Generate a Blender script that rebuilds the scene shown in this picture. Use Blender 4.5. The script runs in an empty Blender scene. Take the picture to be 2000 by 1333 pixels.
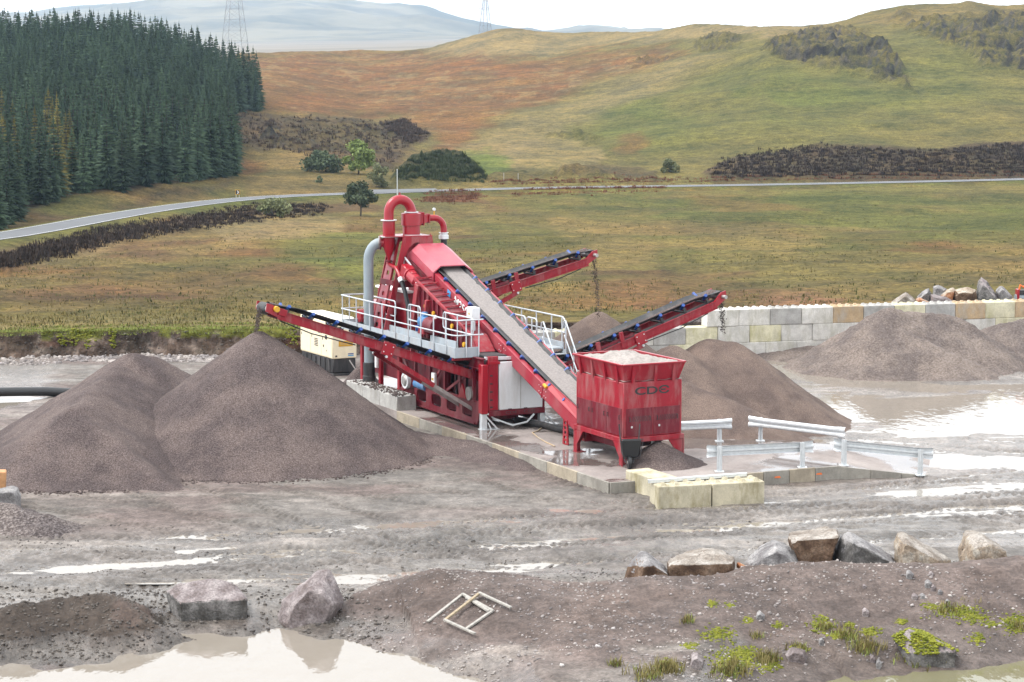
import bpy, bmesh, math, random
import numpy as np
from mathutils import Vector, Matrix

random.seed(7)
rng = np.random.default_rng(11)
S = bpy.context.scene
COL = S.collection
RAD = math.radians

# ------------------------------------------------------------------ camera
F, YH, H, CX, CY = 4200.0, 170.0, 12.1, 1000.0, 666.5     # focal length and horizon in photo pixels, eye height in metres
T = math.atan((CY - YH) / F)
cam = bpy.data.cameras.new('camera'); cam_o = bpy.data.objects.new('camera', cam); COL.objects.link(cam_o)
cam_o.location = (0, 0, H); cam_o.rotation_euler = (RAD(90) - T, 0, 0)
cam.sensor_width = 36; cam.lens = F / 2000 * 36; cam.clip_start = 1; cam.clip_end = 30000
S.camera = cam_o

# ------------------------------------------------------------------ sky and sun (bright hazy overcast, sun behind thin cloud, far left)
SUN_AZ, SUN_EL = -92.0, 56.0
wd = bpy.data.worlds.new('World'); S.world = wd; wd.use_nodes = True
nt = wd.node_tree; nt.nodes.clear()
sky = nt.nodes.new('ShaderNodeTexSky'); sky.sky_type = 'NISHITA'; sky.sun_disc = False
sky.sun_elevation = RAD(SUN_EL); sky.sun_rotation = RAD(SUN_AZ); sky.dust_density = 6; sky.air_density = 1.6; sky.ozone_density = 1
hs = nt.nodes.new('ShaderNodeHueSaturation'); hs.inputs['Saturation'].default_value = 0.06; hs.inputs['Value'].default_value = 1.0
bg = nt.nodes.new('ShaderNodeBackground'); bg.inputs['Strength'].default_value = 0.15
wo = nt.nodes.new('ShaderNodeOutputWorld')
nt.links.new(sky.outputs[0], hs.inputs['Color']); cl = nt.nodes.new('ShaderNodeMix'); cl.data_type = 'RGBA'; cl.inputs[0].default_value = .82; cl.inputs[7].default_value = (4.4, 4.5, 4.6, 1)   # even bright cloud cover over most of the sky
nt.links.new(hs.outputs[0], cl.inputs[6]); nt.links.new(cl.outputs[2], bg.inputs[0]); nt.links.new(bg.outputs[0], wo.inputs[0])
sun = bpy.data.lights.new('sun', 'SUN'); sun.energy = 1.0; sun.angle = RAD(28); sun.color = (1, .96, .9)
sun_o = bpy.data.objects.new('sun', sun); COL.objects.link(sun_o)
sd = Vector((math.sin(RAD(SUN_AZ)) * math.cos(RAD(SUN_EL)), math.cos(RAD(SUN_AZ)) * math.cos(RAD(SUN_EL)), math.sin(RAD(SUN_EL))))
sun_o.rotation_euler = sd.to_track_quat('Z', 'Y').to_euler(); sun_o.location = (0, 0, 60)
S.view_settings.view_transform = 'Standard'; S.view_settings.look = 'None'; S.view_settings.gamma = 1
S.view_settings.exposure = 1.68
S.render.engine = 'CYCLES'; S.cycles.use_denoising = True; S.cycles.max_bounces = 6; S.cycles.volume_bounces = 1
S.cycles.transparent_max_bounces = 8; S.cycles.caustics_reflective = False; S.cycles.caustics_refractive = False

# ------------------------------------------------------------------ pixel <-> world helpers (each point gets its own real distance)
def ray(u, v):
    x = (u - CX) / F; y = (CY - v) / F
    return np.array([x, math.cos(T) + y * math.sin(T), -math.sin(T) + y * math.cos(T)])
def G(u, v, z=0.0):
    r = ray(u, v); return np.array([0, 0, H]) + (z - H) / r[2] * r
def AT(u, v, Y):
    r = ray(u, v); return np.array([0, 0, H]) + Y / r[1] * r
def PX(X, Y, Z):
    zz = Z - H; d = Y * math.cos(T) - zz * math.sin(T); up = Y * math.sin(T) + zz * math.cos(T)
    return CX + F * X / d, CY - F * up / d
def ray_arr(u, v):
    x = (u - CX) / F; y = (CY - v) / F
    return x, math.cos(T) + y * math.sin(T), -math.sin(T) + y * math.cos(T)
YAW = math.atan(0.5 * math.cos(T))                         # heading of the plant
P0 = G(1217, 912, .4)
def W(x, y, z=0.0):                                        # plant frame (x across, y along the plant) -> world
    c, s = math.cos(YAW), math.sin(YAW)
    return (P0[0] + c * x - s * y, P0[1] + s * x + c * y, z)

# ------------------------------------------------------------------ noise (numpy)
def _h(i, j, s):
    n = (i.astype(np.int64) * 374761393 + j.astype(np.int64) * 668265263 + s * 974711) & 0x7fffffff
    n = ((n ^ (n >> 13)) * 1274126177) & 0x7fffffff
    return ((n ^ (n >> 16)) & 0xffff) / 65535.0
def vnoise(x, y, s=0):
    x = np.asarray(x, float); y = np.asarray(y, float)
    i = np.floor(x); j = np.floor(y); fx = x - i; fy = y - j
    fx = fx * fx * fx * (fx * (fx * 6 - 15) + 10); fy = fy * fy * fy * (fy * (fy * 6 - 15) + 10)
    i = i.astype(np.int64); j = j.astype(np.int64)
    a = _h(i, j, s); b = _h(i + 1, j, s); c = _h(i, j + 1, s); d = _h(i + 1, j + 1, s)
    return (a + (b - a) * fx) * (1 - fy) + (c + (d - c) * fx) * fy
def fbm(x, y, o=4, s=0, g=.5):
    t = 0; a = 1; n = 0
    for k in range(o):
        t = t + a * (vnoise(x, y, s + k * 17) - .5); n += a; a *= g
        x = x * 2.03 + 13.7; y = y * 2.03 - 7.1
    return t / n * 2
def ridged(x, y, o=4, s=0):
    t = 0; a = 1; n = 0
    for k in range(o):
        t = t + a * (1 - np.abs(2 * vnoise(x, y, s + k * 31) - 1)); n += a; a *= .5
        x = x * 2.1 + 3.3; y = y * 2.1 + 9.2
    return t / n
def sstep(a, b, x):
    t = np.clip((x - a) / (b - a), 0, 1); return t * t * (3 - 2 * t)
def poly_sd(X, Y, poly):                                   # signed distance, positive inside
    P = np.asarray(poly, float)[:, :2]; n = len(P)
    d = np.full(X.shape, 1e9); ins = np.zeros(X.shape, bool)
    for k in range(n):
        a = P[k]; b = P[(k + 1) % n]; e = b - a
        wx = X - a[0]; wy = Y - a[1]
        t = np.clip((wx * e[0] + wy * e[1]) / max(e @ e, 1e-9), 0, 1)
        d = np.minimum(d, (wx - t * e[0]) ** 2 + (wy - t * e[1]) ** 2)
        c = ((a[1] > Y) != (b[1] > Y))
        if abs(e[1]) > 1e-9: ins ^= c & (X < e[0] * (Y - a[1]) / e[1] + a[0])
    d = np.sqrt(d); return np.where(ins, d, -d)
def line_dist(X, Y, pts):                                  # distance to a polyline and interpolated third column, signed side
    d = np.full(X.shape, 1e9); hh = np.zeros(X.shape); sg = np.zeros(X.shape)
    for k in range(len(pts) - 1):
        a = np.array(pts[k]); b = np.array(pts[k + 1]); e = b[:2] - a[:2]
        wx = X - a[0]; wy = Y - a[1]
        t = np.clip((wx * e[0] + wy * e[1]) / (e @ e), 0, 1)
        dd = np.hypot(wx - t * e[0], wy - t * e[1]); m = dd < d
        d = np.where(m, dd, d); hh = np.where(m, a[2] + (b[2] - a[2]) * t, hh)
        sg = np.where(m, np.sign(e[0] * wy - e[1] * wx), sg)
    return d, hh, sg

# ------------------------------------------------------------------ materials
MATS = {}
def nodes_of(name):
    m = bpy.data.materials.new(name); m.use_nodes = True; MATS[name] = m
    return m, m.node_tree, m.node_tree.nodes['Principled BSDF']
def lk(t, a, b): t.links.new(a, b)
def coord(t, kind='Object', scale=(1, 1, 1)):
    if kind == 'Position':
        g = t.nodes.new('ShaderNodeNewGeometry'); o = g.outputs['Position']
    else:
        g = t.nodes.new('ShaderNodeTexCoord'); o = g.outputs[kind]
    if scale != (1, 1, 1):
        mp = t.nodes.new('ShaderNodeMapping'); mp.inputs['Scale'].default_value = scale; lk(t, o, mp.inputs[0]); o = mp.outputs[0]
    return o
def noise(t, co, scale, detail=5, rough=.6):
    n = t.nodes.new('ShaderNodeTexNoise'); n.inputs['Scale'].default_value = scale; n.inputs['Detail'].default_value = detail
    n.inputs['Roughness'].default_value = rough; lk(t, co, n.inputs['Vector']); return n.outputs['Fac']
def ramp(t, fac, stops):
    r = t.nodes.new('ShaderNodeValToRGB'); e = r.color_ramp.elements
    while len(e) > 1: e.remove(e[-1])
    for k, (p, c) in enumerate(stops):
        x = e[0] if k == 0 else e.new(p)
        x.position = p; x.color = (c[0], c[1], c[2], 1) if hasattr(c, '__len__') else (c, c, c, 1)
    lk(t, fac, r.inputs[0]); return r.outputs[0]
def mixc(t, fac, a, b, mode='MIX'):
    m = t.nodes.new('ShaderNodeMix'); m.data_type = 'RGBA'; m.blend_type = mode
    for i, x in ((0, fac), (6, a), (7, b)):
        if hasattr(x, 'default_value') or hasattr(x, 'is_linked'): lk(t, x, m.inputs[i])
        elif i == 0: m.inputs[0].default_value = x
        else: m.inputs[i].default_value = (x[0], x[1], x[2], 1)
    return m.outputs[2]
def bump(t, bs, h, strength, dist):
    b = t.nodes.new('ShaderNodeBump'); b.inputs['Strength'].default_value = strength; b.inputs['Distance'].default_value = dist
    lk(t, h, b.inputs['Height']); lk(t, b.outputs[0], bs.inputs['Normal'])
def simple(name, col, rough=.5, metal=0, coat=0, var=.12, vscale=3, dirt=None, dirt_amt=.3, dscale=1.2, spec=.5):
    m, t, bs = nodes_of(name)
    co = coord(t, 'Position')
    n = noise(t, co, vscale, 5)
    c = ramp(t, n, [(.3, [x * (1 - var) for x in col]), (.7, [min(1, x * (1 + var)) for x in col])])
    if dirt:
        mp = coord(t, 'Position', (1, 1, .25)); d = noise(t, mp, dscale * 3, 6, .7)
        f = ramp(t, d, [(.46, 0), (.66, dirt_amt)]); c = mixc(t, f, c, dirt)
        rr = ramp(t, d, [(.4, rough), (.75, min(1, rough + .35))]); lk(t, rr, bs.inputs['Roughness'])
    else: bs.inputs['Roughness'].default_value = rough
    lk(t, c, bs.inputs['Base Color']); bs.inputs['Metallic'].default_value = metal
    bs.inputs['Coat Weight'].default_value = coat; bs.inputs['Coat Roughness'].default_value = .15
    bs.inputs['Specular IOR Level'].default_value = spec
    return m
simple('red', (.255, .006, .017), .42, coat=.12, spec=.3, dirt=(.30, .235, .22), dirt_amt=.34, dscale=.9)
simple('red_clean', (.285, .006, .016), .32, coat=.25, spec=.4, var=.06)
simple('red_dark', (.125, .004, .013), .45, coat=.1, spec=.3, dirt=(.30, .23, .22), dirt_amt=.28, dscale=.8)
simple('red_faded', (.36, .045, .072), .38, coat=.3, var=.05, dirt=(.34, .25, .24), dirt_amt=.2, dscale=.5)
simple('red_side', (.30, .018, .035), .38, coat=.25, var=.06, dirt=(.30, .22, .21), dirt_amt=.2, dscale=.5)
simple('galv', (.62, .65, .67), .38, metal=.35, var=.1, vscale=9)
simple('rail_galv', (.55, .60, .64), .35, metal=.45, var=.12, vscale=6, dirt=(.42, .38, .35), dirt_amt=.35)
simple('walk_grey', (0.331, 0.374, 0.410), .5, dirt=(.36, .33, .31), dirt_amt=.55, dscale=1.1)
simple('pipe_grey', (0.216, 0.259, 0.288), .42, var=.06, dirt=(.4, .37, .34), dirt_amt=.3)
simple('rubber', (.016, .017, .019), .5, var=.3, dirt=(.25, .22, .21), dirt_amt=.25)
simple('rubber_clean', (.014, .015, .017), .38, var=.2)
simple('blue', (.012, .06, .26), .35, coat=.2)
simple('motor_blue', (.035, .16, .36), .4, dirt=(.3, .3, .3), dirt_amt=.4)
simple('yellow', (.58, .31, .015), .5)
simple('white_panel', (.66, .68, .70), .35, var=.03, dirt=(.45, .42, .40), dirt_amt=.5, dscale=.5)
simple('white_paint', (.8, .8, .8), .5)
simple('cream', (.80, .70, .50), .4, var=.05, coat=.2, dirt=(.42, .37, .3), dirt_amt=.3, dscale=.6)
simple('cream_top', (.76, .72, .62), .4, var=.05)
simple('black', (.018, .018, .02), .5, dirt=(.2, .18, .17), dirt_amt=.25)
simple('steel', (.36, .35, .34), .4, metal=.7, var=.3, dirt=(.3, .25, .22), dirt_amt=.6)
simple('decal_blue', (.05, .30, .60), .5)
simple('wood_pale', (.29, .275, .25), .8, var=.3, vscale=12)
simple('wood_fresh', (.28, .225, .15), .8, var=.3, vscale=12)
simple('orange_block', (.42, .22, .10), .8, var=.2, vscale=5)
simple('sand_fill', (0.270, 0.243, 0.225), .9, var=.25, vscale=7)
simple('belt_sand', (0.211, 0.189, 0.180), .9, var=.2, vscale=14)
simple('bark', (.06, .05, .04), .9)
simple('asphalt', (0.092, 0.098, 0.106), .8, var=.1, vscale=.3)
simple('road_paint', (.78, .78, .76), .6)
simple('pylon_steel', (.22, .23, .25), .6)

def granular(name, c1, c2, c3, fine=26., bumpd=.02, rough=.95, wetness=0):
    m, t, bs = nodes_of(name); co = coord(t, 'Position')
    big = noise(t, co, .7, 4); fn = noise(t, co, fine, 3, .75); mid = noise(t, co, 4.5, 4, .65)
    base = ramp(t, fn, [(.36, c1), (.5, c2), (.64, c3)])
    tint = ramp(t, big, [(.40, (.76, .75, .77)), (.60, (1.18, 1.16, 1.13))])
    c = mixc(t, 1.0, base, tint, 'MULTIPLY')
    lk(t, c, bs.inputs['Base Color'])
    bs.inputs['Roughness'].default_value = rough; bs.inputs['Specular IOR Level'].default_value = .2
    h = mixc(t, .35, fn, mid); bump(t, bs, h, 1.0, bumpd)
    return m
granular('gravel_dark', (0.049, 0.036, 0.034), (0.090, 0.070, 0.066), (0.162, 0.132, 0.126), 24, .05)
granular('gravel_heap', (0.042, 0.035, 0.034), (0.099, 0.082, 0.078), (0.216, 0.194, 0.186), 14, .07)
granular('gravel_brown', (0.081, 0.059, 0.050), (0.122, 0.091, 0.077), (0.171, 0.132, 0.116), 30, .03)
granular('sand_grey', (0.090, 0.073, 0.064), (0.135, 0.111, 0.099), (0.187, 0.158, 0.145), 12, .05)
granular('soil', (0.024, 0.019, 0.015), (0.068, 0.053, 0.043), (0.184, 0.152, 0.132), 6, .09)
granular('soil_clod', (.045, .039, .035), (.085, .076, .069), (.14, .128, .118), 9, .01)
granular('pebble', (.15, .135, .13), (.24, .22, .21), (.36, .33, .32), 3, .005)
granular('pebble_pale', (.25, .235, .225), (.38, .36, .35), (.52, .5, .48), 3, .005)

def rock(name, c1, c2, c3, sc=2.2):
    m, t, bs = nodes_of(name); co = coord(t, 'Position')
    n = noise(t, co, sc, 7, .65); f = noise(t, co, sc * 9, 4, .7)
    c = ramp(t, n, [(.38, c1), (.5, c2), (.62, c3)])
    sp = ramp(t, f, [(.38, .66), (.62, 1.22)]); c = mixc(t, 1, c, sp, 'MULTIPLY')
    lk(t, c, bs.inputs['Base Color']); bs.inputs['Roughness'].default_value = .85; bs.inputs['Specular IOR Level'].default_value = .25
    bump(t, bs, mixc(t, .5, n, f), 1.0, .06); return m
rock('rock_grey', (0.128, 0.119, 0.121), (0.212, 0.204, 0.204), (0.306, 0.293, 0.289))
rock('rock_pink', (0.128, 0.102, 0.098), (0.200, 0.170, 0.170), (0.289, 0.255, 0.251))
rock('rock_pale', (0.170, 0.140, 0.115), (0.255, 0.225, 0.196), (0.357, 0.327, 0.297))
rock('rock_brown', (.065, .038, .024), (.125, .078, .05), (.20, .14, .10))
rock('rock_tan', (0.187, 0.140, 0.098), (0.306, 0.246, 0.187), (0.391, 0.357, 0.306))
rock('rock_orange', (.28, .11, .045), (.40, .21, .12), (.42, .36, .31))
rock('rock_dark', (.06, .056, .052), (.11, .105, .10), (.20, .19, .185))

def concrete(name, col, stain, amt=.7):
    m, t, bs = nodes_of(name); co = coord(t, 'Position')
    n = noise(t, co, 1.6, 6, .7); f = noise(t, co, 22, 4, .7); st = noise(t, coord(t, 'Position', (1, 1, .3)), 2.4, 6, .7)
    c = ramp(t, n, [(.38, [x * .78 for x in col]), (.62, [x * 1.1 for x in col])])
    c = mixc(t, ramp(t, st, [(.47, 0), (.66, amt)]), c, stain)
    c = mixc(t, 1, c, ramp(t, f, [(.3, .85), (.7, 1.1)]), 'MULTIPLY')
    lk(t, c, bs.inputs['Base Color']); bs.inputs['Roughness'].default_value = .85
    bump(t, bs, mixc(t, .5, n, f), .8, .02); return m
concrete('block_white', (0.605, 0.588, 0.554), (0.370, 0.353, 0.286))
concrete('block_cream', (0.588, 0.554, 0.403), (0.386, 0.361, 0.185))
concrete('block_grey', (0.386, 0.378, 0.361), (0.269, 0.252, 0.227))
concrete('block_tan', (0.437, 0.319, 0.193), (0.370, 0.353, 0.319))
concrete('block_front', (0.462, 0.420, 0.311), (0.210, 0.176, 0.084), .8)
concrete('wall_concrete', (0.286, 0.269, 0.235), (0.160, 0.143, 0.126))

# wet concrete pad
m, t, bs = nodes_of('pad_concrete'); co = coord(t, 'Position')
n = noise(t, co, .55, 5, .6); f = noise(t, co, 9, 5, .7); w = noise(t, co, .38, 4, .55)
c = ramp(t, n, [(.3, (.16, .135, .125)), (.5, (.25, .215, .20)), (.7, (.33, .29, .27))])
c = mixc(t, 1, c, ramp(t, f, [(.3, .8), (.7, 1.12)]), 'MULTIPLY')
wet = ramp(t, w, [(.47, 0), (.53, 1)])
c = mixc(t, wet, c, mixc(t, 1, c, (.55, .53, .52), 'MULTIPLY')); lk(t, c, bs.inputs['Base Color'])
lk(t, ramp(t, w, [(.46, .8), (.52, .06)]), bs.inputs['Roughness'])
hm = mixc(t, wet, f, (.5, .5, .5)); bump(t, bs, hm, .8, .03)

# muddy quarry floor: attribute 'wet' (0 dry gravel .. 1 wet mud)
m, t, bs = nodes_of('mud'); co = coord(t, 'Position')
at = t.nodes.new('ShaderNodeAttribute'); at.attribute_name = 'wet'; wet = at.outputs['Fac']
a2 = t.nodes.new('ShaderNodeAttribute'); a2.attribute_name = 'tone'; tone = a2.outputs['Color']
n = noise(t, co, .35, 6, .65); f = noise(t, co, 11, 5, .75); md = noise(t, co, 2.2, 5, .7)
var = ramp(t, n, [(.38, .74), (.62, 1.2)]); c = mixc(t, 1, tone, var, 'MULTIPLY')
c = mixc(t, 1, c, ramp(t, f, [(.38, .70), (.5, 1.), (.64, 1.30)]), 'MULTIPLY')
c = mixc(t, 1, c, ramp(t, md, [(.38, .74), (.62, 1.22)]), 'MULTIPLY')
lk(t, c, bs.inputs['Base Color'])
mx = t.nodes.new('ShaderNodeMath'); mx.operation = 'MULTIPLY_ADD'; lk(t, md, mx.inputs[0]); mx.inputs[1].default_value = .7; lk(t, wet, mx.inputs[2])
lk(t, ramp(t, mx.outputs[0], [(.5, .95), (.95, .5), (1.2, .22)]), bs.inputs['Roughness'])
bs.inputs['Specular IOR Level'].default_value = .35
bump(t, bs, mixc(t, .45, f, md), .9, .05)

# moorland: vertex land-cover colour with fine procedural tufts
m, t, bs = nodes_of('moor'); co = coord(t, 'Position')
a2 = t.nodes.new('ShaderNodeAttribute'); a2.attribute_name = 'cover'; cv = a2.outputs['Color']
n1 = noise(t, co, .055, 6, .7); n2 = noise(t, co, .45, 6, .75); n3 = noise(t, co, 2.6, 4, .7)
c = mixc(t, 1, cv, ramp(t, n1, [(.38, (.68, .72, .76)), (.62, (1.28, 1.2, 1.05))]), 'MULTIPLY')
c = mixc(t, 1, c, ramp(t, n2, [(.37, (.62, .65, .62)), (.5, (1, 1, 1)), (.63, (1.32, 1.28, 1.2))]), 'MULTIPLY')
c = mixc(t, 1, c, ramp(t, n3, [(.38, .62), (.62, 1.36)]), 'MULTIPLY')
lk(t, c, bs.inputs['Base Color']); bs.inputs['Roughness'].default_value = 1; bs.inputs['Specular IOR Level'].default_value = .1
bump(t, bs, mixc(t, .4, n2, n3), 1.0, .5)

# milky water
m, t, bs = nodes_of('milky_water'); co = coord(t, 'Position', (1, .45, 1))
bs.inputs['Base Color'].default_value = (.215, .19, .16, 1); bs.inputs['Roughness'].default_value = .02; bs.inputs['IOR'].default_value = 1.4
w1 = noise(t, co, 2.6, 3, .5); w2 = noise(t, co, .5, 2, .5)
bump(t, bs, mixc(t, w2, (.5, .5, .5), w1), .5, .06)
m, t, bs = nodes_of('pond_water'); co = coord(t, 'Position', (1, .3, 1))
bs.inputs['Base Color'].default_value = (.15, .14, .085, 1); bs.inputs['Roughness'].default_value = .03; bs.inputs['IOR'].default_value = 1.33
w1 = noise(t, co, 3.2, 3, .5); bump(t, bs, w1, .35, .06)

def leafy(name, c1, c2, sc=.6):
    m, t, bs = nodes_of(name)
    oi = t.nodes.new('ShaderNodeObjectInfo'); n = noise(t, coord(t, 'Position'), sc, 4, .7)
    c = ramp(t, n, [(.3, c1), (.7, c2)])
    c = mixc(t, 1, c, ramp(t, oi.outputs['Random'], [(0, .62), (1, 1.45)]), 'MULTIPLY')
    lk(t, c, bs.inputs['Base Color']); bs.inputs['Roughness'].default_value = .8; bs.inputs['Specular IOR Level'].default_value = .15
    return m
leafy('spruce', (.019, .036, .022), (.056, .086, .048), .12)
leafy('larch', (.075, .072, .024), (.150, .125, .038), .35)
leafy('birch_leaf', (.09, .125, .035), (.17, .21, .07))
leafy('willow_leaf', (.06, .085, .05), (.12, .15, .085))
leafy('olive_leaf', (.10, .115, .055), (.18, .19, .10))
leafy('moss', (.065, .08, .010), (.19, .19, .025), 5)
leafy('grass_dry', (.10, .085, .03), (.22, .185, .075), 4)
leafy('tussock', (.085, .070, .028), (.165, .135, .058), 2)
leafy('tussock_green', (.055, .062, .020), (.10, .11, .036), 2)
leafy('grass_green', (.09, .12, .025), (.20, .22, .06), 4)

m, t, bs = nodes_of('far_hill'); co = coord(t, 'Position')
n = noise(t, co, .004, 6, .6); n2 = noise(t, co, .0011, 4, .6)
c = mixc(t, .5, ramp(t, n, [(.42, (.04, .045, .035)), (.58, (.20, .17, .11))]), ramp(t, n2, [(.3, (.06, .07, .05)), (.7, (.15, .13, .09))]))
lk(t, c, bs.inputs['Base Color']); bs.inputs['Roughness'].default_value = 1
simple('far_plain', (.15, .13, .10), 1, var=.25, vscale=.004)

# ------------------------------------------------------------------ mesh builder
class MB:
    def __init__(s): s.v = []; s.f = []
    def add(s, vs, fs):
        n = len(s.v); s.v += [tuple(map(float, p)) for p in vs]; s.f += [tuple(n + i for i in f) for f in fs]; return s
    def hexa(s, p):                                        # 8 corners: bottom 4 (ccw) then top 4
        return s.add(p, [(3, 2, 1, 0), (4, 5, 6, 7), (0, 1, 5, 4), (1, 2, 6, 5), (2, 3, 7, 6), (3, 0, 4, 7)])
    def box(s, x0, x1, y0, y1, z0, z1):
        x0, x1 = sorted((x0, x1)); y0, y1 = sorted((y0, y1)); z0, z1 = sorted((z0, z1))
        return s.hexa([(x0, y0, z0), (x1, y0, z0), (x1, y1, z0), (x0, y1, z0), (x0, y0, z1), (x1, y0, z1), (x1, y1, z1), (x0, y1, z1)])
    def beam(s, p, q, w, h, up=(0, 0, 1)):
        p = Vector(p); q = Vector(q); d = (q - p).normalized(); u = Vector(up)
        if abs(d.dot(u)) > .97: u = Vector((1, 0, 0))
        r = d.cross(u).normalized() * (w / 2); u = r.cross(d).normalized() * (h / 2)
        return s.hexa([p - r - u, p + r - u, q + r - u, q - r - u, p - r + u, p + r + u, q + r + u, q - r + u])
    def tube(s, pts, r, n=10, cap=True):
        pts = [Vector(p) for p in pts]; rs = r if hasattr(r, '__len__') else [r] * len(pts)
        d = (pts[1] - pts[0]).normalized(); u = Vector((0, 0, 1)) if abs(d.z) < .9 else Vector((1, 0, 0))
        u = (u - d * u.dot(d)).normalized(); vs = []; fs = []
        for i, p in enumerate(pts):
            a = pts[max(i - 1, 0)]; b = pts[min(i + 1, len(pts) - 1)]; d = (b - a).normalized()
            u = (u - d * u.dot(d)).normalized(); w = d.cross(u)
            for k in range(n):
                an = 2 * math.pi * k / n; vs.append(p + (u * math.cos(an) + w * math.sin(an)) * rs[i])
            if i:
                for k in range(n):
                    o = (i - 1) * n; fs.append((o + k, o + (k + 1) % n, o + n + (k + 1) % n, o + n + k))
        if cap: fs += [tuple(range(n - 1, -1, -1)), tuple(len(vs) - n + k for k in range(n))]
        return s.add(vs, fs)
    def lathe(s, c, prof, n=20):
        vs = []; fs = []
        for i, (r, z) in enumerate(prof):
            for k in range(n):
                an = 2 * math.pi * k / n; vs.append((c[0] + r * math.cos(an), c[1] + r * math.sin(an), c[2] + z))
            if i:
                o = (i - 1) * n
                for k in range(n): fs.append((o + k, o + (k + 1) % n, o + n + (k + 1) % n, o + n + k))
        fs += [tuple(range(n - 1, -1, -1)), tuple(len(vs) - n + k for k in range(n))]
        return s.add(vs, fs)
    def prism(s, poly, axis, lo, hi):
        n = len(poly)
        def mk(t): return [{'x': (t, a, b), 'y': (a, t, b), 'z': (a, b, t)}[axis] for a, b in poly]
        vs = mk(lo) + mk(hi)
        fs = [tuple(range(n - 1, -1, -1)), tuple(range(n, 2 * n))] + [(k, (k + 1) % n, n + (k + 1) % n, n + k) for k in range(n)]
        return s.add(vs, fs)
    def holeplate(s, o, e1, e2, e3, cells, rnd=.35, n=16):  # flat plate o + a*e1 + b*e2, thickness vector e3; cells (a0,a1,b0,b1,ha0,ha1,hb0,hb1)
        o = Vector(o); e1 = Vector(e1); e2 = Vector(e2); e3 = Vector(e3)
        for a0, a1, b0, b1, h0, h1, g0, g1 in cells:
            ca, cb = (h0 + h1) / 2, (g0 + g1) / 2; ra, rb = (h1 - h0) / 2, (g1 - g0) / 2; inn = []; out = []
            for k in range(n):
                an = 2 * math.pi * (k + .5) / n; c, q = math.cos(an), math.sin(an)
                p = 2 / 5.0
                ix = math.copysign(abs(c) ** p, c); iy = math.copysign(abs(q) ** p, q); inn.append((ca + ra * ix, cb + rb * iy))
                m = max(abs(c), abs(q)); ox, oy = c / m, q / m
                out.append(((a0 + a1) / 2 + (a1 - a0) / 2 * ox, (b0 + b1) / 2 + (b1 - b0) / 2 * oy))
            def corner(k):
                (x, y), (X, Y2) = out[k], out[(k + 1) % n]
                return abs(x - X) > 1e-6 and abs(y - Y2) > 1e-6
            vs = []
            for t in (0, 1):
                for a, b in inn: vs.append(o + e1 * a + e2 * b + e3 * t)
                for a, b in out: vs.append(o + e1 * a + e2 * b + e3 * t)
            fs = []
            for k in range(n):
                j = (k + 1) % n
                fs += [(k, j, n + j, n + k), (2 * n + j, 2 * n + k, 3 * n + k, 3 * n + j), (j, k, 2 * n + k, 2 * n + j), (n + k, n + j, 3 * n + j, 3 * n + k)]
            base = len(s.v); s.add(vs, fs)
            for k in range(n):                             # fill the outer corner triangles
                if corner(k):
                    j = (k + 1) % n; (x, y), (X, Y2) = out[k], out[j]
                    cx = max((x, X), key=lambda q: abs(q - (a0 + a1) / 2)); cy = max((y, Y2), key=lambda q: abs(q - (b0 + b1) / 2))
                    i = len(s.v); s.v += [tuple(o + e1 * cx + e2 * cy), tuple(o + e1 * cx + e2 * cy + e3)]
                    s.f += [(base + n + k, base + n + j, i), (base + 3 * n + j, base + 3 * n + k, i + 1)]
        return s
    def mesh(s, name, mat, smooth=True, bevel=0):
        me = bpy.data.meshes.new(name); me.from_pydata(s.v, [], s.f)
        bm = bmesh.new(); bm.from_mesh(me)
        if bevel:
            bmesh.ops.remove_doubles(bm, verts=bm.verts, dist=1e-5)
            es = [e for e in bm.edges if len(e.link_faces) == 2 and e.calc_face_angle(0) > .6]
            bmesh.ops.bevel(bm, geom=es, offset=bevel, segments=1, affect='EDGES', clamp_overlap=True)
        bmesh.ops.recalc_face_normals(bm, faces=bm.faces); bm.to_mesh(me); bm.free()
        if smooth:
            me.polygons.foreach_set('use_smooth', [True] * len(me.polygons)); me.set_sharp_from_angle(angle=RAD(38))
        if mat: me.materials.append(MATS[mat] if isinstance(mat, str) else mat)
        return me
    def build(s, name, mat, parent=None, smooth=True, bevel=0):
        return link(name, s.mesh(name, mat, smooth, bevel), parent)
def link(name, data, parent=None):
    o = bpy.data.objects.new(name, data); COL.objects.link(o)
    if parent: o.parent = parent
    return o
def tag(o, label=None, cat=None, group=None, kind=None):
    if label: o['label'] = label
    if cat: o['category'] = cat
    if group: o['group'] = group
    if kind: o['kind'] = kind
    return o
def thing(name, label, cat, loc=(0, 0, 0), rz=0.0, group=None):
    o = link(name, None); o.location = loc; o.rotation_euler = (0, 0, rz); o.empty_display_size = .3
    return tag(o, label, cat, group)
def grid_mesh(name, V, nu, nv, mat, smooth=True, keep=None):
    idx = np.arange(nu * nv).reshape(nv, nu)
    f = np.stack([idx[:-1, :-1], idx[:-1, 1:], idx[1:, 1:], idx[1:, :-1]], -1).reshape(-1, 4)
    if keep is not None:
        f = f[keep.reshape(-1)[f].any(1)]
        used = np.unique(f); mp = np.full(len(V), -1); mp[used] = np.arange(len(used)); V = V[used]; f = mp[f]
    me = bpy.data.meshes.new(name); me.vertices.add(len(V)); me.vertices.foreach_set('co', np.ascontiguousarray(V, dtype=np.float32).ravel())
    me.loops.add(f.size); me.loops.foreach_set('vertex_index', f.ravel().astype(np.int32))
    me.polygons.add(len(f)); me.polygons.foreach_set('loop_start', np.arange(0, f.size, 4, dtype=np.int32))
    me.update(calc_edges=True); me.validate()
    if smooth: me.polygons.foreach_set('use_smooth', [True] * len(me.polygons))
    if mat: me.materials.append(MATS[mat])
    return me, (used if keep is not None else None)
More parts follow.
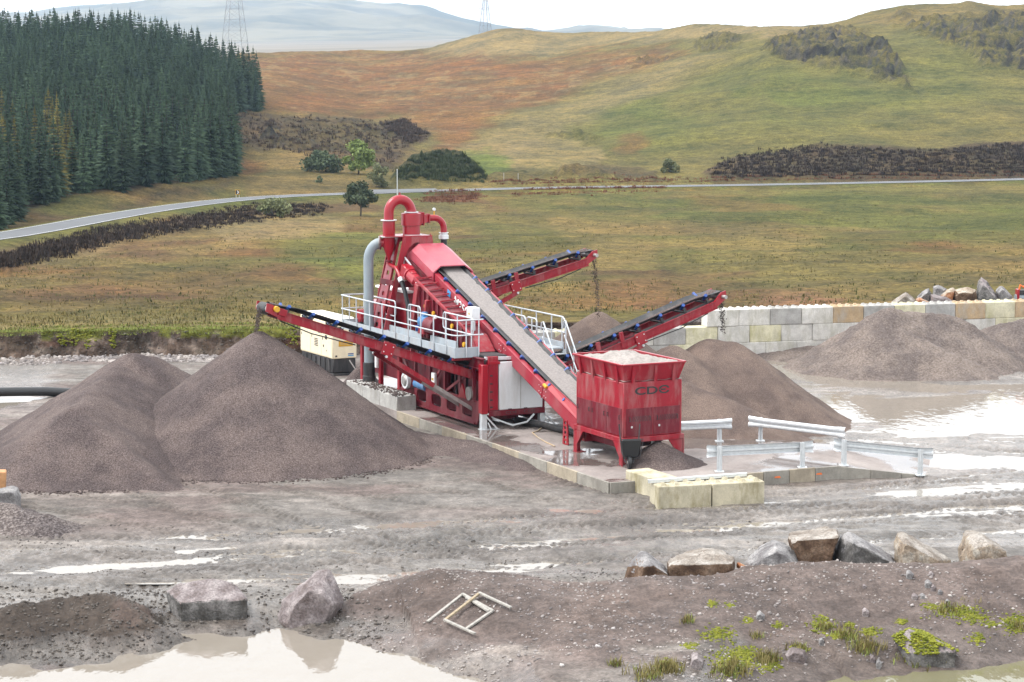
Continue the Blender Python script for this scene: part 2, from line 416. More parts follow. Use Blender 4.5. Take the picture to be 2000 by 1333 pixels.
def set_color(me, name, C):
    a = me.color_attributes.new(name, 'FLOAT_COLOR', 'POINT')
    a.data.foreach_set('color', np.concatenate([C, np.ones((len(C), 1))], 1).astype(np.float32).ravel())
def set_float(me, name, A):
    a = me.attributes.new(name, 'FLOAT', 'POINT'); a.data.foreach_set('value', A.astype(np.float32).ravel())
def text(body, mat, parent, loc, rot, size, sx=1.0, extrude=.004, name='lettering', shear=0, bold=0.0):
    cu = bpy.data.curves.new('t', 'FONT'); cu.body = body; cu.size = size; cu.extrude = extrude; cu.align_x = 'CENTER'; cu.align_y = 'CENTER'; cu.shear = shear; cu.offset = bold
    tmp = bpy.data.objects.new('t', cu); COL.objects.link(tmp); dg = bpy.context.evaluated_depsgraph_get()
    me = bpy.data.meshes.new_from_object(tmp.evaluated_get(dg)); bpy.data.objects.remove(tmp); bpy.data.curves.remove(cu)
    me.name = name; me.materials.clear(); me.materials.append(MATS[mat])
    me.transform(Matrix.Diagonal((sx, 1, 1, 1)))
    o = link(name, me, parent); o.location = loc; o.rotation_euler = rot; return o
def copy_tree(o, parent=None):
    c = o.copy(); COL.objects.link(c); c.parent = parent
    for ch in o.children: copy_tree(ch, c)
    return c

# =================================================================== THE SETTING
def gp(pts, z=0.0): return np.array([G(u, v, z)[:2] for u, v in pts])

POND_L = gp([(300, 1215), (340, 1235), (480, 1243), (540, 1222), (680, 1252), (780, 1277), (850, 1297), (930, 1333), (1010, 1390), (700, 1460), (-500, 1460), (-500, 1290), (130, 1302), (200, 1300), (300, 1262), (350, 1245)], -.3)
POND_R = gp([(1500, 1400), (1560, 1340), (1640, 1312), (1760, 1306), (1880, 1297), (2000, 1280), (2400, 1260), (2500, 1460), (1500, 1460)], -.6)
BERM = [(*G(u, v, h)[:2], h) for u, v, h in [(640, 1195, -.1), (700, 1172, .15), (770, 1138, .45), (850, 1116, .75), (960, 1125, .7), (1080, 1140, .55), (1200, 1142, .6), (1300, 1135, .65), (1400, 1134, .65), (1480, 1112, .75), (1600, 1108, .8), (1800, 1106, .8), (1900, 1101, .8), (2000, 1094, .85), (2500, 1075, .9)]]
HEAP = [(*G(u, v, h)[:2], h) for u, v, h in [(-200, 1195, .4), (0, 1188, .5), (120, 1165, .55), (190, 1160, .6), (240, 1180, .5), (300, 1215, .15), (360, 1243, -.2)]]
PUDDLES = [gp(p) for p in [
    [(1540, 790), (1640, 770), (1760, 775), (1900, 770), (2100, 760), (2100, 860), (1900, 850), (1780, 858), (1700, 830), (1600, 830)],
    [(1480, 705), (1560, 700), (1700, 735), (1850, 752), (2100, 745), (2100, 765), (1800, 768), (1600, 750), (1500, 735)],
    [(560, 1140), (640, 1122), (770, 1122), (785, 1135), (720, 1148), (600, 1158)],
    [(195, 1152), (330, 1150), (340, 1175), (330, 1205), (290, 1200), (240, 1172)],
    [(-400, 775), (0, 765), (90, 762), (70, 790), (0, 800), (-400, 815)],
    [(350, 1068), (470, 1066), (470, 1074), (360, 1078)], [(0, 1110), (250, 1102), (430, 1090), (430, 1097), (200, 1118), (0, 1124)],
    [(1090, 996), (1170, 994), (1190, 1001), (1110, 1006)],
    [(1650, 900), (1800, 880), (2000, 890), (2100, 910), (1950, 918), (1760, 915)]]]
TRACKS = [[G(u, v)[:2] for u, v in l] for l in [
    [(-300, 1078), (300, 1068), (700, 1052), (1200, 1012), (1700, 968), (2300, 925)], [(-300, 1118), (300, 1106), (800, 1082), (1400, 1035), (2300, 962)],
    [(-300, 1098), (500, 1080), (1100, 1042), (1600, 1000), (2300, 945)], [(-300, 1138), (400, 1124), (900, 1100), (1500, 1056), (2300, 1000)],
    [(330, 965), (420, 1000), (560, 1060), (760, 1090)], [(560, 985), (700, 1030), (900, 1060), (1300, 1040)], [(960, 925), (1080, 965), (1250, 1010), (1700, 1012), (2300, 990)],
    [(700, 955), (900, 985), (1150, 1005), (1500, 985), (1900, 945)], [(1700, 880), (1850, 895), (2050, 915), (2300, 930)], [(1680, 850), (1850, 865), (2300, 900)],
    [(1900, 700), (2000, 722), (2300, 750)], [(1880, 735), (2000, 742), (2300, 775)], [(120, 985), (260, 1010), (420, 1040), (700, 1066)]]]
def track_relief(X, Y):
    dz = np.zeros(X.shape); dk = np.zeros(X.shape)
    for k, l in enumerate(TRACKS):
        d = np.full(X.shape, 1e9); s_ = np.zeros(X.shape); side = np.zeros(X.shape); acc = 0.0
        for i in range(len(l) - 1):
            a, b = l[i], l[i + 1]; e = b - a; n = np.hypot(*e); wx = X - a[0]; wy = Y - a[1]; t = np.clip((wx * e[0] + wy * e[1]) / (n * n), 0, 1)
            dd = np.hypot(wx - t * e[0], wy - t * e[1]); m = dd < d; d = np.where(m, dd, d); s_ = np.where(m, acc + t * n, s_); side = np.where(m, (e[0] * wy - e[1] * wx) / n, side); acc += n
        for w in (-1.0, 1.0):
            q = side - w + .15 * fbm(s_ / 3, s_ * 0 + k, 2, 5 + k); g = np.exp(-(q / .30) ** 2) * (d < 3) * (.4 + .9 * vnoise(s_ / 2.5, q * 0 + k, 7 + k))
            tread = (np.abs(((s_ + np.abs(q) * .8) / .30) % 1 - .5) * 2 > .5)
            dz += g * (-.044 + .046 * tread) + .028 * np.exp(-((np.abs(q) - .42) / .12) ** 2) * (d < 3) * vnoise(s_ / 1.2, q * 0 + k, 3); dk = np.maximum(dk, g * (1 - .6 * tread))
    return dz, dk
def floor_fields(X, Y):
    u, v = PX(X, Y, 0.0)
    wetR = sstep(1330, 1560, u) * sstep(1010, 900, v)
    wetL = sstep(140, 60, u) * sstep(850, 760, v) * .8
    q = v + .06 * u + 10 * fbm(u / 500, v / 300, 2, 5)
    trk = sstep(1030, 1085, q) * sstep(1215, 1160, q)
    trk2 = sstep(930, 900, v) * sstep(1500, 1600, u) * .8
    z = .085 + .05 * fbm(X / 3.1, Y / 3.1, 4, 3) + .02 * fbm(X / .5, Y / .5, 3, 8)
    z = z + trk * (.06 * np.sin(q / 7.5) * (.6 + .8 * vnoise(X / 4, Y / 4, 4)) + .07 * fbm(X / 1.8, Y / .22, 4, 21) + .03 * (vnoise(X * 5, Y * 3, 9) - .5) - .02)
    z = z + (1 - trk) * .02 * fbm(X / .9, Y / .2, 3, 44)
    z = z - wetR * (.062 + .0 * u) + wetR * .05 * fbm(X / 2.5, Y / .8, 4, 61) - wetL * .06
    z = z + trk2 * .05 * fbm(X / 3., Y / .35, 4, 71)
    tz, tk = track_relief(X, Y); tm = sstep(1160, 1140, v); z = z + tz * tm
    for P in PUDDLES:
        sd = poly_sd(X, Y, P) + .9 * fbm(X / 1.1, Y / .7, 4, 91)
        z = np.minimum(z, np.maximum(.02 - .10 * sd, -.15))
    # foreground: pond basins, berm, mud heap
    z = z - .25 * sstep(1150, 1215, v) * sstep(980, 700, u) * (1 - sstep(0, 300, 380 - u) * .0)
    nz = .55 * fbm(X / .9, Y / .9, 4, 31)
    z = np.minimum(z, np.maximum(-.3 - .33 * (poly_sd(X, Y, POND_L) + nz), -.9))
    z = np.minimum(z, np.maximum(-.6 - .33 * (poly_sd(X, Y, POND_R) + nz), -1.2))
    d, h, sg = line_dist(X, Y, BERM)
    near = np.interp(u, [640, 850, 1000, 1200, 1400, 1600, 1800, 2000], [.4, .24, .17, .14, .17, .28, .34, .40])
    dd = np.where(sg < 0, d * near, np.maximum(d - .5, 0) * .8)
    b = h - np.sqrt(dd * dd + .006) + .06 + .10 * fbm(X / 1.7, Y / 1.7, 5, 51) + .04 * fbm(X / .25, Y / .25, 3, 52)
    spur = np.exp(-((u - 1060 - (v - 1200) * .75) / 110) ** 2) * sstep(1150, 1230, v) * .22
    b = np.where(u > 600, b + np.where(sg < 0, spur, 0), -9)
    berm_m = sstep(-.05, .1, b - z); z = np.maximum(z, b)
    d, h, sg = line_dist(X, Y, HEAP)
    b = h - .42 * d + .16 * fbm(X / .8, Y / .8, 5, 71, .62) + .10 * ridged(X / .35, Y / .35, 3, 72) - .05
    heap_m = sstep(-.05, .1, b - z) * (d < 3.5); z = np.where(d < 3.5, np.maximum(z, b), z)
    return z, u, v, wetR, wetL, trk, berm_m, heap_m, tk * tm

# --- quarry floor
us = np.arange(-520, 2540, 4.2); vs = np.concatenate([np.arange(1460, 1170, -2.0), np.arange(1170, 930, -1.15), np.arange(930, 676, -2.0)])
UU, VV = np.meshgrid(us, vs)
rx, ry, rz = ray_arr(UU, VV); tt = -H / rz; X = rx * tt; Y = ry * tt
Z, u, v, wetR, wetL, trk, berm_m, heap_m, tkd = floor_fields(X, Y)
me, _ = grid_mesh('quarry_floor', np.stack([X, Y, Z], -1).reshape(-1, 3), len(us), len(vs), 'mud')
pink = np.array([.160, .132, .126]); grey = np.array([.165, .155, .146]); pale = np.array([.27, .25, .235]); darkm = np.array([.078, .066, .058]); brn = np.array([.118, .090, .080])
n1 = fbm(X / 5, Y / 2.2, 4, 101)
def L(a, b, w): return a + (b - a) * np.clip(w, 0, 1)[..., None]
C = L(np.broadcast_to(pink, X.shape + (3,)), grey, sstep(-.25, .3, n1)); C = L(C, grey, trk * .85)
C = L(C, pale, sstep(.15, .55, fbm(X / 7, Y / 1.6, 4, 103)) * .75)
C = L(C, pale, np.maximum(wetR, wetL) * .55)
C = L(C, darkm * 1.05, np.clip(tkd, 0, 1) * .55); C = L(C, pink * np.array([.84, .83, .82]), berm_m); C = L(C, brn * .95, berm_m * sstep(.0, .4, fbm(X / 2.2, Y / 2.2, 4, 105)) * .6)
C = L(C, np.array([.060, .047, .039]), heap_m * .95); C = L(C, brn * .9, heap_m * sstep(.0, .3, fbm(X / 1.5, Y / 1.5, 3, 107)) * .8); C = L(C, grey * .9, heap_m * sstep(.05, -.25, Z) * .8)
C = L(C, darkm, sstep(.04, -.22, Z) * sstep(1140, 1180, v) * .35)
wet = np.clip(.15 + .45 * trk + .85 * wetR + .7 * wetL + .35 * sstep(.05, .5, n1) - .6 * berm_m - .4 * heap_m, 0, 1)
wet = np.maximum(wet, sstep(.06, .0, Z) * (1 - berm_m * .6))
set_color(me, 'tone', (C * np.array([.77, .73, .69])).reshape(-1, 3)); set_float(me, 'wet', wet.reshape(-1))
tag(link('quarry_floor', me), kind='structure')

_fz = Z.copy(); _vs = vs.copy(); _u0, _du = us[0], us[1] - us[0]
def floor_fast(X_, Y_):                                    # bilinear look-up in the floor grid
    X_ = np.asarray(X_, float); Y_ = np.asarray(Y_, float); a, c = PX(X_, Y_, 0.0)
    fi = np.clip((a - _u0) / _du, 0, len(us) - 1.001); fj = np.clip(np.interp(-c, -_vs, np.arange(len(_vs))), 0, len(_vs) - 1.001)
    i = fi.astype(int); j = fj.astype(int); x = fi - i; y = fj - j
    return (_fz[j, i] * (1 - x) + _fz[j, i + 1] * x) * (1 - y) + (_fz[j + 1, i] * (1 - x) + _fz[j + 1, i + 1] * x) * y
def floor_z(x, y): return float(floor_fast(np.array([float(x)]), np.array([float(y)]))[0])
def sheet(name, x0, x1, y0, y1, z, mat):
    o = MB().add([(x0, y0, z), (x1, y0, z), (x1, y1, z), (x0, y1, z)], [(0, 1, 2, 3)]).build(name, mat, smooth=False)
    return tag(o, kind='structure')
sheet('puddle_water', -40, 60, 51.6, 96.3, 0.0, 'milky_water')
sheet('pond_water', -30, 1.6, 38.5, 51.4, -.3, 'milky_water')
sheet('pond_water', 1.7, 30, 38.5, 50.2, -.6, 'pond_water')

# --- moor, valley and near hills
UK = [-700, 0, 250, 480, 700, 900, 1100, 1300, 1500, 1700, 1900, 2700]
SKY = [(-700, 116), (0, 119), (250, 121), (400, 126), (470, 104), (540, 102), (640, 100), (780, 99), (830, 95), (880, 82), (930, 66), (980, 56), (1010, 55), (1060, 63), (1100, 65), (1200, 62), (1300, 56), (1360, 50), (1450, 48), (1560, 48), (1620, 46), (1650, 41), (1700, 24), (1760, 13), (1850, 8), (1890, 2), (1950, 10), (2000, 8), (2100, 12), (2700, 40)]
uu = np.arange(-700, 2704, 4.0)
def row(Ys, vs): return np.interp(uu, UK, Ys), np.interp(uu, UK, vs)
eY = np.interp(uu, UK, [94.5, 96.8, 97, 97.2, 97.5, 98, 97.6, 97.6, 98.2, 99.2, 100.2, 106]); eY = eY + np.where(uu < 1000, .5 * fbm(uu / 60, uu * 0, 3, 6), 0)
ez = np.interp(uu, UK, [1.1, 1.1, 1.15, 1.2, 1.2, 1.3, 1.45, 1.5, 1.75, 1.85, 1.95, 2.1])
ez = ez - (ez - 1.40) * sstep(985, 1010, uu) * sstep(1395, 1380, uu)
def v_of(Yv, zv): return CY - F * (Yv * math.sin(T) + (zv - H) * math.cos(T)) / (Yv * math.cos(T) - (zv - H) * math.sin(T))
bY = eY - np.interp(uu, [-700, 950, 1050, 2700], [1.25, 1.25, .12, .12]); bz = np.full_like(uu, -.25)
rows = [(bY, v_of(bY, bz), 10), (eY, v_of(eY, ez), 62)]
rows.append((*row([140, 150, 170, 180, 185, 190, 190, 190, 190, 190, 190, 190], [560, 548, 520, 505, 498, 492, 490, 490, 488, 486, 484, 480]), 52))
ROADY = [180, 230, 290, 335, 355, 368, 375, 380, 385, 390, 395, 430]; ROADV = [530, 465, 415, 385, 378, 371, 366, 364, 361, 357, 353, 330]
rows.append((*row(ROADY, ROADV), 18))
rows.append((*row([205, 262, 325, 385, 400, 412, 420, 425, 425, 430, 430, 465], [515, 440, 370, 348, 342, 340, 335, 332, 322, 318, 312, 295]), 26))
rows.append((*row([320, 360, 400, 450, 470, 480, 500, 490, 480, 480, 480, 520], [360, 330, 300, 290, 292, 295, 285, 270, 262, 262, 258, 240]), 30))
rows.append((*row([420, 450, 480, 560, 580, 590, 600, 580, 560, 560, 560, 600], [250, 230, 215, 215, 235, 228, 212, 195, 180, 175, 165, 150]), 34))
rows.append((*row([520, 540, 560, 700, 740, 740, 740, 690, 630, 640, 650, 700], [160, 150, 145, 150, 165, 150, 135, 125, 105, 95, 80, 80]), 40))
skY = np.interp(uu, UK, [620, 620, 640, 920, 950, 930, 920, 850, 750, 790, 790, 850]); skv = np.interp(uu, *zip(*SKY))
rows.append((skY, skv, 8)); rows.append((skY + 220, skv + 45, 0))
RY, RV = [], []
for k in range(len(rows) - 1):
    (Ya, va, n), (Yb, vb, _) = rows[k], rows[k + 1]
    for i in range(n): w = i / n; RY.append(Ya + (Yb - Ya) * w); RV.append(va + (vb - va) * w)
RY.append(rows[-1][0]); RV.append(rows[-1][1]); RY = np.array(RY); RV = np.array(RV)
rx, ry, rz = ray_arr(np.broadcast_to(uu, RV.shape), RV); tt = RY / ry
TX = rx * tt; TY = RY.copy(); TZ = H + rz * tt
i0, i1 = 12, len(RY) - 10                                  # smooth the slopes, keep bank edge and skyline
for it in range(10):
    for A in (TY, TZ, TX): A[i0:i1] = .25 * A[i0 - 1:i1 - 1] + .5 * A[i0:i1] + .25 * A[i0 + 1:i1 + 1]
    TZ[11:-9, 1:-1] = .2 * TZ[11:-9, :-2] + .6 * TZ[11:-9, 1:-1] + .2 * TZ[11:-9, 2:] if it < 5 else TZ[11:-9, 1:-1]
tu, tv = PX(TX, TY, TZ)
road_c = [tuple(AT(u_, v_, y_)) for u_, v_, y_ in zip(np.arange(-600, 2660, 60), np.interp(np.arange(-600, 2660, 60), UK, ROADV), np.interp(np.arange(-600, 2660, 60), UK, ROADY))]
rc = np.array(road_c)
for it in range(4): rc[1:-1] = .25 * rc[:-2] + .5 * rc[1:-1] + .25 * rc[2:]
rd, rh, _ = line_dist(TX, TY, [tuple(p) for p in rc])
def pm(poly, soft=6, warp=9):                              # land-cover patch: polygon given in photo pixels, ragged edge
    wu = tu + warp * fbm(TX / 14, TY / 22, 5, 201, .65) * 2.6; wv = tv + warp * .7 * fbm(TX / 14, TY / 22, 5, 202, .65) * 2.6
    return sstep(-soft, soft, poly_sd(wu, wv, poly))
def bl(cu, cv, ru, rv, p=1.0): return np.exp(-(((tu - cu) / ru) ** 2 + ((tv - cv) / rv) ** 2) ** p)
crag = np.maximum.reduce([
    pm([(1490, 98), (1520, 72), (1600, 62), (1700, 66), (1735, 92), (1770, 150), (1785, 178), (1740, 165), (1690, 150), (1600, 138), (1520, 120)], 8),
    pm([(1745, 55), (1800, 45), (1870, 40), (1980, 30), (2100, 20), (2200, 130), (1990, 140), (1930, 132), (1880, 100), (1810, 72)], 8),
    pm([(1350, 95), (1370, 78), (1420, 70), (1455, 76), (1430, 92)], 5) * .7, pm([(1225, 125), (1290, 108), (1330, 102), (1325, 108), (1260, 125)], 3) * .5,
    pm([(1730, 42), (1760, 20), (1800, 22), (1770, 42)], 4) * .6, pm([(505, 265), (530, 250), (560, 290), (540, 298)], 4) * .8, pm([(945, 76), (985, 60), (1000, 62), (960, 78)], 3) * .4,
    pm([(520, 262), (600, 245), (720, 245), (770, 275), (740, 305), (640, 300), (560, 292)], 10, 12) * .5,
    pm([(560, 300), (620, 275), (640, 262), (640, 275), (600, 300)], 4) * .6, pm([(1060, 268), (1130, 258), (1180, 272), (1160, 282), (1100, 276)], 4) * .5, pm([(1080, 345), (1120, 335), (1220, 348), (1200, 358), (1100, 356)], 4) * .5])
heath = np.maximum.reduce([
    pm([(40, 492), (200, 444), (330, 427), (470, 402), (560, 398), (640, 402), (620, 420), (450, 440), (330, 458), (200, 482), (80, 515), (-60, 535), (-60, 505)]),
    pm([(1375, 338), (1430, 307), (1520, 291), (1600, 283), (1720, 292), (1820, 296), (1920, 284), (2100, 274), (2400, 345), (1400, 352)], 5, 4),
    pm([(455, 218), (560, 228), (700, 232), (780, 250), (830, 275), (790, 300), (770, 325), (690, 322), (560, 300), (470, 292)]) * .85,
    pm([(745, 242), (790, 233), (838, 268), (800, 285), (770, 272)], 4), pm([(1090, 352), (1110, 322), (1180, 318), (1290, 335), (1290, 352)], 5) * .7,
    pm([(230, 392), (300, 372), (460, 355), (440, 368), (300, 388), (100, 420), (0, 448), (0, 430)], 5) * .6, pm([(-20, 525), (20, 505), (40, 520), (10, 535)], 4)])
gorse = np.maximum(pm([(765, 350), (800, 312), (860, 294), (905, 302), (952, 345), (945, 358), (775, 362)], 4, 5), pm([(945, 352), (980, 330), (1080, 335), (1090, 355), (960, 360)], 4, 5) * .6)
forest = pm([(-700, 545), (0, 442), (60, 407), (150, 378), (230, 371), (460, 348), (448, 300), (436, 250), (448, 222), (505, 216), (494, 200), (470, 188), (440, 172), (400, 158), (330, 136), (250, 110), (-700, 100)], 3, 1.5)
brk = pm([(480, 108), (700, 106), (900, 105), (1000, 115), (1120, 105), (1300, 98), (1345, 103), (1150, 165), (1000, 222), (905, 272), (870, 318), (835, 262), (760, 228), (600, 222), (505, 212)], 14, 14)
# relief
off = sstep(3.5, 14, rd); vis = np.ones_like(TZ); vis[:12] = 0
TZ += vis * off * (1.5 * fbm(TX / 45, TY / 45, 4, 211) * sstep(120, 260, TY) * sstep(10, 70, rd) + .30 * fbm(TX / 8, TY / 8, 4, 212) * sstep(97, 120, TY) + .16 * fbm(TX / 1.6, TY / 1.6, 3, 213))
TZ += off * heath * (.55 * vnoise(TX / 1.3, TY / 1.6, 221) + .45 * vnoise(TX / .7, TY / .9, 222)) + off * gorse * (1.5 * vnoise(TX / 2.2, TY / 3, 223) + .6 * vnoise(TX / .9, TY / 1.2, 224))
cr = ridged(TX / 16, TY / 9 + TZ / 9, 5, 231)
TZ += crag * (7.5 * (cr - .52) + 2.6 * fbm(TX / 4.0, TY / 3.0, 4, 232, .6))
TZ[:11] += .0; bank = np.zeros_like(TZ); bank[:11] = 1
TY[:10] += .35 * fbm(TX[:10] / .8, TZ[:10] / .5, 4, 241)
TZ[2:10] += .10 * fbm(TX[2:10] / .5, TY[2:10] / .5, 3, 242)
TZ = np.where(rd < 3.6, rh - .06, np.where(rd < 18, rh - .06 - .5 * sstep(3.6, 7, rd) + (TZ - rh + .56) * sstep(7, 18, rd), TZ))
# land cover
straw = np.array([.225, .175, .072]); olive = np.array([.175, .160, .060]); green = np.array([.125, .155, .042]); brown = np.array([.155, .098, .055])
bracken = np.array([.235, .115, .050]); pale_s = np.array([.33, .275, .14]); heather = np.array([.075, .055, .046]); gor = np.array([.050, .062, .026]); rockc = np.array([.115, .112, .108])
soilc = np.array([.125, .100, .085]); rust = np.array([.24, .095, .05])
nA = fbm(TX / 30, TY / 55, 5, 251); nB = fbm(TX / 12, TY / 26, 5, 252); nC = fbm(TX / 4, TY / 7, 4, 253)
C = L(np.broadcast_to(olive, TX.shape + (3,)), straw, sstep(-.2, .3, nA))
val = sstep(360, 385, tv)
C = L(C, brown, val * sstep(.05, .4, nB) * .75); C = L(C, bracken * .9, val * sstep(.1, .45, fbm(TX / 18, TY / 40, 4, 254)) * .55); C = L(C, green, val * sstep(.0, .35, fbm(TX / 20, TY / 34, 4, 255)) * .55)
C = L(C, straw * 1.15, val * sstep(.1, .4, fbm(TX / 9, TY / 30, 4, 256)) * .6)
C = L(C, green, pm([(980, 380), (1300, 370), (2100, 360), (2100, 470), (1500, 455), (1150, 425)], 25, 20) * (.45 + .4 * sstep(-.1, .3, nB)))
C = L(C, green * np.array([1.1, 1.25, 1.1]), pm([(500, 470), (640, 450), (760, 450), (790, 520), (700, 560), (640, 540)], 22, 14) * .6)
C = L(C, pale_s, pm([(400, 445), (560, 425), (680, 430), (660, 455), (450, 480)], 10, 10) * .6); C = L(C, pale_s * .95, pm([(160, 470), (330, 448), (200, 492), (60, 530)], 8) * .6)
C = L(C, brown * 1.05, bl(300, 560, 330, 45) * .55); C = L(C, bracken * 1.15, bl(1150, 590, 260, 22) * .5); C = L(C, rust * np.array([1.15, 1.7, 2.0]), pm([(1480, 600), (1490, 578), (1580, 570), (1660, 588), (1640, 600)], 6, 4) * .6)
C = L(C, pale_s, pm([(-700, 640), (300, 622), (700, 625), (700, 650), (-700, 660)], 10, 6) * .5)
hill = 1 - val
C = L(C, olive * np.array([1.0, 1.1, 1.0]), hill * sstep(900, 1300, tu) * .65); C = L(C, green * 1.05, hill * np.maximum(bl(1230, 235, 170, 65), bl(1560, 190, 260, 65)) * (.6 + .4 * sstep(-.1, .3, nB))); C = L(C, green * 1.1, bl(1850, 140, 120, 80) * .5)
C = L(C, pale_s * .95, pm([(870, 300), (1000, 235), (1150, 180), (1350, 110), (1420, 110), (1250, 190), (1100, 260), (1000, 320)], 20, 12) * .55)
C = L(C, bracken, brk * (.72 + .3 * nB)); C = L(C, pale_s, brk * sstep(.15, .4, nC + .4 * nA) * .45)
C = L(C, pale_s, (pm([(820, 95), (980, 54), (1100, 60), (1640, 42), (1640, 75), (1480, 70), (1300, 82), (1060, 105), (900, 112)], 9, 8)) * .8)
C = L(C, straw * 1.05, pm([(1640, 42), (1900, -10), (2200, -10), (2200, 60), (1900, 38), (1750, 50)], 8, 8) * .6)
C = L(C, bracken * .95, pm([(1190, 290), (1210, 262), (1250, 262), (1240, 305)], 14, 16) * .5); C = L(C, pale_s, pm([(950, 330), (1000, 285), (1100, 275), (1170, 290), (1180, 320)], 8) * .5)
C = L(C, green * np.array([1.2, 1.45, 1.1]), pm([(890, 295), (950, 298), (1010, 315), (990, 340), (950, 338)], 6) * .75)
C = L(C, straw, pm([(470, 355), (560, 335), (690, 335), (760, 355), (740, 372), (480, 380)], 8) * .7); C = L(C, bracken * .9, pm([(455, 300), (520, 330), (480, 345), (455, 340)], 8) * .6)
C = L(C, heather, heath * (.80 + .25 * nC)); C = L(C, straw * .8, heath * sstep(.25, .5, nC + .3 * nB) * .5)
C = L(C, gor, gorse * (.85 + .3 * nC)); e1 = np.stack([np.gradient(A, axis=1) for A in (TX, TY, TZ)], -1); e2 = np.stack([np.gradient(A, axis=0) for A in (TX, TY, TZ)], -1); nn_ = np.cross(e1, e2); nzv = np.abs(nn_[..., 2]) / (np.linalg.norm(nn_, axis=-1) + 1e-9)
steep = sstep(.95, .72, nzv + .08 * nC)
C = L(C, olive * .8, crag * .6); C = L(C, np.array([.085, .086, .084]), crag * steep * .95); C = L(C, np.array([.03, .03, .03]), crag * steep * sstep(.1, .4, fbm(TX / 5, TY / 3, 4, 271)) * .8)
C = L(C, rust * .75, sstep(9, 4.5, rd) * sstep(-.1, .3, nC) * sstep(900, 1000, tu) * .7); C = L(C, rust * .7, pm([(820, 392), (850, 374), (930, 372), (945, 388), (880, 398)], 4) * .8)
C = L(C, green * np.array([1.1, 1.2, 1]), sstep(7.5, 4, rd) * .55); C = L(C, np.array([.05, .042, .03]), forest * .9)
soiln = fbm(TX / .35, TZ / .25, 4, 261)
C[:11] = L(np.broadcast_to(soilc, C[:11].shape), np.array([.26, .225, .20]), sstep(.05, .45, soiln[:11])); C[:11] = L(C[:11], np.array([.12, .055, .035]), sstep(.2, .5, fbm(TX[:11] / 3, TZ[:11] / .6, 3, 263)) * .6)
lip = np.zeros(TX.shape); lip[10:12] = 1; lip[8:10] = sstep(.0, .2, fbm(TX[8:10] / 1.2, TX[8:10] * 0, 3, 265))
C = L(C, np.array([.17, .20, .035]), lip * .85 * (tu < 1000))
me, _ = grid_mesh('moorland', np.stack([TX, TY, TZ], -1).reshape(-1, 3), TX.shape[1], TX.shape[0], 'moor')
set_color(me, 'cover', (C * np.array([.545, .502, .505])).reshape(-1, 3)); tag(link('moorland', me), kind='structure')
TU, TV = PX(TX, TY, TZ)
def TP(u, v):                                              # visible moor point under a photo pixel
    j = int(np.clip(round((u + 700) / 4.0), 0, TX.shape[1] - 1)); c = TV[11:, j]
    i = 11 + int(np.argmax(c <= v)) if (c <= v).any() else len(TV) - 10
    return np.array([TX[i, j], TY[i, j], TZ[i, j]])

# --- road with edge lines
tg = np.gradient(rc[:, :2], axis=0); tg /= np.linalg.norm(tg, axis=1)[:, None]; nr = np.stack([-tg[:, 1], tg[:, 0]], 1)
def strip(name, o0, o1, dz, mat):
    vs = []; fs = []
    for k in range(len(rc)):
        for o in (o0, o1): vs.append((*(rc[k, :2] + nr[k] * o), rc[k, 2] + dz))
        if k: fs.append((2 * k - 2, 2 * k - 1, 2 * k + 1, 2 * k))
    return MB().add(vs, fs).build(name, mat)
tag(strip('road', -2.9, 2.9, .0, 'asphalt'), kind='structure')
for a_ in (-2.7, 2.55): tag(strip('road_marking', a_, a_ + .12, .02, 'road_paint'), kind='structure')
# lay-by beside the road
lb = [AT(735, 379, 356), AT(860, 372, 363), AT(850, 367, 372), AT(720, 368, 366)]
tag(MB().add([(p[0], p[1], rc[:, 2].mean() * 0 + float(np.interp(p[0], rc[:, 0], rc[:, 2])) + .03) for p in lb], [(0, 1, 2, 3)]).build('lay_by', 'asphalt'), kind='structure')

# --- far plain and mountains
fu = np.arange(-900, 2900, 10.0)
FS = [(-900, 60), (-300, 40), (0, 25), (60, 25), (100, 18), (150, 12), (280, 4), (340, -2), (450, -14), (560, -12), (640, 0), (700, 10), (780, 14), (830, 21), (870, 33), (930, 48), (970, 58), (1000, 62), (1060, 66), (1100, 59), (1150, 51), (1190, 53), (1250, 60), (1400, 80), (2900, 100)]
prof = [(1100, None, 140), (1500, 103, 0), (2600, 92, 0), (4000, 83, 0), (4400, 78, 0), (5000, None, .35), (5800, None, .7), (6600, None, 1.0), (7400, None, .9)]
fs_v = np.interp(fu, *zip(*FS)); vsl = []
for Yd, a_, b_ in prof:
    if a_ is None and b_ > 1: vv = np.full_like(fu, b_)
    elif a_ is not None: vv = a_ + np.interp(fu, [-900, 450, 950, 2900], [4, 2, -8, 4])
    else: vv = 80 + (fs_v - 80) * b_
    vsl.append((Yd, vv))
FX = []; FY = []; FZ = []
for k in range(len(vsl) - 1):
    n = 14 if vsl[k][0] >= 4000 else 5
    for i in range(n):
        w = i / n; Yd = vsl[k][0] * (1 - w) + vsl[k + 1][0] * w; vv = vsl[k][1] * (1 - w) + vsl[k + 1][1] * w
        rx, ry, rz = ray_arr(fu, vv); t_ = Yd / ry; FX.append(rx * t_); FY.append(np.full_like(fu, Yd)); FZ.append(H + rz * t_)
FX = np.array(FX); FY = np.array(FY); FZ = np.array(FZ)
mt = sstep(4200, 5400, FY); FZ = FZ + mt * (75 * (ridged(FX / 650, FY / 650, 5, 301) - .6)) * sstep(0, 120, np.maximum(6600 - FY, 40)) + 2 * fbm(FX / 200, FY / 200, 3, 302)
npl = 4 * 5 - 5 + 2
me, _ = grid_mesh('far_plain', np.stack([FX[:18], FY[:18], FZ[:18]], -1).reshape(-1, 3), len(fu), 18, 'far_plain'); tag(link('far_plain', me), kind='structure')
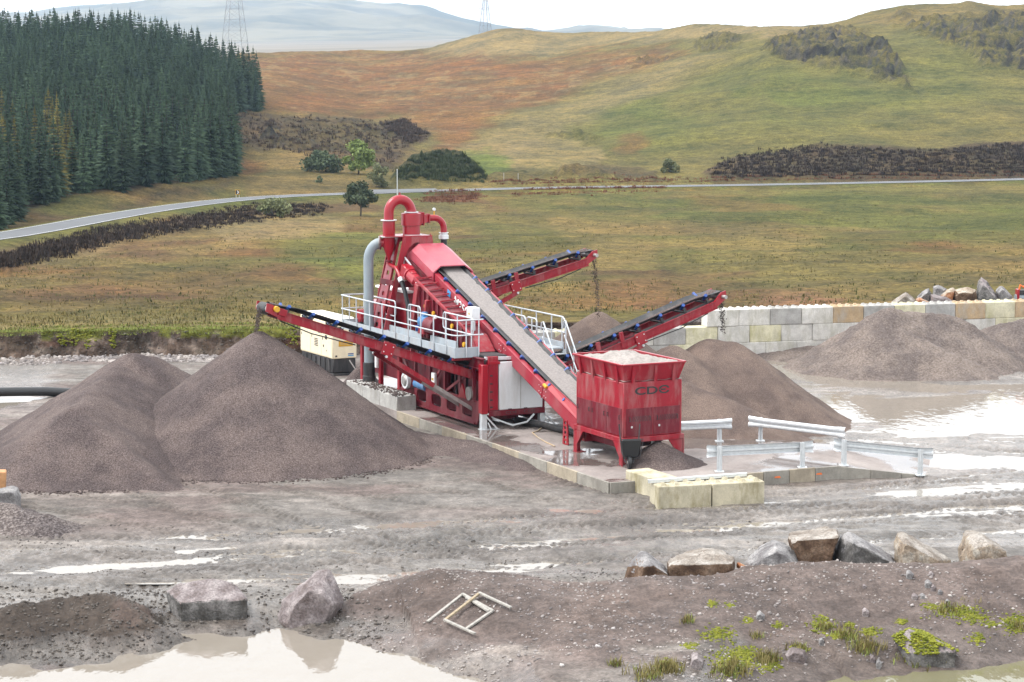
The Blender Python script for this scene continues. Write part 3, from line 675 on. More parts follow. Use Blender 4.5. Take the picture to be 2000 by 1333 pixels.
me, _ = grid_mesh('far_mountains', np.stack([FX[17:], FY[17:], FZ[17:]], -1).reshape(-1, 3), len(fu), len(FX) - 17, 'far_hill'); tag(link('far_mountains', me), kind='structure')

# --- haze
zmax = float(max(FZ.max(), TZ.max())) + 25
hz = MB().box(-2600, 3200, -60, 7600, -16, max(zmax, 70)).build('haze', None, smooth=False); tag(hz, kind='stuff')
m = bpy.data.materials.new('haze_air'); m.use_nodes = True; t = m.node_tree; t.nodes.clear()
pv = t.nodes.new('ShaderNodeVolumePrincipled'); pv.inputs['Color'].default_value = (.54, .74, 1, 1); pv.inputs['Density'].default_value = .00007; pv.inputs['Anisotropy'].default_value = .2
ou = t.nodes.new('ShaderNodeOutputMaterial'); lk(t, pv.outputs[0], ou.inputs['Volume']); hz.data.materials.append(m)

# =================================================================== THE WASHING PLANT (plant frame: x across, y along, z up)
class Plant:
    def __init__(s, name, label, cat, base):
        s.b = Vector(base); s.root = thing(name, label, cat, W(*base), YAW)
    def part(s, mb, name, mat, parent=None, bevel=0, smooth=True):
        o = mb.build(name, mat, parent or s.root, smooth, bevel)
        if parent is None: o.location = -s.b
        return o
def frame_euler(xa, ya):
    xa = Vector(xa).normalized(); ya = Vector(ya).normalized(); za = xa.cross(ya)
    return Matrix((xa, ya, za)).transposed().to_euler()

# ------------------------------------------------------------------ feed hopper
hp = Plant('feed_hopper', 'red steel feed hopper on four legs heaped with pale sand and lettered CDE', 'hopper', (1.05, 1.55, .42))
b = MB().box(0, 2.1, 0, 3.1, 1.3, 3.02)
casing = hp.part(b, 'casing', 'red', bevel=.025)
fl = MB(); o1, o2 = -.10, .07
lo = [(-o1, -o1), (2.1 + o1, -o1), (2.1 + o1, 3.1 + o1), (-o1, 3.1 + o1)]; lo = [(.1, .1), (2.0, .1), (2.0, 3.0), (.1, 3.0)]
hi = [(-o2, -o2), (2.1 + o2, -o2), (2.1 + o2, 3.1 + o2), (-o2, 3.1 + o2)]
for k in range(4):
    j = (k + 1) % 4
    def off(p, d): return (p[0] + (d if p[0] < 1 else -d), p[1] + (d if p[1] < 1.5 else -d))
    a, c = lo[k], lo[j]; e, g = hi[k], hi[j]; ai, ci, ei, gi = (off(q, .025) for q in (a, c, e, g))
    fl.hexa([(*a, 2.95), (*c, 2.95), (*ci, 2.95), (*ai, 2.95), (*e, 3.56), (*g, 3.56), (*gi, 3.56), (*ei, 3.56)])
flare = hp.part(fl, 'flared_rim', 'red')
rm = MB()
for k in range(4):
    j = (k + 1) % 4; p, q = hi[k], hi[j]; rm.beam((*p, 3.575), (*q, 3.575), .085, .05)
hp.part(rm, 'rim_flange', 'red_clean', flare, bevel=.008)
for y in (.35, 1.15, 1.95, 2.75):
    hp.part(MB().prism([(.09, 2.97), (-.055, 3.55), (-.075, 3.52), (-.02, 2.97)], 'y', y - .02, y + .09), 'rib', 'red', flare)
for x in (.30, 1.10, 1.75):
    hp.part(MB().prism([(.09, 2.97), (-.055, 3.55), (-.075, 3.52), (-.02, 2.97)], 'x', x - .02, x + .09), 'rib', 'red', flare)
# heaped sand inside and spilt on the ledge
gx, gy = np.meshgrid(np.linspace(-.03, 2.13, 44), np.linspace(-.03, 3.13, 60))
ed = np.minimum(np.minimum(gx + .03, 2.13 - gx), np.minimum(gy + .03, 3.13 - gy))
gz = 3.53 + .16 * sstep(0, 1.0, ed) * (.6 + .8 * vnoise(gx * 1.1, gy * 1.1, 3)) + .10 * fbm(gx * 2, gy * 2, 4, 7) + .035 * fbm(gx * 8, gy * 8, 3, 8)
me, _ = grid_mesh('sand_heap', np.stack([gx, gy, gz], -1).reshape(-1, 3), 44, 60, 'sand_fill'); o = link('sand_heap', me, hp.root); o.location = -hp.b
for (x0, x1, y0, y1) in ((-.0, 2.1, .005, .13), (.005, .12, .13, 3.1)):
    n1, n2 = (60, 5) if x1 - x0 > 1 else (5, 70)
    gx, gy = np.meshgrid(np.linspace(x0, x1, n1), np.linspace(y0, y1, n2)); gz = 3.025 + .05 * vnoise(gx * 4, gy * 4, 5) * np.ones_like(gx)
    me, _ = grid_mesh('spilt_sand', np.stack([gx, gy, gz], -1).reshape(-1, 3), n1, n2, 'sand_fill'); o = link('spilt_sand', me, hp.root); o.location = -hp.b
for k in range(3):
    y0 = .10 + k * .985
    d = hp.part(MB().box(-.014, .002, y0, y0 + .965, 1.345, 2.20), 'door', 'red_dark', casing, bevel=.004)
    for yy in (y0 + .1, y0 + .85): hp.part(MB().tube([(-.014, yy, 1.86), (-.05, yy, 1.86), (-.05, yy, 1.98), (-.014, yy, 1.98)], .012, 6), 'handle', 'black', d)
for x0 in (.09, 1.07):
    d = hp.part(MB().box(x0, x0 + .95, -.014, .002, 1.345, 2.20), 'door', 'red_dark', casing, bevel=.004)
    lv = MB()
    for q in range(10):
        x = x0 + .18 + q * .062; lv.add([(x, -.017, 1.78), (x + .022, -.017, 1.78), (x + .10, -.017, 1.95), (x + .078, -.017, 1.95)], [(0, 1, 2, 3)])
    hp.part(lv, 'louvre', 'black', d, smooth=False)
    for xx in (x0 + .12, x0 + .84): hp.part(MB().tube([(xx, -.014, 1.80), (xx, -.05, 1.80), (xx, -.05, 1.93), (xx, -.014, 1.93)], .012, 6), 'handle', 'black', d)
    hp.part(MB().lathe((x0 + .2, -.02, 1.62), [(.03, -.03), (.03, .03)], 8), 'knob', 'galv', d)
fr = MB(); z0, z1 = 1.14, 1.30
fr.box(-.06, .10, -.06, 3.16, z0, z1).box(2.0, 2.16, -.06, 3.16, z0, z1).box(.101, 1.999, -.06, .10, z0, z1).box(.101, 1.999, 3.0, 3.16, z0, z1)
hp.part(fr, 'base_frame', 'red', bevel=.01)
for sx, xx in ((1, -.06), (-1, 2.16)):
    for sy, yy in ((1, -.06), (-1, 3.16)):
        lg = MB(); xe = xx + sx * .20
        lg.prism([(yy, z0), (yy + sy * .62, z0), (yy + sy * .22, .68), (yy + sy * .22, .42), (yy, .42)], 'x', xx, xx + sx * .03)
        lg.prism([(xx, z0), (xx + sx * .55, z0), (xx + sx * .22, .68), (xx + sx * .22, .42), (xx, .42)], 'y', yy + sy * .031, yy + sy * .06)
        lg.box(xx - .02 * sx, xx + sx * .3, yy - .02 * sy, yy + sy * .3, .40, .425)
        hp.part(lg, 'leg', 'red')
hp.part(MB().prism([(.35, 1.15), (2.9, 1.15), (2.6, .82), (.9, .82)], 'x', .35, 1.75), 'belly_pan', 'red_dark')
hp.part(MB().tube([(1.25, .35, .4), (1.25, .35, 1.14)], .055, 10), 'prop_leg', 'galv')
text('CDЄ', 'rubber_clean', casing, (1.02, -.004, 2.72), (RAD(90), 0, 0), .33, 1.75, .003, bold=.008)
# ------------------------------------------------------------------ feed conveyor
SL = .3484; PH = math.atan(SL)
def zt(y): return 1.45 + (y - 3.92) * SL
fc = Plant('feed_conveyor', 'long red inclined conveyor carrying pale sand up from the hopper under a red hood', 'conveyor', (1.05, 3.6, .42))
for x0, x1, xf in ((.30, .34, .50), (1.78, 1.82, 1.62)):
    ch = MB(); ya, yb = 3.35, 16.3
    ch.prism([(ya, zt(ya)), (yb, zt(yb)), (yb, zt(yb) - .44), (ya, zt(ya) - .44)], 'x', x0, x1)
    a, c = sorted((x0 if x0 < 1 else x1, xf))
    ch.prism([(ya, zt(ya)), (yb, zt(yb)), (yb, zt(yb) + .02), (ya, zt(ya) + .02)], 'x', a, c)
    ch.prism([(ya, zt(ya) - .44), (yb, zt(yb) - .44), (yb, zt(yb) - .42), (ya, zt(ya) - .42)], 'x', a, c)
    sc = fc.part(ch, 'side_channel', 'red_side')
    if x0 < 1:
        for yj in (6.0, 9.05):
            fc.part(MB().prism([(yj - .02, zt(yj) + .03), (yj + .02, zt(yj) + .045), (yj + .02 + .14, zt(yj) - .43), (yj - .02 + .14, zt(yj) - .445)], 'x', .285, .30), 'splice_plate', 'red', sc)
            for s_ in (-.25, -.12, .12, .25):
                for dz in (-.1, -.3):
                    fc.part(MB().tube([(.282, yj + s_ + .05, zt(yj + s_) + dz), (.30, yj + s_ + .05, zt(yj + s_) + dz)], .016, 6), 'bolt', 'galv', sc)
# belt: troughed, with the loaded sand a separate part
def trough(y, ox, dz): return (ox, y, zt(y) + dz)
ys = np.linspace(3.4, 16.2, 60); bel = MB(); sec = [(.47, .13), (.66, .015), (1.44, .015), (1.63, .13)]
vs = []; fs = []
for i, y in enumerate(ys):
    for (ox, dz) in sec + [(x, dz - .015) for x, dz in reversed(sec)]: vs.append(trough(y, ox, dz))
    if i:
        for k in range(8): a_ = (i - 1) * 8; fs.append((a_ + k, a_ + (k + 1) % 8, a_ + 8 + (k + 1) % 8, a_ + 8 + k))
bel.add(vs, fs); bel.prism([(3.6, zt(3.6) - .34), (16.2, zt(16.2) - .34), (16.2, zt(16.2) - .36), (3.6, zt(3.6) - .36)], 'x', .55, 1.55)
belt = fc.part(bel, 'belt', 'rubber')
gx, gy = np.meshgrid(np.linspace(.76, 1.56, 16), np.linspace(3.4, 16.0, 170))
gz = zt(gy) + .015 + .055 * (1 - ((gx - 1.06) / .5) ** 2 * .2) + .02 * fbm(gx * 5, gy * 3, 3, 5)
gz = np.where(gx > 1.52, zt(gy) + .08, np.where(gx < .78, zt(gy) + .02, gz))
me, _ = grid_mesh('sand_load', np.stack([gx, gy, gz], -1).reshape(-1, 3), 16, 170, 'belt_sand'); link('sand_load', me, belt)
y = 4.75
while y < 15.2:
    idl = fc.part(MB().box(.36, 1.76, y - .03, y + .03, zt(y) - .16, zt(y) - .10).box(.36, .40, y - .03, y + .03, zt(y) - .1, zt(y) + .06).box(1.72, 1.76, y - .03, y + .03, zt(y) - .1, zt(y) + .06), 'idler_frame', 'black')
    fc.part(MB().tube([(.40, y, zt(y) + .13), (.62, y, zt(y) - .045)], .062, 10), 'wing_roller', 'blue', idl)
    fc.part(MB().tube([(1.70, y, zt(y) + .13), (1.48, y, zt(y) - .045)], .062, 10), 'wing_roller', 'blue', idl)
    fc.part(MB().tube([(.66, y, zt(y) - .07), (1.44, y, zt(y) - .07)], .055, 8), 'centre_roller', 'rubber_clean', idl)
    y += 1.04
# skirts at the loading end
for x0, x1 in ((.46, .49), (1.60, 1.63)):
    fc.part(MB().prism([(3.1, zt(3.1)), (6.0, zt(6.0)), (6.0, zt(6.0) + .16), (3.1, zt(3.1) + .30)], 'x', x0, x1), 'skirt', 'red')
fc.part(MB().add([(.305, 3.2, zt(3.2) + .03), (.305, 6.0, zt(6.0) + .03), (.475, 6.0, zt(6.0) + .16), (.475, 3.2, zt(3.2) + .28)], [(0, 1, 2, 3)]), 'skirt_cover', 'red_clean', smooth=False)
fc.part(MB().box(.28, 1.82, 3.0, 3.36, .72, 1.25), 'tail_box', 'red', bevel=.02)
fc.part(MB().prism([(3.15, .75), (4.6, 1.28), (4.6, 1.22), (3.15, .69)], 'x', .34, 1.78), 'bottom_plate', 'red_dark')
# hood over the head
def sec_at(y, k=1.0, dz=0): return [(.24, y, zt(y) - .30 + dz), (.24, y, zt(y) + .06 + dz), (.54, y, zt(y) + .30 * k + dz), (1.54, y, zt(y) + .30 * k + dz), (1.88, y, zt(y) + .06 + dz), (1.88, y, zt(y) - .30 + dz)]
hd = MB(); S0 = [sec_at(14.78), sec_at(15.9), sec_at(16.75), [(p[0], p[1] + .35, p[2] - .16) for p in sec_at(16.75)], [(p[0], p[1] + .55, p[2] - .75) for p in sec_at(16.75)]]
vs = []; fs = []
for i, r in enumerate(S0):
    vs += r + [(1.06 + (p[0] - 1.06) * .96, p[1], p[2] - .035) for p in r]
    if i:
        for k in range(5):
            a_ = (i - 1) * 12; fs.append((a_ + k, a_ + k + 1, a_ + 12 + k + 1, a_ + 12 + k)); fs.append((a_ + 6 + k, a_ + 18 + k, a_ + 18 + k + 1, a_ + 6 + k + 1))
for k in range(5): fs.append((k, 6 + k, 7 + k, k + 1))
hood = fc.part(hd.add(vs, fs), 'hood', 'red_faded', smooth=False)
fc.part(MB().box(.34, 1.78, 16.35, 17.25, 4.3, 5.55), 'discharge_chute', 'red')
fc.part(MB().tube([(.34, 16.2, zt(16.2) - .16), (1.78, 16.2, zt(16.2) - .16)], .19, 14), 'head_drum', 'rubber')
text('M2500', 'white_paint', fc.root, Vector((.283, 12.35, zt(12.35) - .20)) - fc.b, frame_euler((0, -math.cos(PH), -math.sin(PH)), (0, -math.sin(PH), math.cos(PH))), .46, 1.15, .002, bold=.008)
fc.part(MB().prism([(13.62, zt(13.62) - .05), (13.35, zt(13.35) - .05), (13.35 + .05, zt(13.35) - .30), (13.62 + .05, zt(13.62) - .30)], 'x', .290, .298), 'blue_mark', 'decal_blue')
# drive motor on the side of the head
dr = MB(); p = Vector((-.12, 16.75, 5.36)); q = Vector((-.12, 15.25, 4.86))
mot = fc.part(MB().tube([q.lerp(p, .0), q.lerp(p, .08), q.lerp(p, .09), q.lerp(p, .5), q.lerp(p, .5), q.lerp(p, .56)], [.12, .19, .225, .225, .26, .26], 14), 'drive_motor', 'red_clean')
fc.part(MB().beam(q.lerp(p, .56), q.lerp(p, .86),   .38, .48), 'gearbox', 'red_clean', mot, bevel=.03)
fc.part(MB().beam(q.lerp(p, .22) + Vector((-.02, 0, .2)), q.lerp(p, .42) + Vector((-.02, 0, .2)), .2, .12), 'terminal_box', 'red_clean', mot, bevel=.02)
fc.part(MB().tube([q.lerp(p, -.07), q.lerp(p, .01)], [.13, .15], 12), 'fan_cowl', 'galv', mot)
fc.part(MB().prism([(15.4, 4.75), (16.9, 5.45), (17.05, 5.75), (16.8, 5.6), (15.3, 5.05)], 'x', .24, .28), 'drive_plate', 'red_dark')
fc.part(MB().beam((.02, 16.9, 5.72), (.02, 17.1, 5.1), .05, .05).beam((.02, 16.9, 5.72), (.02, 16.3, 5.45), .05, .05), 'guard_frame', 'rail_galv')
# support stand with square holes beside the tail
st = MB(); st.holeplate((.28, 4.55, .42), (0, -1, 0), (0, 0, 1), (.04, 0, 0), [(-.02 + .012 * i, .36 - .012 * i, .16 * i, .16 * i + .16, .09, .25, .16 * i + .03, .16 * i + .13) for i in range(5)])
st.beam((.30, 4.56, .42), (.30, 4.5, 1.25), .05, .03).beam((.30, 4.20, .42), (.30, 4.27, 1.25), .05, .03)
fc.part(st, 'support_stand', 'red_clean')
fc.part(MB().holeplate((1.78, 4.55, .42), (0, -1, 0), (0, 0, 1), (.04, 0, 0), [(0, .36, .16 * i, .16 * i + .16, .09, .25, .16 * i + .03, .16 * i + .13) for i in range(5)]), 'support_stand', 'red_clean')
fc.part(MB().tube([(.30, 5.75, zt(5.75) + .05), (.30, 5.95, zt(5.95) + .05)], .06, 8), 'pull_switch', 'yellow')

# ------------------------------------------------------------------ chassis and screen
ch = Plant('wash_plant', 'maroon steel washing plant chassis with grey walkways, white end panel and jack legs', 'wash plant', (.4, 13.5, .42))
def colm(x, y, w, d, z0, z1, mat='red_dark', name='column', bev=.015): return ch.part(MB().box(x - w / 2, x + w / 2, y - d / 2, y + d / 2, z0, z1), name, mat, bevel=bev)
# lower perforated side beams
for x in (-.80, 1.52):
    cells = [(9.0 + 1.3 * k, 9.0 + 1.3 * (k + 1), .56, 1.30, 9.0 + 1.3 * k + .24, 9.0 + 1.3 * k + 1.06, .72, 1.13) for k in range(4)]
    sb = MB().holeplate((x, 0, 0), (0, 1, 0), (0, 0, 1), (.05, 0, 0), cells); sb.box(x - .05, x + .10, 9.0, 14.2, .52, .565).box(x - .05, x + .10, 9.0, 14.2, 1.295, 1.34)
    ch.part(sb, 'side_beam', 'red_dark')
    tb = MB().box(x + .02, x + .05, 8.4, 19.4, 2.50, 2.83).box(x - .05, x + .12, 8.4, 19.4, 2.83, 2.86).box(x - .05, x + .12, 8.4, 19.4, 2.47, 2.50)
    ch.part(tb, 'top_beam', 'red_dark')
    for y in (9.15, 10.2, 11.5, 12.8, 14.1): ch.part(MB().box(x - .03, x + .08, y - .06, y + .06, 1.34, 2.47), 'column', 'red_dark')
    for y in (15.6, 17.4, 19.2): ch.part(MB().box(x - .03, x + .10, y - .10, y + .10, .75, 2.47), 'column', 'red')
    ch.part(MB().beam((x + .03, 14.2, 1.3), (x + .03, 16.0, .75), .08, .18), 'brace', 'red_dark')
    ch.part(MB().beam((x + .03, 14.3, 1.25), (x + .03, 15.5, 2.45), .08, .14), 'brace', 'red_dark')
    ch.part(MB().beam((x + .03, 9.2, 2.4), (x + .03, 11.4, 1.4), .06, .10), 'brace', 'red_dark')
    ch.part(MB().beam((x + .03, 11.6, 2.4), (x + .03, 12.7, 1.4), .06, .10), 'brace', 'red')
    ch.part(MB().prism([(8.55, 1.34), (9.05, 1.34), (9.05, .60), (9.3, .52), (8.9, .52), (8.75, .70)], 'x', x, x + .06), 'knee_plate', 'red_dark')
# front end: column block, white panel, lettered beam
ch.part(MB().box(-.86, -.62, 8.32, 8.62, .95, 2.66), 'front_column', 'red_clean', bevel=.02)
fp = ch.part(MB().box(-.60, -.22, 8.36, 8.50, 1.06, 2.92), 'front_plate', 'red', bevel=.01)
for z in (1.15, 1.40, 1.68, 1.96, 2.24):
    ch.part(MB().box(-.54, -.44, 8.345, 8.365, z, z + .05), 'slot', 'black', fp)
ch.part(MB().box(-.62, -.18, 8.30, 8.52, 2.66, 2.75), 'top_plate', 'red_clean')
eb = ch.part(MB().box(-.60, 1.56, 8.30, 8.50, .86, 1.05), 'end_beam', 'red_dark', bevel=.01)
for xx in (.25, .95): text('CDE', 'black', eb, (xx, 8.298, .955), (RAD(90), 0, 0), .13, 1.8, .002)
wp = ch.part(MB().box(-.19, 1.48, 8.34, 8.46, 1.06, 2.72), 'white_panel', 'white_panel', bevel=.012)
ch.part(MB().box(.15, .28, 8.325, 8.34, 1.065, 1.09).box(.75, .88, 8.325, 8.34, 1.065, 1.09), 'latch', 'black', wp)
ch.part(MB().box(.62, .635, 8.333, 8.341, 1.08, 2.70), 'panel_seam', 'steel', wp)
ch.part(MB().box(1.49, 1.56, 8.34, 8.5, 1.05, 2.72), 'corner_post', 'red_dark')
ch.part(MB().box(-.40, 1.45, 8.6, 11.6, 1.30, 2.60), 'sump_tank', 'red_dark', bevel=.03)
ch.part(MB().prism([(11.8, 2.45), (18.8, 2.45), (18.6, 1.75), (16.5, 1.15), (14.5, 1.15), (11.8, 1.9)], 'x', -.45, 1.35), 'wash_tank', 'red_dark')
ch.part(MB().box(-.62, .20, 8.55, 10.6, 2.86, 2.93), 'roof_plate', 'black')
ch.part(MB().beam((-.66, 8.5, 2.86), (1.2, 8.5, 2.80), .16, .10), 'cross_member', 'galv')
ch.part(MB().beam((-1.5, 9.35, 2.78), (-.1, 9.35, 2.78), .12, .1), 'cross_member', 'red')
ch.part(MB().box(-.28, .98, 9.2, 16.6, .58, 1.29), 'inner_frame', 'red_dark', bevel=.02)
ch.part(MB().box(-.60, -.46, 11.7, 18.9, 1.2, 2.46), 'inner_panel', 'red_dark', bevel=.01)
for y in (9.9, 10.8, 12.2, 13.4): ch.part(MB().tube([(-.62, y, 1.0), (-.55, y + .3, 1.7), (-.6, y + .1, 2.4)], .05, 8), 'hydraulic_hose', 'rubber_clean')
# jack legs with spread feet
for x, y, z1 in ((-.74, 8.47, .96), (1.50, 8.47, .90), (-.76, 15.6, .78), (1.56, 15.6, .78), (-.76, 19.2, .78)):
    jl = ch.part(MB().box(x - .10, x + .10, y - .10, y + .10, .43, z1), 'jack_leg', 'galv', bevel=.008)
    f_ = MB().box(x - .16, x + .55, y - .2, y + .1, .405, .43)
    f_.beam((x + .06, y - .12, .85), (x + .45, y - .15, .43), .05, .05).beam((x + .12, y - .12, .65), (x + .22, y - .15, .43), .04, .04)
    if y < 9: ch.part(f_, 'foot_plate', 'galv', jl)
ch.part(MB().beam((-.74, 8.35, 1.02), (-.60, 8.35, .92), .02, .03).beam((-.70, 8.34, 1.02), (-.56, 8.34, .92), .02, .03), 'pin', 'white_paint')
# pump and valve in the side of the chassis
pm_ = ch.part(MB().tube([(-.95, 14.75, 1.35), (-.45, 14.75, 1.35)], [.30, .30], 18), 'pump', 'white_panel')
ch.part(MB().tube([(-1.0, 14.75, 1.35), (-.95, 14.75, 1.35)], [.16, .22], 16), 'pump_inlet', 'steel', pm_)
ch.part(MB().tube([(-.7, 14.2, 1.30), (-.7, 13.2, 1.30)], [.17, .20], 14), 'pump_motor', 'motor_blue')
ch.part(MB().box(-.92, -.82, 12.15, 12.42, 1.42, 1.92), 'switch_box', 'white_paint', bevel=.01)
ch.part(MB().box(-.94, -.92, 12.22, 12.34, 1.66, 1.74), 'switch', 'yellow')
ch.part(MB().box(-.95, -.85, 17.42, 17.58, 1.5, 2.05), 'switch_box', 'white_paint', bevel=.01)
ch.part(MB().prism([(9.5, 1.35), (10.1, 1.35), (9.8, 1.85)], 'x', -.93, -.87), 'guard_plate', 'red_clean')
ch.part(MB().tube([(-.9, 9.35, 1.55), (-.75, 9.35, 1.55)], .24, 16), 'tail_drum', 'steel')
ch.part(MB().tube([(-.6, 8.9, 1.2), (-.3, 8.6, .75), (.3, 8.3, .5), (.8, 8.2, .6), (1.1, 8.25, .85)], .035, 8), 'hose', 'galv')
# screen box: inclined ribbed body under the conveyor
def zs(y): return 3.50 + (y - 10.2) * .33
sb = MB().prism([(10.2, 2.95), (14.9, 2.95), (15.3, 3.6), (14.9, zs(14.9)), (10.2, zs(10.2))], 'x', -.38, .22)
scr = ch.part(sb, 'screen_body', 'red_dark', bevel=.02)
for k in range(11):
    y = 10.45 + k * .41; ch.part(MB().box(-.44, -.38, y - .035, y + .035, 2.98, zs(y) - .05), 'rib', 'red_dark', scr)
ch.part(MB().prism([(10.0, zs(10.0) - .04), (15.0, zs(15.0) - .04), (15.0, zs(15.0) + .05), (10.0, zs(10.0) + .05)], 'x', -.46, -.38), 'top_rail', 'red', scr)
for k in range(9):
    y = 10.8 + k * .5; ch.part(MB().beam((-.38, y, zs(y) + .06), (.24, y + .1, zs(y) + .10), .07, .05), 'cross_rib', 'red', scr)
ch.part(MB().prism([(9.5, 2.95), (10.2, 2.95), (10.2, 3.5), (9.8, 3.2)], 'x', -.40, .22), 'feed_lip', 'red', scr)
for y, z in ((13.9, 4.15), (13.2, 3.95), (11.6, 3.65), (10.6, 3.1)): ch.part(MB().tube([(-.50, y, z), (-.44, y, z)], .09, 10), 'sight_cap', 'yellow', scr)
ch.part(MB().beam((-.45, 15.1, 3.3), (-.45, 14.6, 4.9), .16, .30), 'spring_post', 'red', scr, bevel=.02)
ch.part(MB().beam((-.45, 13.9, 3.2), (-.45, 13.7, 4.4), .14, .24), 'spring_post', 'red', scr, bevel=.02)
ch.part(MB().beam((-.46, 12.0, 3.0), (-.46, 12.0, 3.9), .14, .2), 'spring_post', 'red_dark', scr, bevel=.02)
# white control box by the conveyor, blue motor and red drum on the walkway
cb = ch.part(MB().box(-.30, .02, 10.3, 10.75, 4.02, 4.42), 'control_box', 'white_panel', bevel=.015)
ch.part(MB().box(-.18, -.08, 10.48, 10.58, 2.95, 4.02), 'control_post', 'rail_galv', cb); ch.part(MB().tube([(-.32, 10.52, 4.2), (-.30, 10.52, 4.2)], .04, 8), 'switch', 'yellow', cb)
vm = ch.part(MB().tube([(-.62, 13.35, 3.62), (-.62, 13.40, 3.62), (-.62, 13.42, 3.62), (-.62, 13.85, 3.62), (-.62, 13.95, 3.62)], [.14, .19, .21, .21, .15], 16), 'vibrator_motor', 'motor_blue')
ch.part(MB().box(-.70, -.54, 13.5, 13.75, 3.82, 3.98), 'terminal_box', 'motor_blue', vm, bevel=.015); ch.part(MB().box(-.80, -.44, 13.35, 13.9, 3.18, 3.40), 'motor_base', 'red', vm, bevel=.02)
ch.part(MB().tube([(-.85, 13.95, 3.36), (-.72, 13.9, 3.36)], .12, 12), 'motor_foot', 'blue', vm)
ch.part(MB().tube([(-.62, 12.5, 3.55), (-.62, 13.25, 3.55)], .29, 18), 'drive_drum', 'red_dark')
ch.part(MB().box(-.66, -.60, 12.62, 12.72, 3.45, 3.95), 'sticker_plate', 'white_paint')
# tank under the cyclone tower
tk = ch.part(MB().box(.05, 1.7, 16.8, 19.6, 2.87, 4.36), 'thickener_tank', 'red', bevel=.02)
ch.part(MB().box(-.02, 1.77, 16.73, 19.67, 4.36, 4.44), 'tank_rim', 'white_paint', tk)
ch.part(MB().tube([(-.85, 19.4, 3.3), (-.45, 19.4, 3.3)], .26, 16), 'side_drum', 'red_clean')
ch.part(MB().box(-.5, .04, 17.9, 19.7, 2.88, 3.9), 'side_tank', 'red_clean', bevel=.02)
text('l.com', 'white_paint', ch.root, Vector((-.836, 12.0, 2.66)) - ch.b, frame_euler((0, -1, 0), (0, 0, 1)), .26, 1.1, .002)
# walkways
def toe(mb, x0, x1, y0, y1, z): mb.box(x0, x1, y0, y1, z, z + .30)
wk = ch.part(MB().box(-1.48, -.62, 9.15, 19.5, 2.90, 2.95), 'walkway_deck', 'walk_grey')
for nm, a in (('outer_toe_board', (-1.52, -1.48, 9.1, 19.5)), ('end_toe_board', (-1.48, -.62, 9.1, 9.14)), ('far_toe_board', (-1.48, -.62, 19.46, 19.5)), ('inner_toe_board', (-.64, -.61, 10.9, 13.1)), ('inner_toe_board', (-.64, -.61, 14.0, 19.4))):
    ch.part(MB().box(a[0], a[1], a[2], a[3], 2.84, 3.19), nm, 'walk_grey', wk)
wk2 = ch.part(MB().box(1.95, 2.95, 9.6, 15.5, 2.88, 2.93), 'walkway_deck', 'walk_grey')
ch.part(MB().box(2.93, 2.97, 9.6, 15.5, 2.84, 3.12), 'outer_toe_board', 'walk_grey', wk2); ch.part(MB().box(1.92, 1.96, 10.2, 15.5, 2.84, 3.12), 'inner_toe_board', 'walk_grey', wk2)
for y in (10.5, 12.8, 15.2): ch.part(MB().beam((1.55, y, 2.55), (2.9, y, 2.83), .08, .1), 'bracket', 'red_dark', wk2); ch.part(MB().beam((-.75, y, 2.55), (-1.45, y, 2.84), .08, .08), 'bracket', 'red_dark', wk)
def handrail(segs, posts, z0, z1, closed_ends=True, r=.026):
    hr = ch.part(MB().tube(segs[0], r, 8), 'handrail', 'rail_galv')
    for s_ in segs[1:]: ch.part(MB().tube(s_, r * .92, 8), 'rail', 'rail_galv', hr)
    for x, y in posts: ch.part(MB().tube([(x, y, z0), (x, y, z1)], r * .9, 8), 'post', 'rail_galv', hr)
    return hr
xo = -1.55
for z in (4.14, 3.62): pass
handrail([[(-.62, 19.4, 4.14), (-1.45, 19.45, 4.14), (xo, 19.4, 4.14), (xo, 9.3, 4.14), (-1.45, 9.07, 4.14), (-.45, 9.07, 4.14)],
          [(-.62, 19.4, 3.62), (-1.45, 19.45, 3.62), (xo, 19.4, 3.62), (xo, 9.3, 3.62), (-1.45, 9.07, 3.62), (-.45, 9.07, 3.62)]],
         [(xo, y) for y in (19.3, 17.9, 16.6, 15.4, 14.2, 13.0, 11.9, 10.8, 9.75)] + [(-1.2, 19.45), (-.62, 19.4), (-1.1, 9.07), (-.62, 9.07)], 2.86, 4.14)
def loop(x, ya, yb, z0, z1):
    c = .12; pts = [(x, ya, z1 - c), (x, ya + c * .3, z1 - c * .3), (x, ya + c, z1), (x, yb - c, z1), (x, yb - c * .3, z1 - c * .3), (x, yb, z1 - c), (x, yb, z0 + c), (x, yb - c * .3, z0 + c * .3), (x, yb - c, z0), (x, ya + c, z0), (x, ya + c * .3, z0 + c * .3), (x, ya, z0 + c), (x, ya, z1 - c)]
    return pts
handrail([loop(-.58, 9.6, 12.1, 3.55, 4.12)], [(-.58, 9.75), (-.58, 10.9), (-.58, 11.9)], 2.95, 4.12)
handrail([loop(-.58, 14.1, 15.2, 3.55, 4.12)], [(-.58, 14.3), (-.58, 15.0)], 2.95, 4.12)
handrail([loop(-.58, 16.4, 19.3, 3.55, 4.12)], [(-.58, 17.4), (-.58, 18.6)], 2.95, 4.12)
handrail([[(3.0, 15.5, 4.0), (3.0, 9.75, 4.0), (3.0, 9.62, 3.93), (3.0, 9.56, 3.8), (3.0, 9.56, 3.45)], [(3.0, 15.5, 3.45), (3.0, 9.56, 3.45)]], [(3.0, y) for y in (15.4, 14.2, 13.0, 11.8, 10.6, 9.8)], 2.85, 4.0)
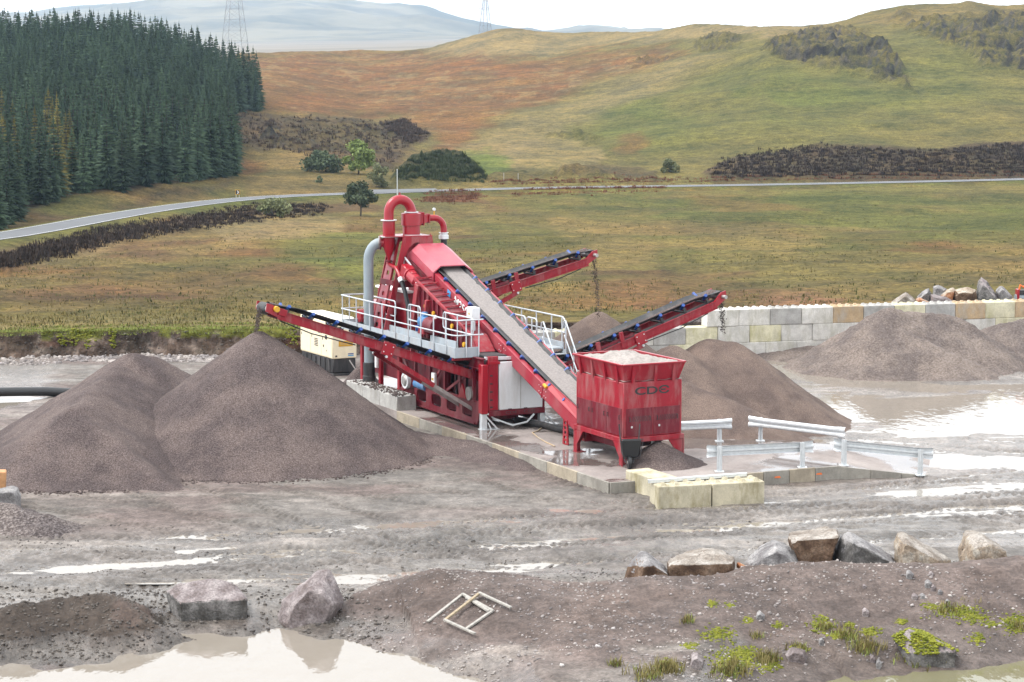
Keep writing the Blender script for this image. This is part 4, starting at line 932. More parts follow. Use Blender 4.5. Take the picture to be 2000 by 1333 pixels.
handrail([loop(1.95, 10.6, 12.4, 3.40, 3.98)], [(1.95, 10.8), (1.95, 12.2)], 2.9, 3.98); handrail([loop(1.95, 9.7, 10.5, 3.40, 3.98)], [(1.95, 10.1)], 2.9, 3.98); handrail([loop(1.95, 12.6, 15.2, 3.40, 3.98)], [(1.95, 13.4), (1.95, 14.6)], 2.9, 3.98)
# stairs down beside the conveyor
sa, sb_ = Vector((0, 9.55, 2.90)), Vector((0, 7.55, .45))
strg = None
for x in (2.08, 2.92):
    o = ch.part(MB().beam((x, sa.y, sa.z - .1), (x, sb_.y, sb_.z), .05, .24), 'stair_stringer', 'walk_grey'); strg = strg or o
for k in range(9):
    w_ = (k + .6) / 9.2; p = sa.lerp(sb_, w_); ch.part(MB().box(2.1, 2.9, p.y - .12, p.y + .12, p.z - .03, p.z), 'tread', 'walk_grey', strg)
for x in (2.06, 2.94):
    hr = ch.part(MB().tube([(x, 9.62, 3.60), (x, 9.55, 3.86), (x, 9.42, 3.90), (x, sb_.y, 1.45), (x, sb_.y, .9)], .026, 8), 'stair_handrail', 'rail_galv')
    ch.part(MB().tube([(x, 9.5, 3.38), (x, sb_.y, .95)], .024, 8), 'rail', 'rail_galv', hr)
    for w_ in (.08, .38, .68, .96):
        p = sa.lerp(sb_, w_); ch.part(MB().tube([(x, p.y, p.z - .05), (x, p.y, p.z + 1.0)], .024, 8), 'post', 'rail_galv', hr)

# ------------------------------------------------------------------ cyclone tower
ct = Plant('cyclone_tower', 'red cyclone tower with looping overflow pipe above the plant', 'cyclone', (.65, 17.9, 2.9))
zp = 6.48
plate = ct.part(MB().prism([(-.62, 17.2), (-.05, 16.85), (1.15, 16.85), (1.15, 18.15), (-.05, 18.15), (-.62, 17.8)], 'z', zp, zp + .035), 'top_plate', 'red_clean')
for x, y in ((0, 16.92), (1.1, 16.92), (0, 18.05), (1.1, 18.05)): ct.part(MB().tube([(x, y, zp + .03), (x, y, zp + .10)], .03, 6), 'lifting_lug', 'red', plate)
for y0 in (16.86, 18.10):                                   # arched front and back plates with splayed legs
    pl2 = MB(); strips = [((-.05, zp), (.55, zp)), ((-.08, 6.27), (.55, 6.27)), ((-.09, 6.22), (.38, 6.22)), ((-.13, 6.05), (.18, 6.05)), ((-.22, 5.7), (.0, 5.7)), ((-.36, 5.1), (-.15, 5.1)), ((-.86, 3.0), (-.64, 3.0))]
    for mir in (0, 1):
        for k in range(len(strips) - 1):
            (a0, a1), (b0, b1) = strips[k], strips[k + 1]; q = [a0, a1, b1, b0]
            if mir: q = [(1.1 - x, z) for x, z in q]
            pl2.prism(q, 'y', y0, y0 + .05)
    ct.part(pl2, 'arch_frame', 'red', smooth=False)
for mir in (0, 1):
    def mx(x): return 1.1 - x if mir else x
    o_ = Vector((mx(-.85), 17.32, 2.95)); up = Vector((mx(-.04) - mx(-.85), 0, zp - 2.95)); ln = up.length; up.normalize(); th = Vector((.04 if not mir else -.04, 0, 0))
    cells = [(0, .80 - i * .03, i * ln / 9, (i + 1) * ln / 9, .24 - i * .008, .54 - i * .022, i * ln / 9 + .10, i * ln / 9 + .27) for i in range(9)]
    ct.part(MB().holeplate(o_, (0, 1, 0), up, th, cells), 'ladder_leg', 'red_side', smooth=False)
    for y_a, y_b in ((.0, .0), (.80, .53)):
        ct.part(MB().beam(o_ + Vector((th.x, y_a, 0)), o_ + up * ln + Vector((th.x, y_b, 0)), .08, .05, (0, 1, 0)), 'leg_flange', 'red')
    ct.part(MB().beam((mx(-.45), 16.9, 4.75), (mx(-.45), 18.1, 4.75), .06, .2), 'side_tie', 'red_dark')
ct.part(MB().beam((-.44, 16.9, 4.70), (1.54, 16.9, 4.70), .05, .26), 'cross_tie', 'red_dark')
cc = (.55, 17.45, 0)
cy = ct.part(MB().lathe(cc, [(.33, 6.50), (.33, 6.86), (.385, 6.88), (.385, 7.32), (.36, 7.34), (.12, 7.34)], 28), 'cyclone_head', 'red_clean')
ct.part(MB().lathe(cc, [(.10, 4.3), (.14, 4.6), (.22, 5.35), (.31, 5.36), (.31, 5.40), (.30, 5.42), (.34, 6.0), (.34, 6.49)], 28), 'cyclone_cone', 'red')
for z_, r_ in ((7.36, .27), (6.50, .40)): ct.part(MB().lathe((cc[0], cc[1], z_), [(r_, 0), (r_, .035)], 24), 'flange', 'galv', cy)
ct.part(MB().lathe((cc[0], cc[1], 7.32), [(.21, 0), (.19, .16)], 20), 'spigot', 'red_clean', cy)
sp = (-.36, 17.5, 0)
pot = ct.part(MB().lathe(sp, [(.06, 5.55), (.07, 5.66), (.235, 6.08), (.235, 7.08)], 24), 'overflow_pot', 'red_clean')
for z_, r_ in ((7.08, .31), (6.46, .33)): ct.part(MB().lathe((sp[0], sp[1], z_), [(r_, 0), (r_, .03)], 24), 'flange', 'galv', pot)
ct.part(MB().lathe((sp[0], sp[1], 5.52), [(.13, 0), (.13, .05)], 14), 'flange', 'red_dark', pot)
mid_x = (sp[0] + cc[0]) / 2; R_ = (cc[0] - sp[0]) / 2
arc = [(sp[0], sp[1], 7.08)] + [(mid_x - R_ * math.cos(math.pi * k / 14), sp[1] + (cc[1] - sp[1]) * k / 14, 7.36 + .50 * math.sin(math.pi * k / 14)) for k in range(15)] + [(cc[0], cc[1], 7.30)]
loop_o = ct.part(MB().tube(arc, .185, 18, cap=False), 'loop_pipe', 'red_clean')
ct.part(MB().lathe((mid_x, sp[1], 8.03), [(.04, 0), (.03, .10)], 8), 'bleed_valve', 'red', loop_o)
inl = ct.part(MB().hexa([(.85, 17.2, 6.93), (1.22, 17.32, 7.0), (1.22, 17.58, 7.0), (.85, 17.7, 6.93), (.85, 17.2, 7.30), (1.22, 17.32, 7.26), (1.22, 17.58, 7.26), (.85, 17.7, 7.30)]), 'inlet_duct', 'red_clean')
for x0, h_ in ((.95, .25), (1.22, .18)): ct.part(MB().box(x0, x0 + .035, 17.45 - h_, 17.45 + h_, 7.12 - h_, 7.12 + h_), 'flange', 'red', inl)
el = [(1.25, 17.45, 7.13)] + [(1.48 + .42 * math.sin(RAD(a)), 17.45, 6.71 + .42 * math.cos(RAD(a))) for a in range(0, 91, 15)] + [(1.90, 17.45, 6.55)]
ct.part(MB().tube(el, .125, 14), 'inlet_elbow', 'red_clean', inl)
ct.part(MB().tube([(1.5, 17.45, 7.24), (1.5, 17.45, 7.42)], .02, 6), 'gauge_stem', 'yellow', inl); ct.part(MB().tube([(1.5, 17.42, 7.46), (1.5, 17.48, 7.46)], .06, 10), 'pressure_gauge', 'galv', inl)
ct.part(MB().lathe((1.90, 17.45, 6.32), [(.19, 0), (.19, .14), (.15, .16), (.15, .22), (.19, .23), (.19, .25)], 16), 'hose_clamp', 'galv')
ct.part(MB().tube([(1.90, 17.45, 6.35), (1.90, 17.45, 5.6), (1.93, 17.5, 4.6), (1.95, 17.5, 3.2)], .125, 14), 'feed_hose', 'rubber_clean')
ct.part(MB().tube([(sp[0], sp[1], 5.55), (sp[0], sp[1], 5.45), (-.35, 17.3, 5.38), (-.33, 16.9, 5.32), (-.32, 16.65, 5.12), (-.32, 16.5, 4.95)], .075, 10), 'underflow_bend', 'red_clean', pot)
ct.part(MB().tube([(-.32, 16.52, 4.98), (-.31, 16.42, 4.84)], .12, 12), 'hose_clamp', 'galv')
ct.part(MB().tube([(-.31, 16.46, 4.9), (-.28, 16.2, 4.5), (-.25, 16.0, 4.0), (-.25, 15.9, 3.3)], .085, 10), 'underflow_hose', 'rubber_clean')
# ------------------------------------------------------------------ standing pipe
px_, py_ = -1.03, 17.92
gpth = Plant('standing_pipe', 'grey upright pipe curving into the red pot with a black foot', 'pipe', (px_, py_, .95))
pts = [(px_, py_, 1.4), (px_, py_, 5.55)] + [(px_ + .40 * (1 - math.cos(RAD(15 * k))), py_ - .25 * (1 - math.cos(RAD(15 * k))), 5.55 + .68 * math.sin(RAD(15 * k))) for k in range(1, 7)]
gpth.part(MB().tube(pts, .19, 18), 'pipe', 'pipe_grey')
gpth.part(MB().tube([(-.70, 17.70, 6.23), (-.66, 17.68, 6.23)], .26, 18), 'flange', 'steel'); gpth.part(MB().tube([(-.65, 17.67, 6.23), (-.61, 17.65, 6.23)], .26, 18), 'flange', 'red_dark')
gpth.part(MB().tube([(-.64, 17.66, 6.23), (-.40, 17.54, 6.23)], .17, 14), 'socket', 'red_clean')
gpth.part(MB().lathe((px_, py_, .93), [(.25, 0), (.25, .22), (.225, .24), (.225, .72), (.195, .74)], 18), 'foot', 'black')

# ------------------------------------------------------------------ product conveyors
def conveyor(label, tail, head, wid=.75, strut=None, hinge=.45, n_idl=8, gap=.14):
    tl = Vector(tail); hd_ = Vector(head); d = hd_ - tl; Ln = d.length; phi = math.asin(d.z / Ln); yaw = math.atan2(d.y, d.x)
    c = Plant('product_conveyor', label, 'conveyor', tail)
    r = c.root; r.rotation_euler = (0, -phi, YAW + yaw)
    h = wid / 2; zc = -gap
    def pt(mb, nm, mat, par=None, bev=0): return mb.build(nm, mat, par or r, True, bev)
    for s_ in (-1, 1):
        y0 = s_ * (h + .10)
        cm = MB().box(-.1, Ln - .35, y0 - .012, y0 + .012, zc - .26, zc)
        cm.box(-.1, Ln - .35, min(y0, y0 + s_ * .07), max(y0, y0 + s_ * .07), zc, zc + .02).box(-.1, Ln - .35, min(y0, y0 + s_ * .07), max(y0, y0 + s_ * .07), zc - .28, zc - .26)
        sc = pt(cm, 'side_channel', 'red_dark' if 0 else 'red')
        pt(MB().prism([(Ln - .42, zc - .24), (Ln + .12, -.30), (Ln + .16, -.02), (Ln - .05, -.02), (Ln - .42, zc + .01)], 'y', y0 - .02, y0 + .02), 'head_plate', 'red_clean', sc)
        xh = Ln * hinge
        pt(MB().box(xh - .22, xh + .22, y0 - .03 + s_ * .05, y0 + .03 + s_ * .05, zc - .37, zc + .07), 'hinge_plate', 'red_clean', sc, .008)
        for bx in (-.15, .15):
            for bz in (zc - .27, zc - .03): pt(MB().tube([(xh + bx, y0 + s_ * .075, bz), (xh + bx, y0 + s_ * .10, bz)], .022, 6), 'bolt', 'galv', sc)
        pt(MB().tube([(xh, y0 + s_ * .06, zc - .41), (xh, y0 + s_ * .12, zc - .41)], .045, 8), 'pin', 'galv', sc)
        if gap > .2: pt(MB().box(-.1, xh - .22, y0 - .012, y0 + .012, zc + .06, zc + .15), 'upper_rail', 'red_dark', sc)
    # belt loop
    prof = [(-h * 1.0, .13), (-h * .45, 0), (h * .45, 0), (h * 1.0, .13)]; vs = []; fs = []; N = 24
    for i in range(N + 1):
        x = Ln * i / N; fl_ = 1 - sstep(.86, 1.0, i / N)
        ring = [(x, y, z * fl_) for y, z in prof]; ring += [(x, y, z - .02) for x, y, z in reversed(ring)]
        vs += ring
        if i:
            for k in range(8): a_ = (i - 1) * 8; fs.append((a_ + k, a_ + (k + 1) % 8, a_ + 8 + (k + 1) % 8, a_ + 8 + k))
    bb = MB().add(vs, fs); bb.box(.05, Ln, -h * .95, h * .95, -.40, -.385)
    hp_ = [(Ln + .16 * math.sin(RAD(a)), -.19 + .19 * math.cos(RAD(a))) for a in range(0, 181, 20)]
    hp2 = [(Ln + .14 * math.sin(RAD(a)), -.19 + .17 * math.cos(RAD(a))) for a in range(180, -1, -20)]
    for k in range(len(hp_) - 1): bb.prism([hp_[k], hp_[k + 1], hp2[-k - 2], hp2[-k - 1]], 'y', -h * .95, h * .95)
    belt = pt(bb, 'belt', 'rubber')
    ld = MB(); gx, gy = np.meshgrid(np.linspace(.2, Ln - .05, 60), np.linspace(-h * .5, h * .5, 8))
    gz = .005 + .07 * (1 - (gy / (h * .5)) ** 2) * (.6 + .5 * vnoise(gx * 3, gy * 3, 4)); me, _ = grid_mesh('gravel_load', np.stack([gx, gy, gz], -1).reshape(-1, 3), 60, 8, 'gravel_dark'); link('gravel_load', me, belt)
    pt(MB().tube([(Ln, -h - .09, -.19), (Ln, h + .09, -.19)], .14, 14), 'head_drum', 'steel')
    pt(MB().tube([(Ln - .02, -h - .35, -.19), (Ln - .02, -h - .12, -.19)], .07, 10), 'drum_motor', 'steel')
    for i in range(n_idl):
        x = .45 + (Ln - 1.1) * i / (n_idl - 1)
        fr_ = pt(MB().box(x - .03, x + .03, -h - .08, h + .08, zc + .02, zc + .07).box(x - .05, x + .05, -h - .08, -h - .02, zc + .07, -.02).box(x - .05, x + .05, h + .02, h + .08, zc + .07, -.02), 'idler_frame', 'black')
        for s_ in (-1, 1): pt(MB().tube([(x, s_ * (h + .07), .10), (x, s_ * (h * .50), -.075)], .062, 10), 'wing_roller', 'blue', fr_)
        pt(MB().tube([(x, -h * .45, -.085), (x, h * .45, -.085)], .055, 8), 'centre_roller', 'rubber_clean', fr_)
        if x < Ln * hinge * .98:
            pt(MB().beam((x + .18, -h - .12, zc - .2), (x + .24, -h - .12, .12), .05, .16, (1, 0, 0)), 'upright', 'red', fr_)
    for i in range(6):
        x = .6 + (Ln - 1.4) * i / 5; pt(MB().box(x - .03, x + .03, -h - .1, h + .1, zc - .25, zc - .21), 'cross_member', 'red_dark')
    pt(MB().tube([(Ln * .55, -h - .16, zc - .33), (Ln * .75, -h - .16, zc - .40), (Ln * .9, -h - .14, zc - .30)], .02, 6), 'cable', 'rubber_clean')
    if strut:
        R3 = Matrix.Rotation(-phi, 3, 'Y').inverted()
        Rz = Matrix.Rotation(-yaw, 3, 'Z')
        for s_ in (-1, 1):
            e = R3 @ (Rz @ (Vector(strut) - tl)); a = Vector((Ln * hinge, s_ * (h + .14), zc - .40)); e.y = s_ * (h + .14)
            mdl = a.lerp(e, .55); sto = pt(MB().beam(a, mdl, .07, .16), 'strut', 'red'); pt(MB().beam(mdl, e, .06, .12), 'strut_foot', 'steel', sto)
    return c
c1 = conveyor('red conveyor with dark belt discharging onto the big dark gravel cone', (-.2, 9.85, 2.30), (-8.05, 9.85, 4.99), .75, (-.75, 9.85, 1.0), .46, 9)
MB().tube([(8.1, .40, -.12), (8.1, .62, -.12)], .10, 10).build('drum_motor', 'yellow', c1.root); MB().box(7.7, 8.0, .42, .56, -.28, -.05).build('motor_bracket', 'red', c1.root, bevel=.01)
c3 = conveyor('red conveyor with dark belt pointing at the pale concrete block wall above a brown pile', (1.5, 9.5, 2.15), (9.15, 9.5, 4.70), .75, (2.3, 9.5, 1.15), .54, 8, .24)
c2 = conveyor('red conveyor with dark belt dropping gravel onto the cone beyond the stairs', (.9, 17.0, 3.95), (7.92, 17.0, 5.74), .75, (1.9, 17.0, 2.9), .50, 7, .24)
text('.com', 'white_paint', c1.root, (1.6, -.505 + .0, -.42), (RAD(90), 0, RAD(180)), .2, 1.1, .002) if 0 else None

# =================================================================== GROUNDWORKS
def lerp2(a, b, w): return (a[0] + (b[0] - a[0]) * w, a[1] + (b[1] - a[1]) * w)
F0, F1, F2, F3 = W(-1.75, -2.3)[:2], (7.65, 64.63), (10.15, 65.67), (13.1, 66.2)
B2, B3 = (10.95, 69.6), (13.9, 69.8)
pad = MB().prism([F0, F1, F2, B2, (7.2, 71.7), W(4.2, 7.0)[:2], W(4.2, 22.5)[:2], W(-1.75, 22.5)[:2]], 'z', -.3, .41).build('concrete_pad', 'pad_concrete', smooth=False); tag(pad, kind='structure')
rmp = MB().hexa([(*F2, -.3), (*F3, -.3), (*B3, -.3), (*B2, -.3), (*F2, .41), (*F3, -.02), (*B3, -.02), (*B2, .41)]).build('loading_ramp', 'pad_concrete', smooth=False); tag(rmp, kind='structure')
def edge_slabs(p, q, n, z1a, z1b, parent, out, mats=('wall_concrete', 'block_tan', 'wall_concrete')):
    d = Vector((q[0] - p[0], q[1] - p[1], 0)); L_ = d.length; d.normalize(); nv = Vector((d.y, -d.x, 0)) * out
    for k in range(n):
        a = k / n; c = (k + 1) / n; pa = Vector((*lerp2(p, q, a), 0)) + d * .008; pc = Vector((*lerp2(p, q, c), 0)) - d * .008
        za = z1a + (z1b - z1a) * a; zc = z1a + (z1b - z1a) * c; th = nv * (.05 + .01 * (k % 3)); hh = .02 + .006 * (k % 2)
        if zc < .05: zc = .03
        MB().hexa([(*(pa + th)[:2], -.28), (*(pc + th)[:2], -.28), (*(pc - nv * .03)[:2], -.28), (*(pa - nv * .03)[:2], -.28), (*(pa + th)[:2], za + hh), (*(pc + th)[:2], zc + hh), (*(pc - nv * .03)[:2], zc + hh), (*(pa - nv * .03)[:2], za + hh)]).build('edge_slab', mats[k % len(mats)], parent, bevel=.006)
concrete('wall_tan', (.36, .31, .235), (.22, .19, .15))
edge_slabs(F0, W(-1.75, 13.5)[:2], 8, .41, .41, pad, -1, ('wall_concrete', 'wall_tan', 'wall_concrete', 'wall_tan'))
edge_slabs(F0, F1, 4, .41, .41, pad, 1, ('wall_concrete', 'wall_tan')); edge_slabs(F1, F2, 3, .43, .43, pad, 1, ('wall_concrete', 'wall_tan'))
edge_slabs(F2, F3, 3, .41, .0, rmp, 1, ('wall_concrete', 'wall_concrete'))
simple('orange_paint', (.75, .16, .03), .7)
for w_ in (.18, .72):
    p = Vector((*lerp2(F1, F2, w_), .24)); d = Vector((F2[0] - F1[0], F2[1] - F1[1], 0)).normalized(); nv = Vector((d.y, -d.x, 0)); p += nv * .075
    MB().add([p - d * .13, p + d * .1 + Vector((0, 0, -.01)), p + d * .06 + Vector((0, 0, .05)), p - d * .1 + Vector((0, 0, .04))], [(0, 1, 2, 3)]).build('paint_mark', 'orange_paint', pad)

# ------------------------------------------------------------------ gravel and sand piles
def pile(name, label, lines, mat, res=.09, zmin=-.12, rough=.03, lump=.0, seed=0, cat='gravel pile', round_=.05, base=0.0, streak=.05):
    xs = [p[0] for l, s_ in lines for p in l]; ys_ = [p[1] for l, s_ in lines for p in l]
    rad = max((p[2] - zmin) / s_ for l, s_ in lines for p in l) + .4
    x0, x1, y0, y1 = min(xs) - rad, max(xs) + rad, min(ys_) - rad, max(ys_) + rad
    nx = int((x1 - x0) / res) + 1; ny = int((y1 - y0) / res) + 1
    gx, gy = np.meshgrid(np.linspace(x0, x1, nx), np.linspace(y0, y1, ny)); z = np.full(gx.shape, -9.)
    for l, s_ in lines:
        l = l if len(l) > 1 else [l[0], (l[0][0] + .01, l[0][1], l[0][2])]
        d, h, _ = line_dist(gx + .12 * fbm(gx / 1.3, gy / 1.3, 3, seed + 3), gy + .12 * fbm(gx / 1.3, gy / 1.3, 3, seed + 4), l)
        zz = h - s_ * (np.sqrt(d * d + round_) - math.sqrt(round_)) 
        zz = np.where(zz < base + .25, base + .25 - (base + .25 - zz) * .72, zz)
        z = np.where(np.abs(z - zz) < .12, np.maximum(z, zz) + .012, np.maximum(z, zz))
    z = z + rough * fbm(gx / .35, gy / .35, 3, seed) + lump * fbm(gx / 1.1, gy / 1.1, 4, seed + 9) + lump * .5 * (ridged(gx / .5, gy / .5, 3, seed + 11) - .5)
    a0 = lines[0][0][0]; th = np.arctan2(gy - a0[1], gx - a0[0]); dr_ = np.hypot(gx - a0[0], gy - a0[1]); z = z + streak * fbm(th * 9, dr_ * .25, 4, seed + 31) * sstep(.2, 2, dr_) 
    me, _ = grid_mesh(name, np.stack([gx, gy, z], -1).reshape(-1, 3), nx, ny, mat, keep=(z > zmin - .05))
    return tag(link(name, me), label, cat)
def foot_stones(cx, cy, R, n, seed, arc=(3.3, 6.2)):
    r = np.random.default_rng(seed); a = r.uniform(arc[0], arc[1], n); rr = R + r.normal(0, .22, n) + .25 * r.random(n); X_ = cx + np.cos(a) * rr; Y_ = cy + np.sin(a) * rr
    P = np.stack([X_, Y_, floor_fast(X_, Y_) + .01], -1); tag(scatter_mesh('gravel', P, .012 + .04 * r.random(n) ** 2, 'gravel_dark', seed=seed), 'loose stones rolled to the foot of a gravel pile', kind='stuff')
def A3(u, v, Y): return tuple(AT(u, v, Y))
apexA = A3(508, 648, 70.9)
pile('gravel_pile', 'biggest dark gravel cone, peaked under the red conveyor beside the cream generator', [([apexA], .72), ([A3(800, 842, 72.0), A3(930, 866, 70.6), A3(1020, 905, 67.4)], .32)], 'gravel_dark', .085, rough=.035, seed=1)
pile('gravel_pile', 'long dark gravel heap with a creased ridge beside the biggest cone', [([A3(300, 697, 74.2), A3(258, 690, 73.4)], .62), ([A3(225, 715, 71.6), A3(150, 792, 67.0)], .60), ([A3(150, 795, 66.8), A3(250, 880, 65.2), A3(352, 962, 63.5)], .66), ([A3(60, 835, 69), A3(20, 905, 65.6)], .5)], 'gravel_dark', .085, rough=.035, seed=2)
pile('gravel_pile', 'brown gravel pile with two rounded summits behind the guard rails', [([A3(1385, 662, 77.2), A3(1428, 668, 77.3)], .74), ([A3(1312, 675, 76.0)], .74), ([A3(1345, 748, 73.6), A3(1450, 795, 72.6)], .60)], 'gravel_brown', .09, rough=.025, seed=3, round_=.12)
pile('gravel_pile', 'small peaked gravel cone beyond the stairs in front of the block wall', [([A3(1168, 609, 86.0)], .76)], 'gravel_brown', .1, rough=.03, seed=4)
pile('sand_pile', 'broad lumpy grey sand pile heaped against the block wall', [([A3(1738, 604, 92.6), A3(1795, 613, 93.0), A3(1865, 622, 93.4)], .64), ([A3(1770, 650, 91.0), A3(1850, 690, 90.0)], .55)], 'sand_grey', .09, rough=.05, lump=.16, seed=5, cat='sand pile', round_=.1, zmin=-.3)
pile('sand_pile', 'grey sand bank below the boulders, scored by wheel tracks', [([A3(1960, 632, 95.2), A3(2060, 612, 96.0), A3(2250, 600, 97.5)], .50)], 'sand_grey', .1, rough=.05, lump=.12, seed=6, cat='sand pile')
pile('sand_pile', 'low muddy sand ridge along the foot of the block wall', [([A3(1470, 690, 95.6), A3(1560, 680, 96.0), A3(1640, 672, 96.4)], .42)], 'sand_grey', .1, rough=.04, lump=.12, seed=16, cat='sand pile')
pile('gravel_pile', 'low stony gravel heap beside the timber block and grey stone', [([A3(-160, 975, 58.6), A3(10, 984, 58.4), A3(80, 1008, 57.8)], .52), ([A3(120, 1030, 57.6), A3(165, 1055, 57.2)], .4)], 'gravel_heap', .07, rough=.06, lump=.05, seed=7)
pile('gravel_pile', 'small gravel heap spilt beneath the lettered face of the red hopper', [([A3(1288, 864, 66.4)], .60)], 'gravel_dark', .05, zmin=.36, rough=.03, seed=8, base=.41)
pile('gravel_pile', 'tiny steep grit cone beside the black pipe foot', [([A3(704, 714, 84.4)], 1.25)], 'gravel_dark', .05, zmin=-.05, rough=.02, seed=9)
pile('gravel_pile', 'low strip of stony spoil on top of the lower block wall', [([A3(1270, 634, 98.6), A3(1330, 626, 98.8), A3(1385, 622, 99.0)], .35)], 'gravel_heap', .1, zmin=1.3, rough=.12, lump=.1, seed=10, base=1.4)

# ------------------------------------------------------------------ concrete blocks
def block_mesh(L_, D, Hh, mat, studs=True, seed=0):
    b = MB().box(0, L_, 0, D, 0, Hh)
    me = b.mesh('concrete_block', mat, True, .025)
    if studs:
        s_ = MB(); r = random.Random(seed)
        nx = 4
        for i in range(nx):
            for j in range(2):
                cx = L_ * (i + .5) / nx; cy = D * (j + .5) / 2; w_ = .10
                s_.hexa([(cx - w_, cy - w_, Hh - .005), (cx + w_, cy - w_, Hh - .005), (cx + w_, cy + w_, Hh - .005), (cx - w_, cy + w_, Hh - .005), (cx - .045, cy - .045, Hh + .075), (cx + .045, cy - .045, Hh + .075), (cx + .045, cy + .045, Hh + .075), (cx - .045, cy + .045, Hh + .075)])
        m2 = s_.mesh('s', mat, False); bm = bmesh.new(); bm.from_mesh(me); bm.from_mesh(m2); bm.to_mesh(me); bm.free(); bpy.data.meshes.remove(m2)
        me.set_sharp_from_angle(angle=RAD(35))
    return me
BM = {(k, s_): block_mesh(1.5, .75, .75, k, s_) for k in ('block_white', 'block_cream', 'block_grey', 'block_tan') for s_ in (True, False)}
wy = RAD(15); wd_ = Vector((math.cos(wy), math.sin(wy), 0)); w0 = Vector((8.66, 95.0, 0))
mats_row = {2: ['block_white', 'block_white', 'block_grey', 'block_white', 'block_tan', 'block_grey', 'block_cream', 'block_grey', 'block_tan', 'block_cream', 'block_tan', 'block_cream', 'block_white', 'block_grey', 'block_white'],
            1: ['block_white', 'block_grey', 'block_cream', 'block_white', 'block_white', 'block_grey', 'block_cream', 'block_white', 'block_cream', 'block_white', 'block_white', 'block_white', 'block_white', 'block_white', 'block_grey', 'block_white', 'block_cream', 'block_white', 'block_white', 'block_grey', 'block_white', 'block_white'],
            0: ['block_cream', 'block_white', 'block_white', 'block_white', 'block_white', 'block_grey', 'block_cream', 'block_white', 'block_white', 'block_white', 'block_white', 'block_grey', 'block_white', 'block_white']}
nice = {'block_white': 'whitish', 'block_cream': 'lichen yellow', 'block_grey': 'grey', 'block_tan': 'tan stained'}
rowname = {2: 'top course', 1: 'middle course', 0: 'bottom course'}
start = {2: 0.0, 1: -10.05, 0: -10.8}
for r_ in (0, 1, 2):
    for k, mname in enumerate(mats_row[r_] if r_ < 2 else mats_row[2] + ['block_white']):
        t_ = start[r_] + k * 1.512
        if r_ == 0 and t_ > 8: continue
        top = (r_ == 2) or (r_ == 1 and t_ + 1.5 < .05)
        me = BM[(mname, top)]
        o = link('concrete_block', me); jx, jy = random.uniform(-.012, .012), random.uniform(-.03, .03)
        o.location = w0 + wd_ * t_ + Vector((-wd_.y, wd_.x, 0)) * jy + Vector((0, 0, r_ * .752 - .01)); o.rotation_euler = (0, 0, wy + RAD(random.uniform(-.4, .4)))
        if r_ == 2 and k == 0: lab = 'pale end block of the top course where the block wall steps up'
        elif r_ == 2 and k == 4: lab = 'orange-tan stained block in the top course beside the step end of the wall'
        else:
            nth = ['first', 'second', 'third', 'fourth', 'fifth', 'sixth', 'seventh', 'eighth', 'ninth', 'tenth', 'eleventh', 'twelfth', 'thirteenth', 'fourteenth', 'fifteenth', 'sixteenth', 'seventeenth']
            if t_ >= -.8: lab = '%s %s block of the retaining wall, %s past the step' % (nice[mname], rowname[r_].replace(' course', '-course'), nth[int(round(t_ / 1.512)) if r_ == 2 else int((t_ + .8) // 1.512)])
            else: lab = '%s %s-course block of the low wall stretch, %s before the step' % (nice[mname], ('lower', 'upper')[r_], nth[int((-t_ - .8) // 1.512)])
        tag(o, lab, 'concrete block', 'concrete blocks of the retaining wall')
FB = block_mesh(1.62, .8, .78, 'block_front')
def place_block(me, p, yaw, z, lab, grp='loose concrete blocks'):
    o = link('concrete_block', me); o.location = (p[0], p[1], z); o.rotation_euler = (0, 0, yaw); return tag(o, lab, 'concrete block', grp)
p = G(1286, 995, 0); yb = RAD(15)
place_block(FB, p, yb, -.12, 'studded yellowish concrete block at the middle of the front row below the hopper')
q = p[:2] + 1.66 * np.array([math.cos(yb), math.sin(yb)])
place_block(FB, q, yb + RAD(1), -.12, 'studded yellowish concrete block at the ramp wall end of the front row')
q = G(1284, 984, 0)
FB2 = block_mesh(.8, 1.9, .80, 'block_front', False)
place_block(FB2, q - np.array([.0, -.1, 0]), YAW, -.12, 'rounded mossy concrete block set end-on at the corner of the pad')
MBk = block_mesh(.78, 1.6, .80, 'block_grey', False)
for k, (lab) in enumerate(('pale concrete block topped with grit beneath the grey walkway, next to the pad wall', 'pale concrete block half buried by the biggest gravel cone', 'pale concrete block nearest the black pipe foot')):
    y = 13.7 + k * 1.63
    place_block(MBk, W(-1.72, y), YAW, .14, lab)
    o = place_block(MBk, W(-1.70, y + .02), YAW, -.665, 'lower concrete block carrying the gritty pale block beside the pad' if k == 0 else ('', 'lower concrete block buried by the cone under a pale block', 'lower concrete block under the one nearest the black pipe foot')[k])
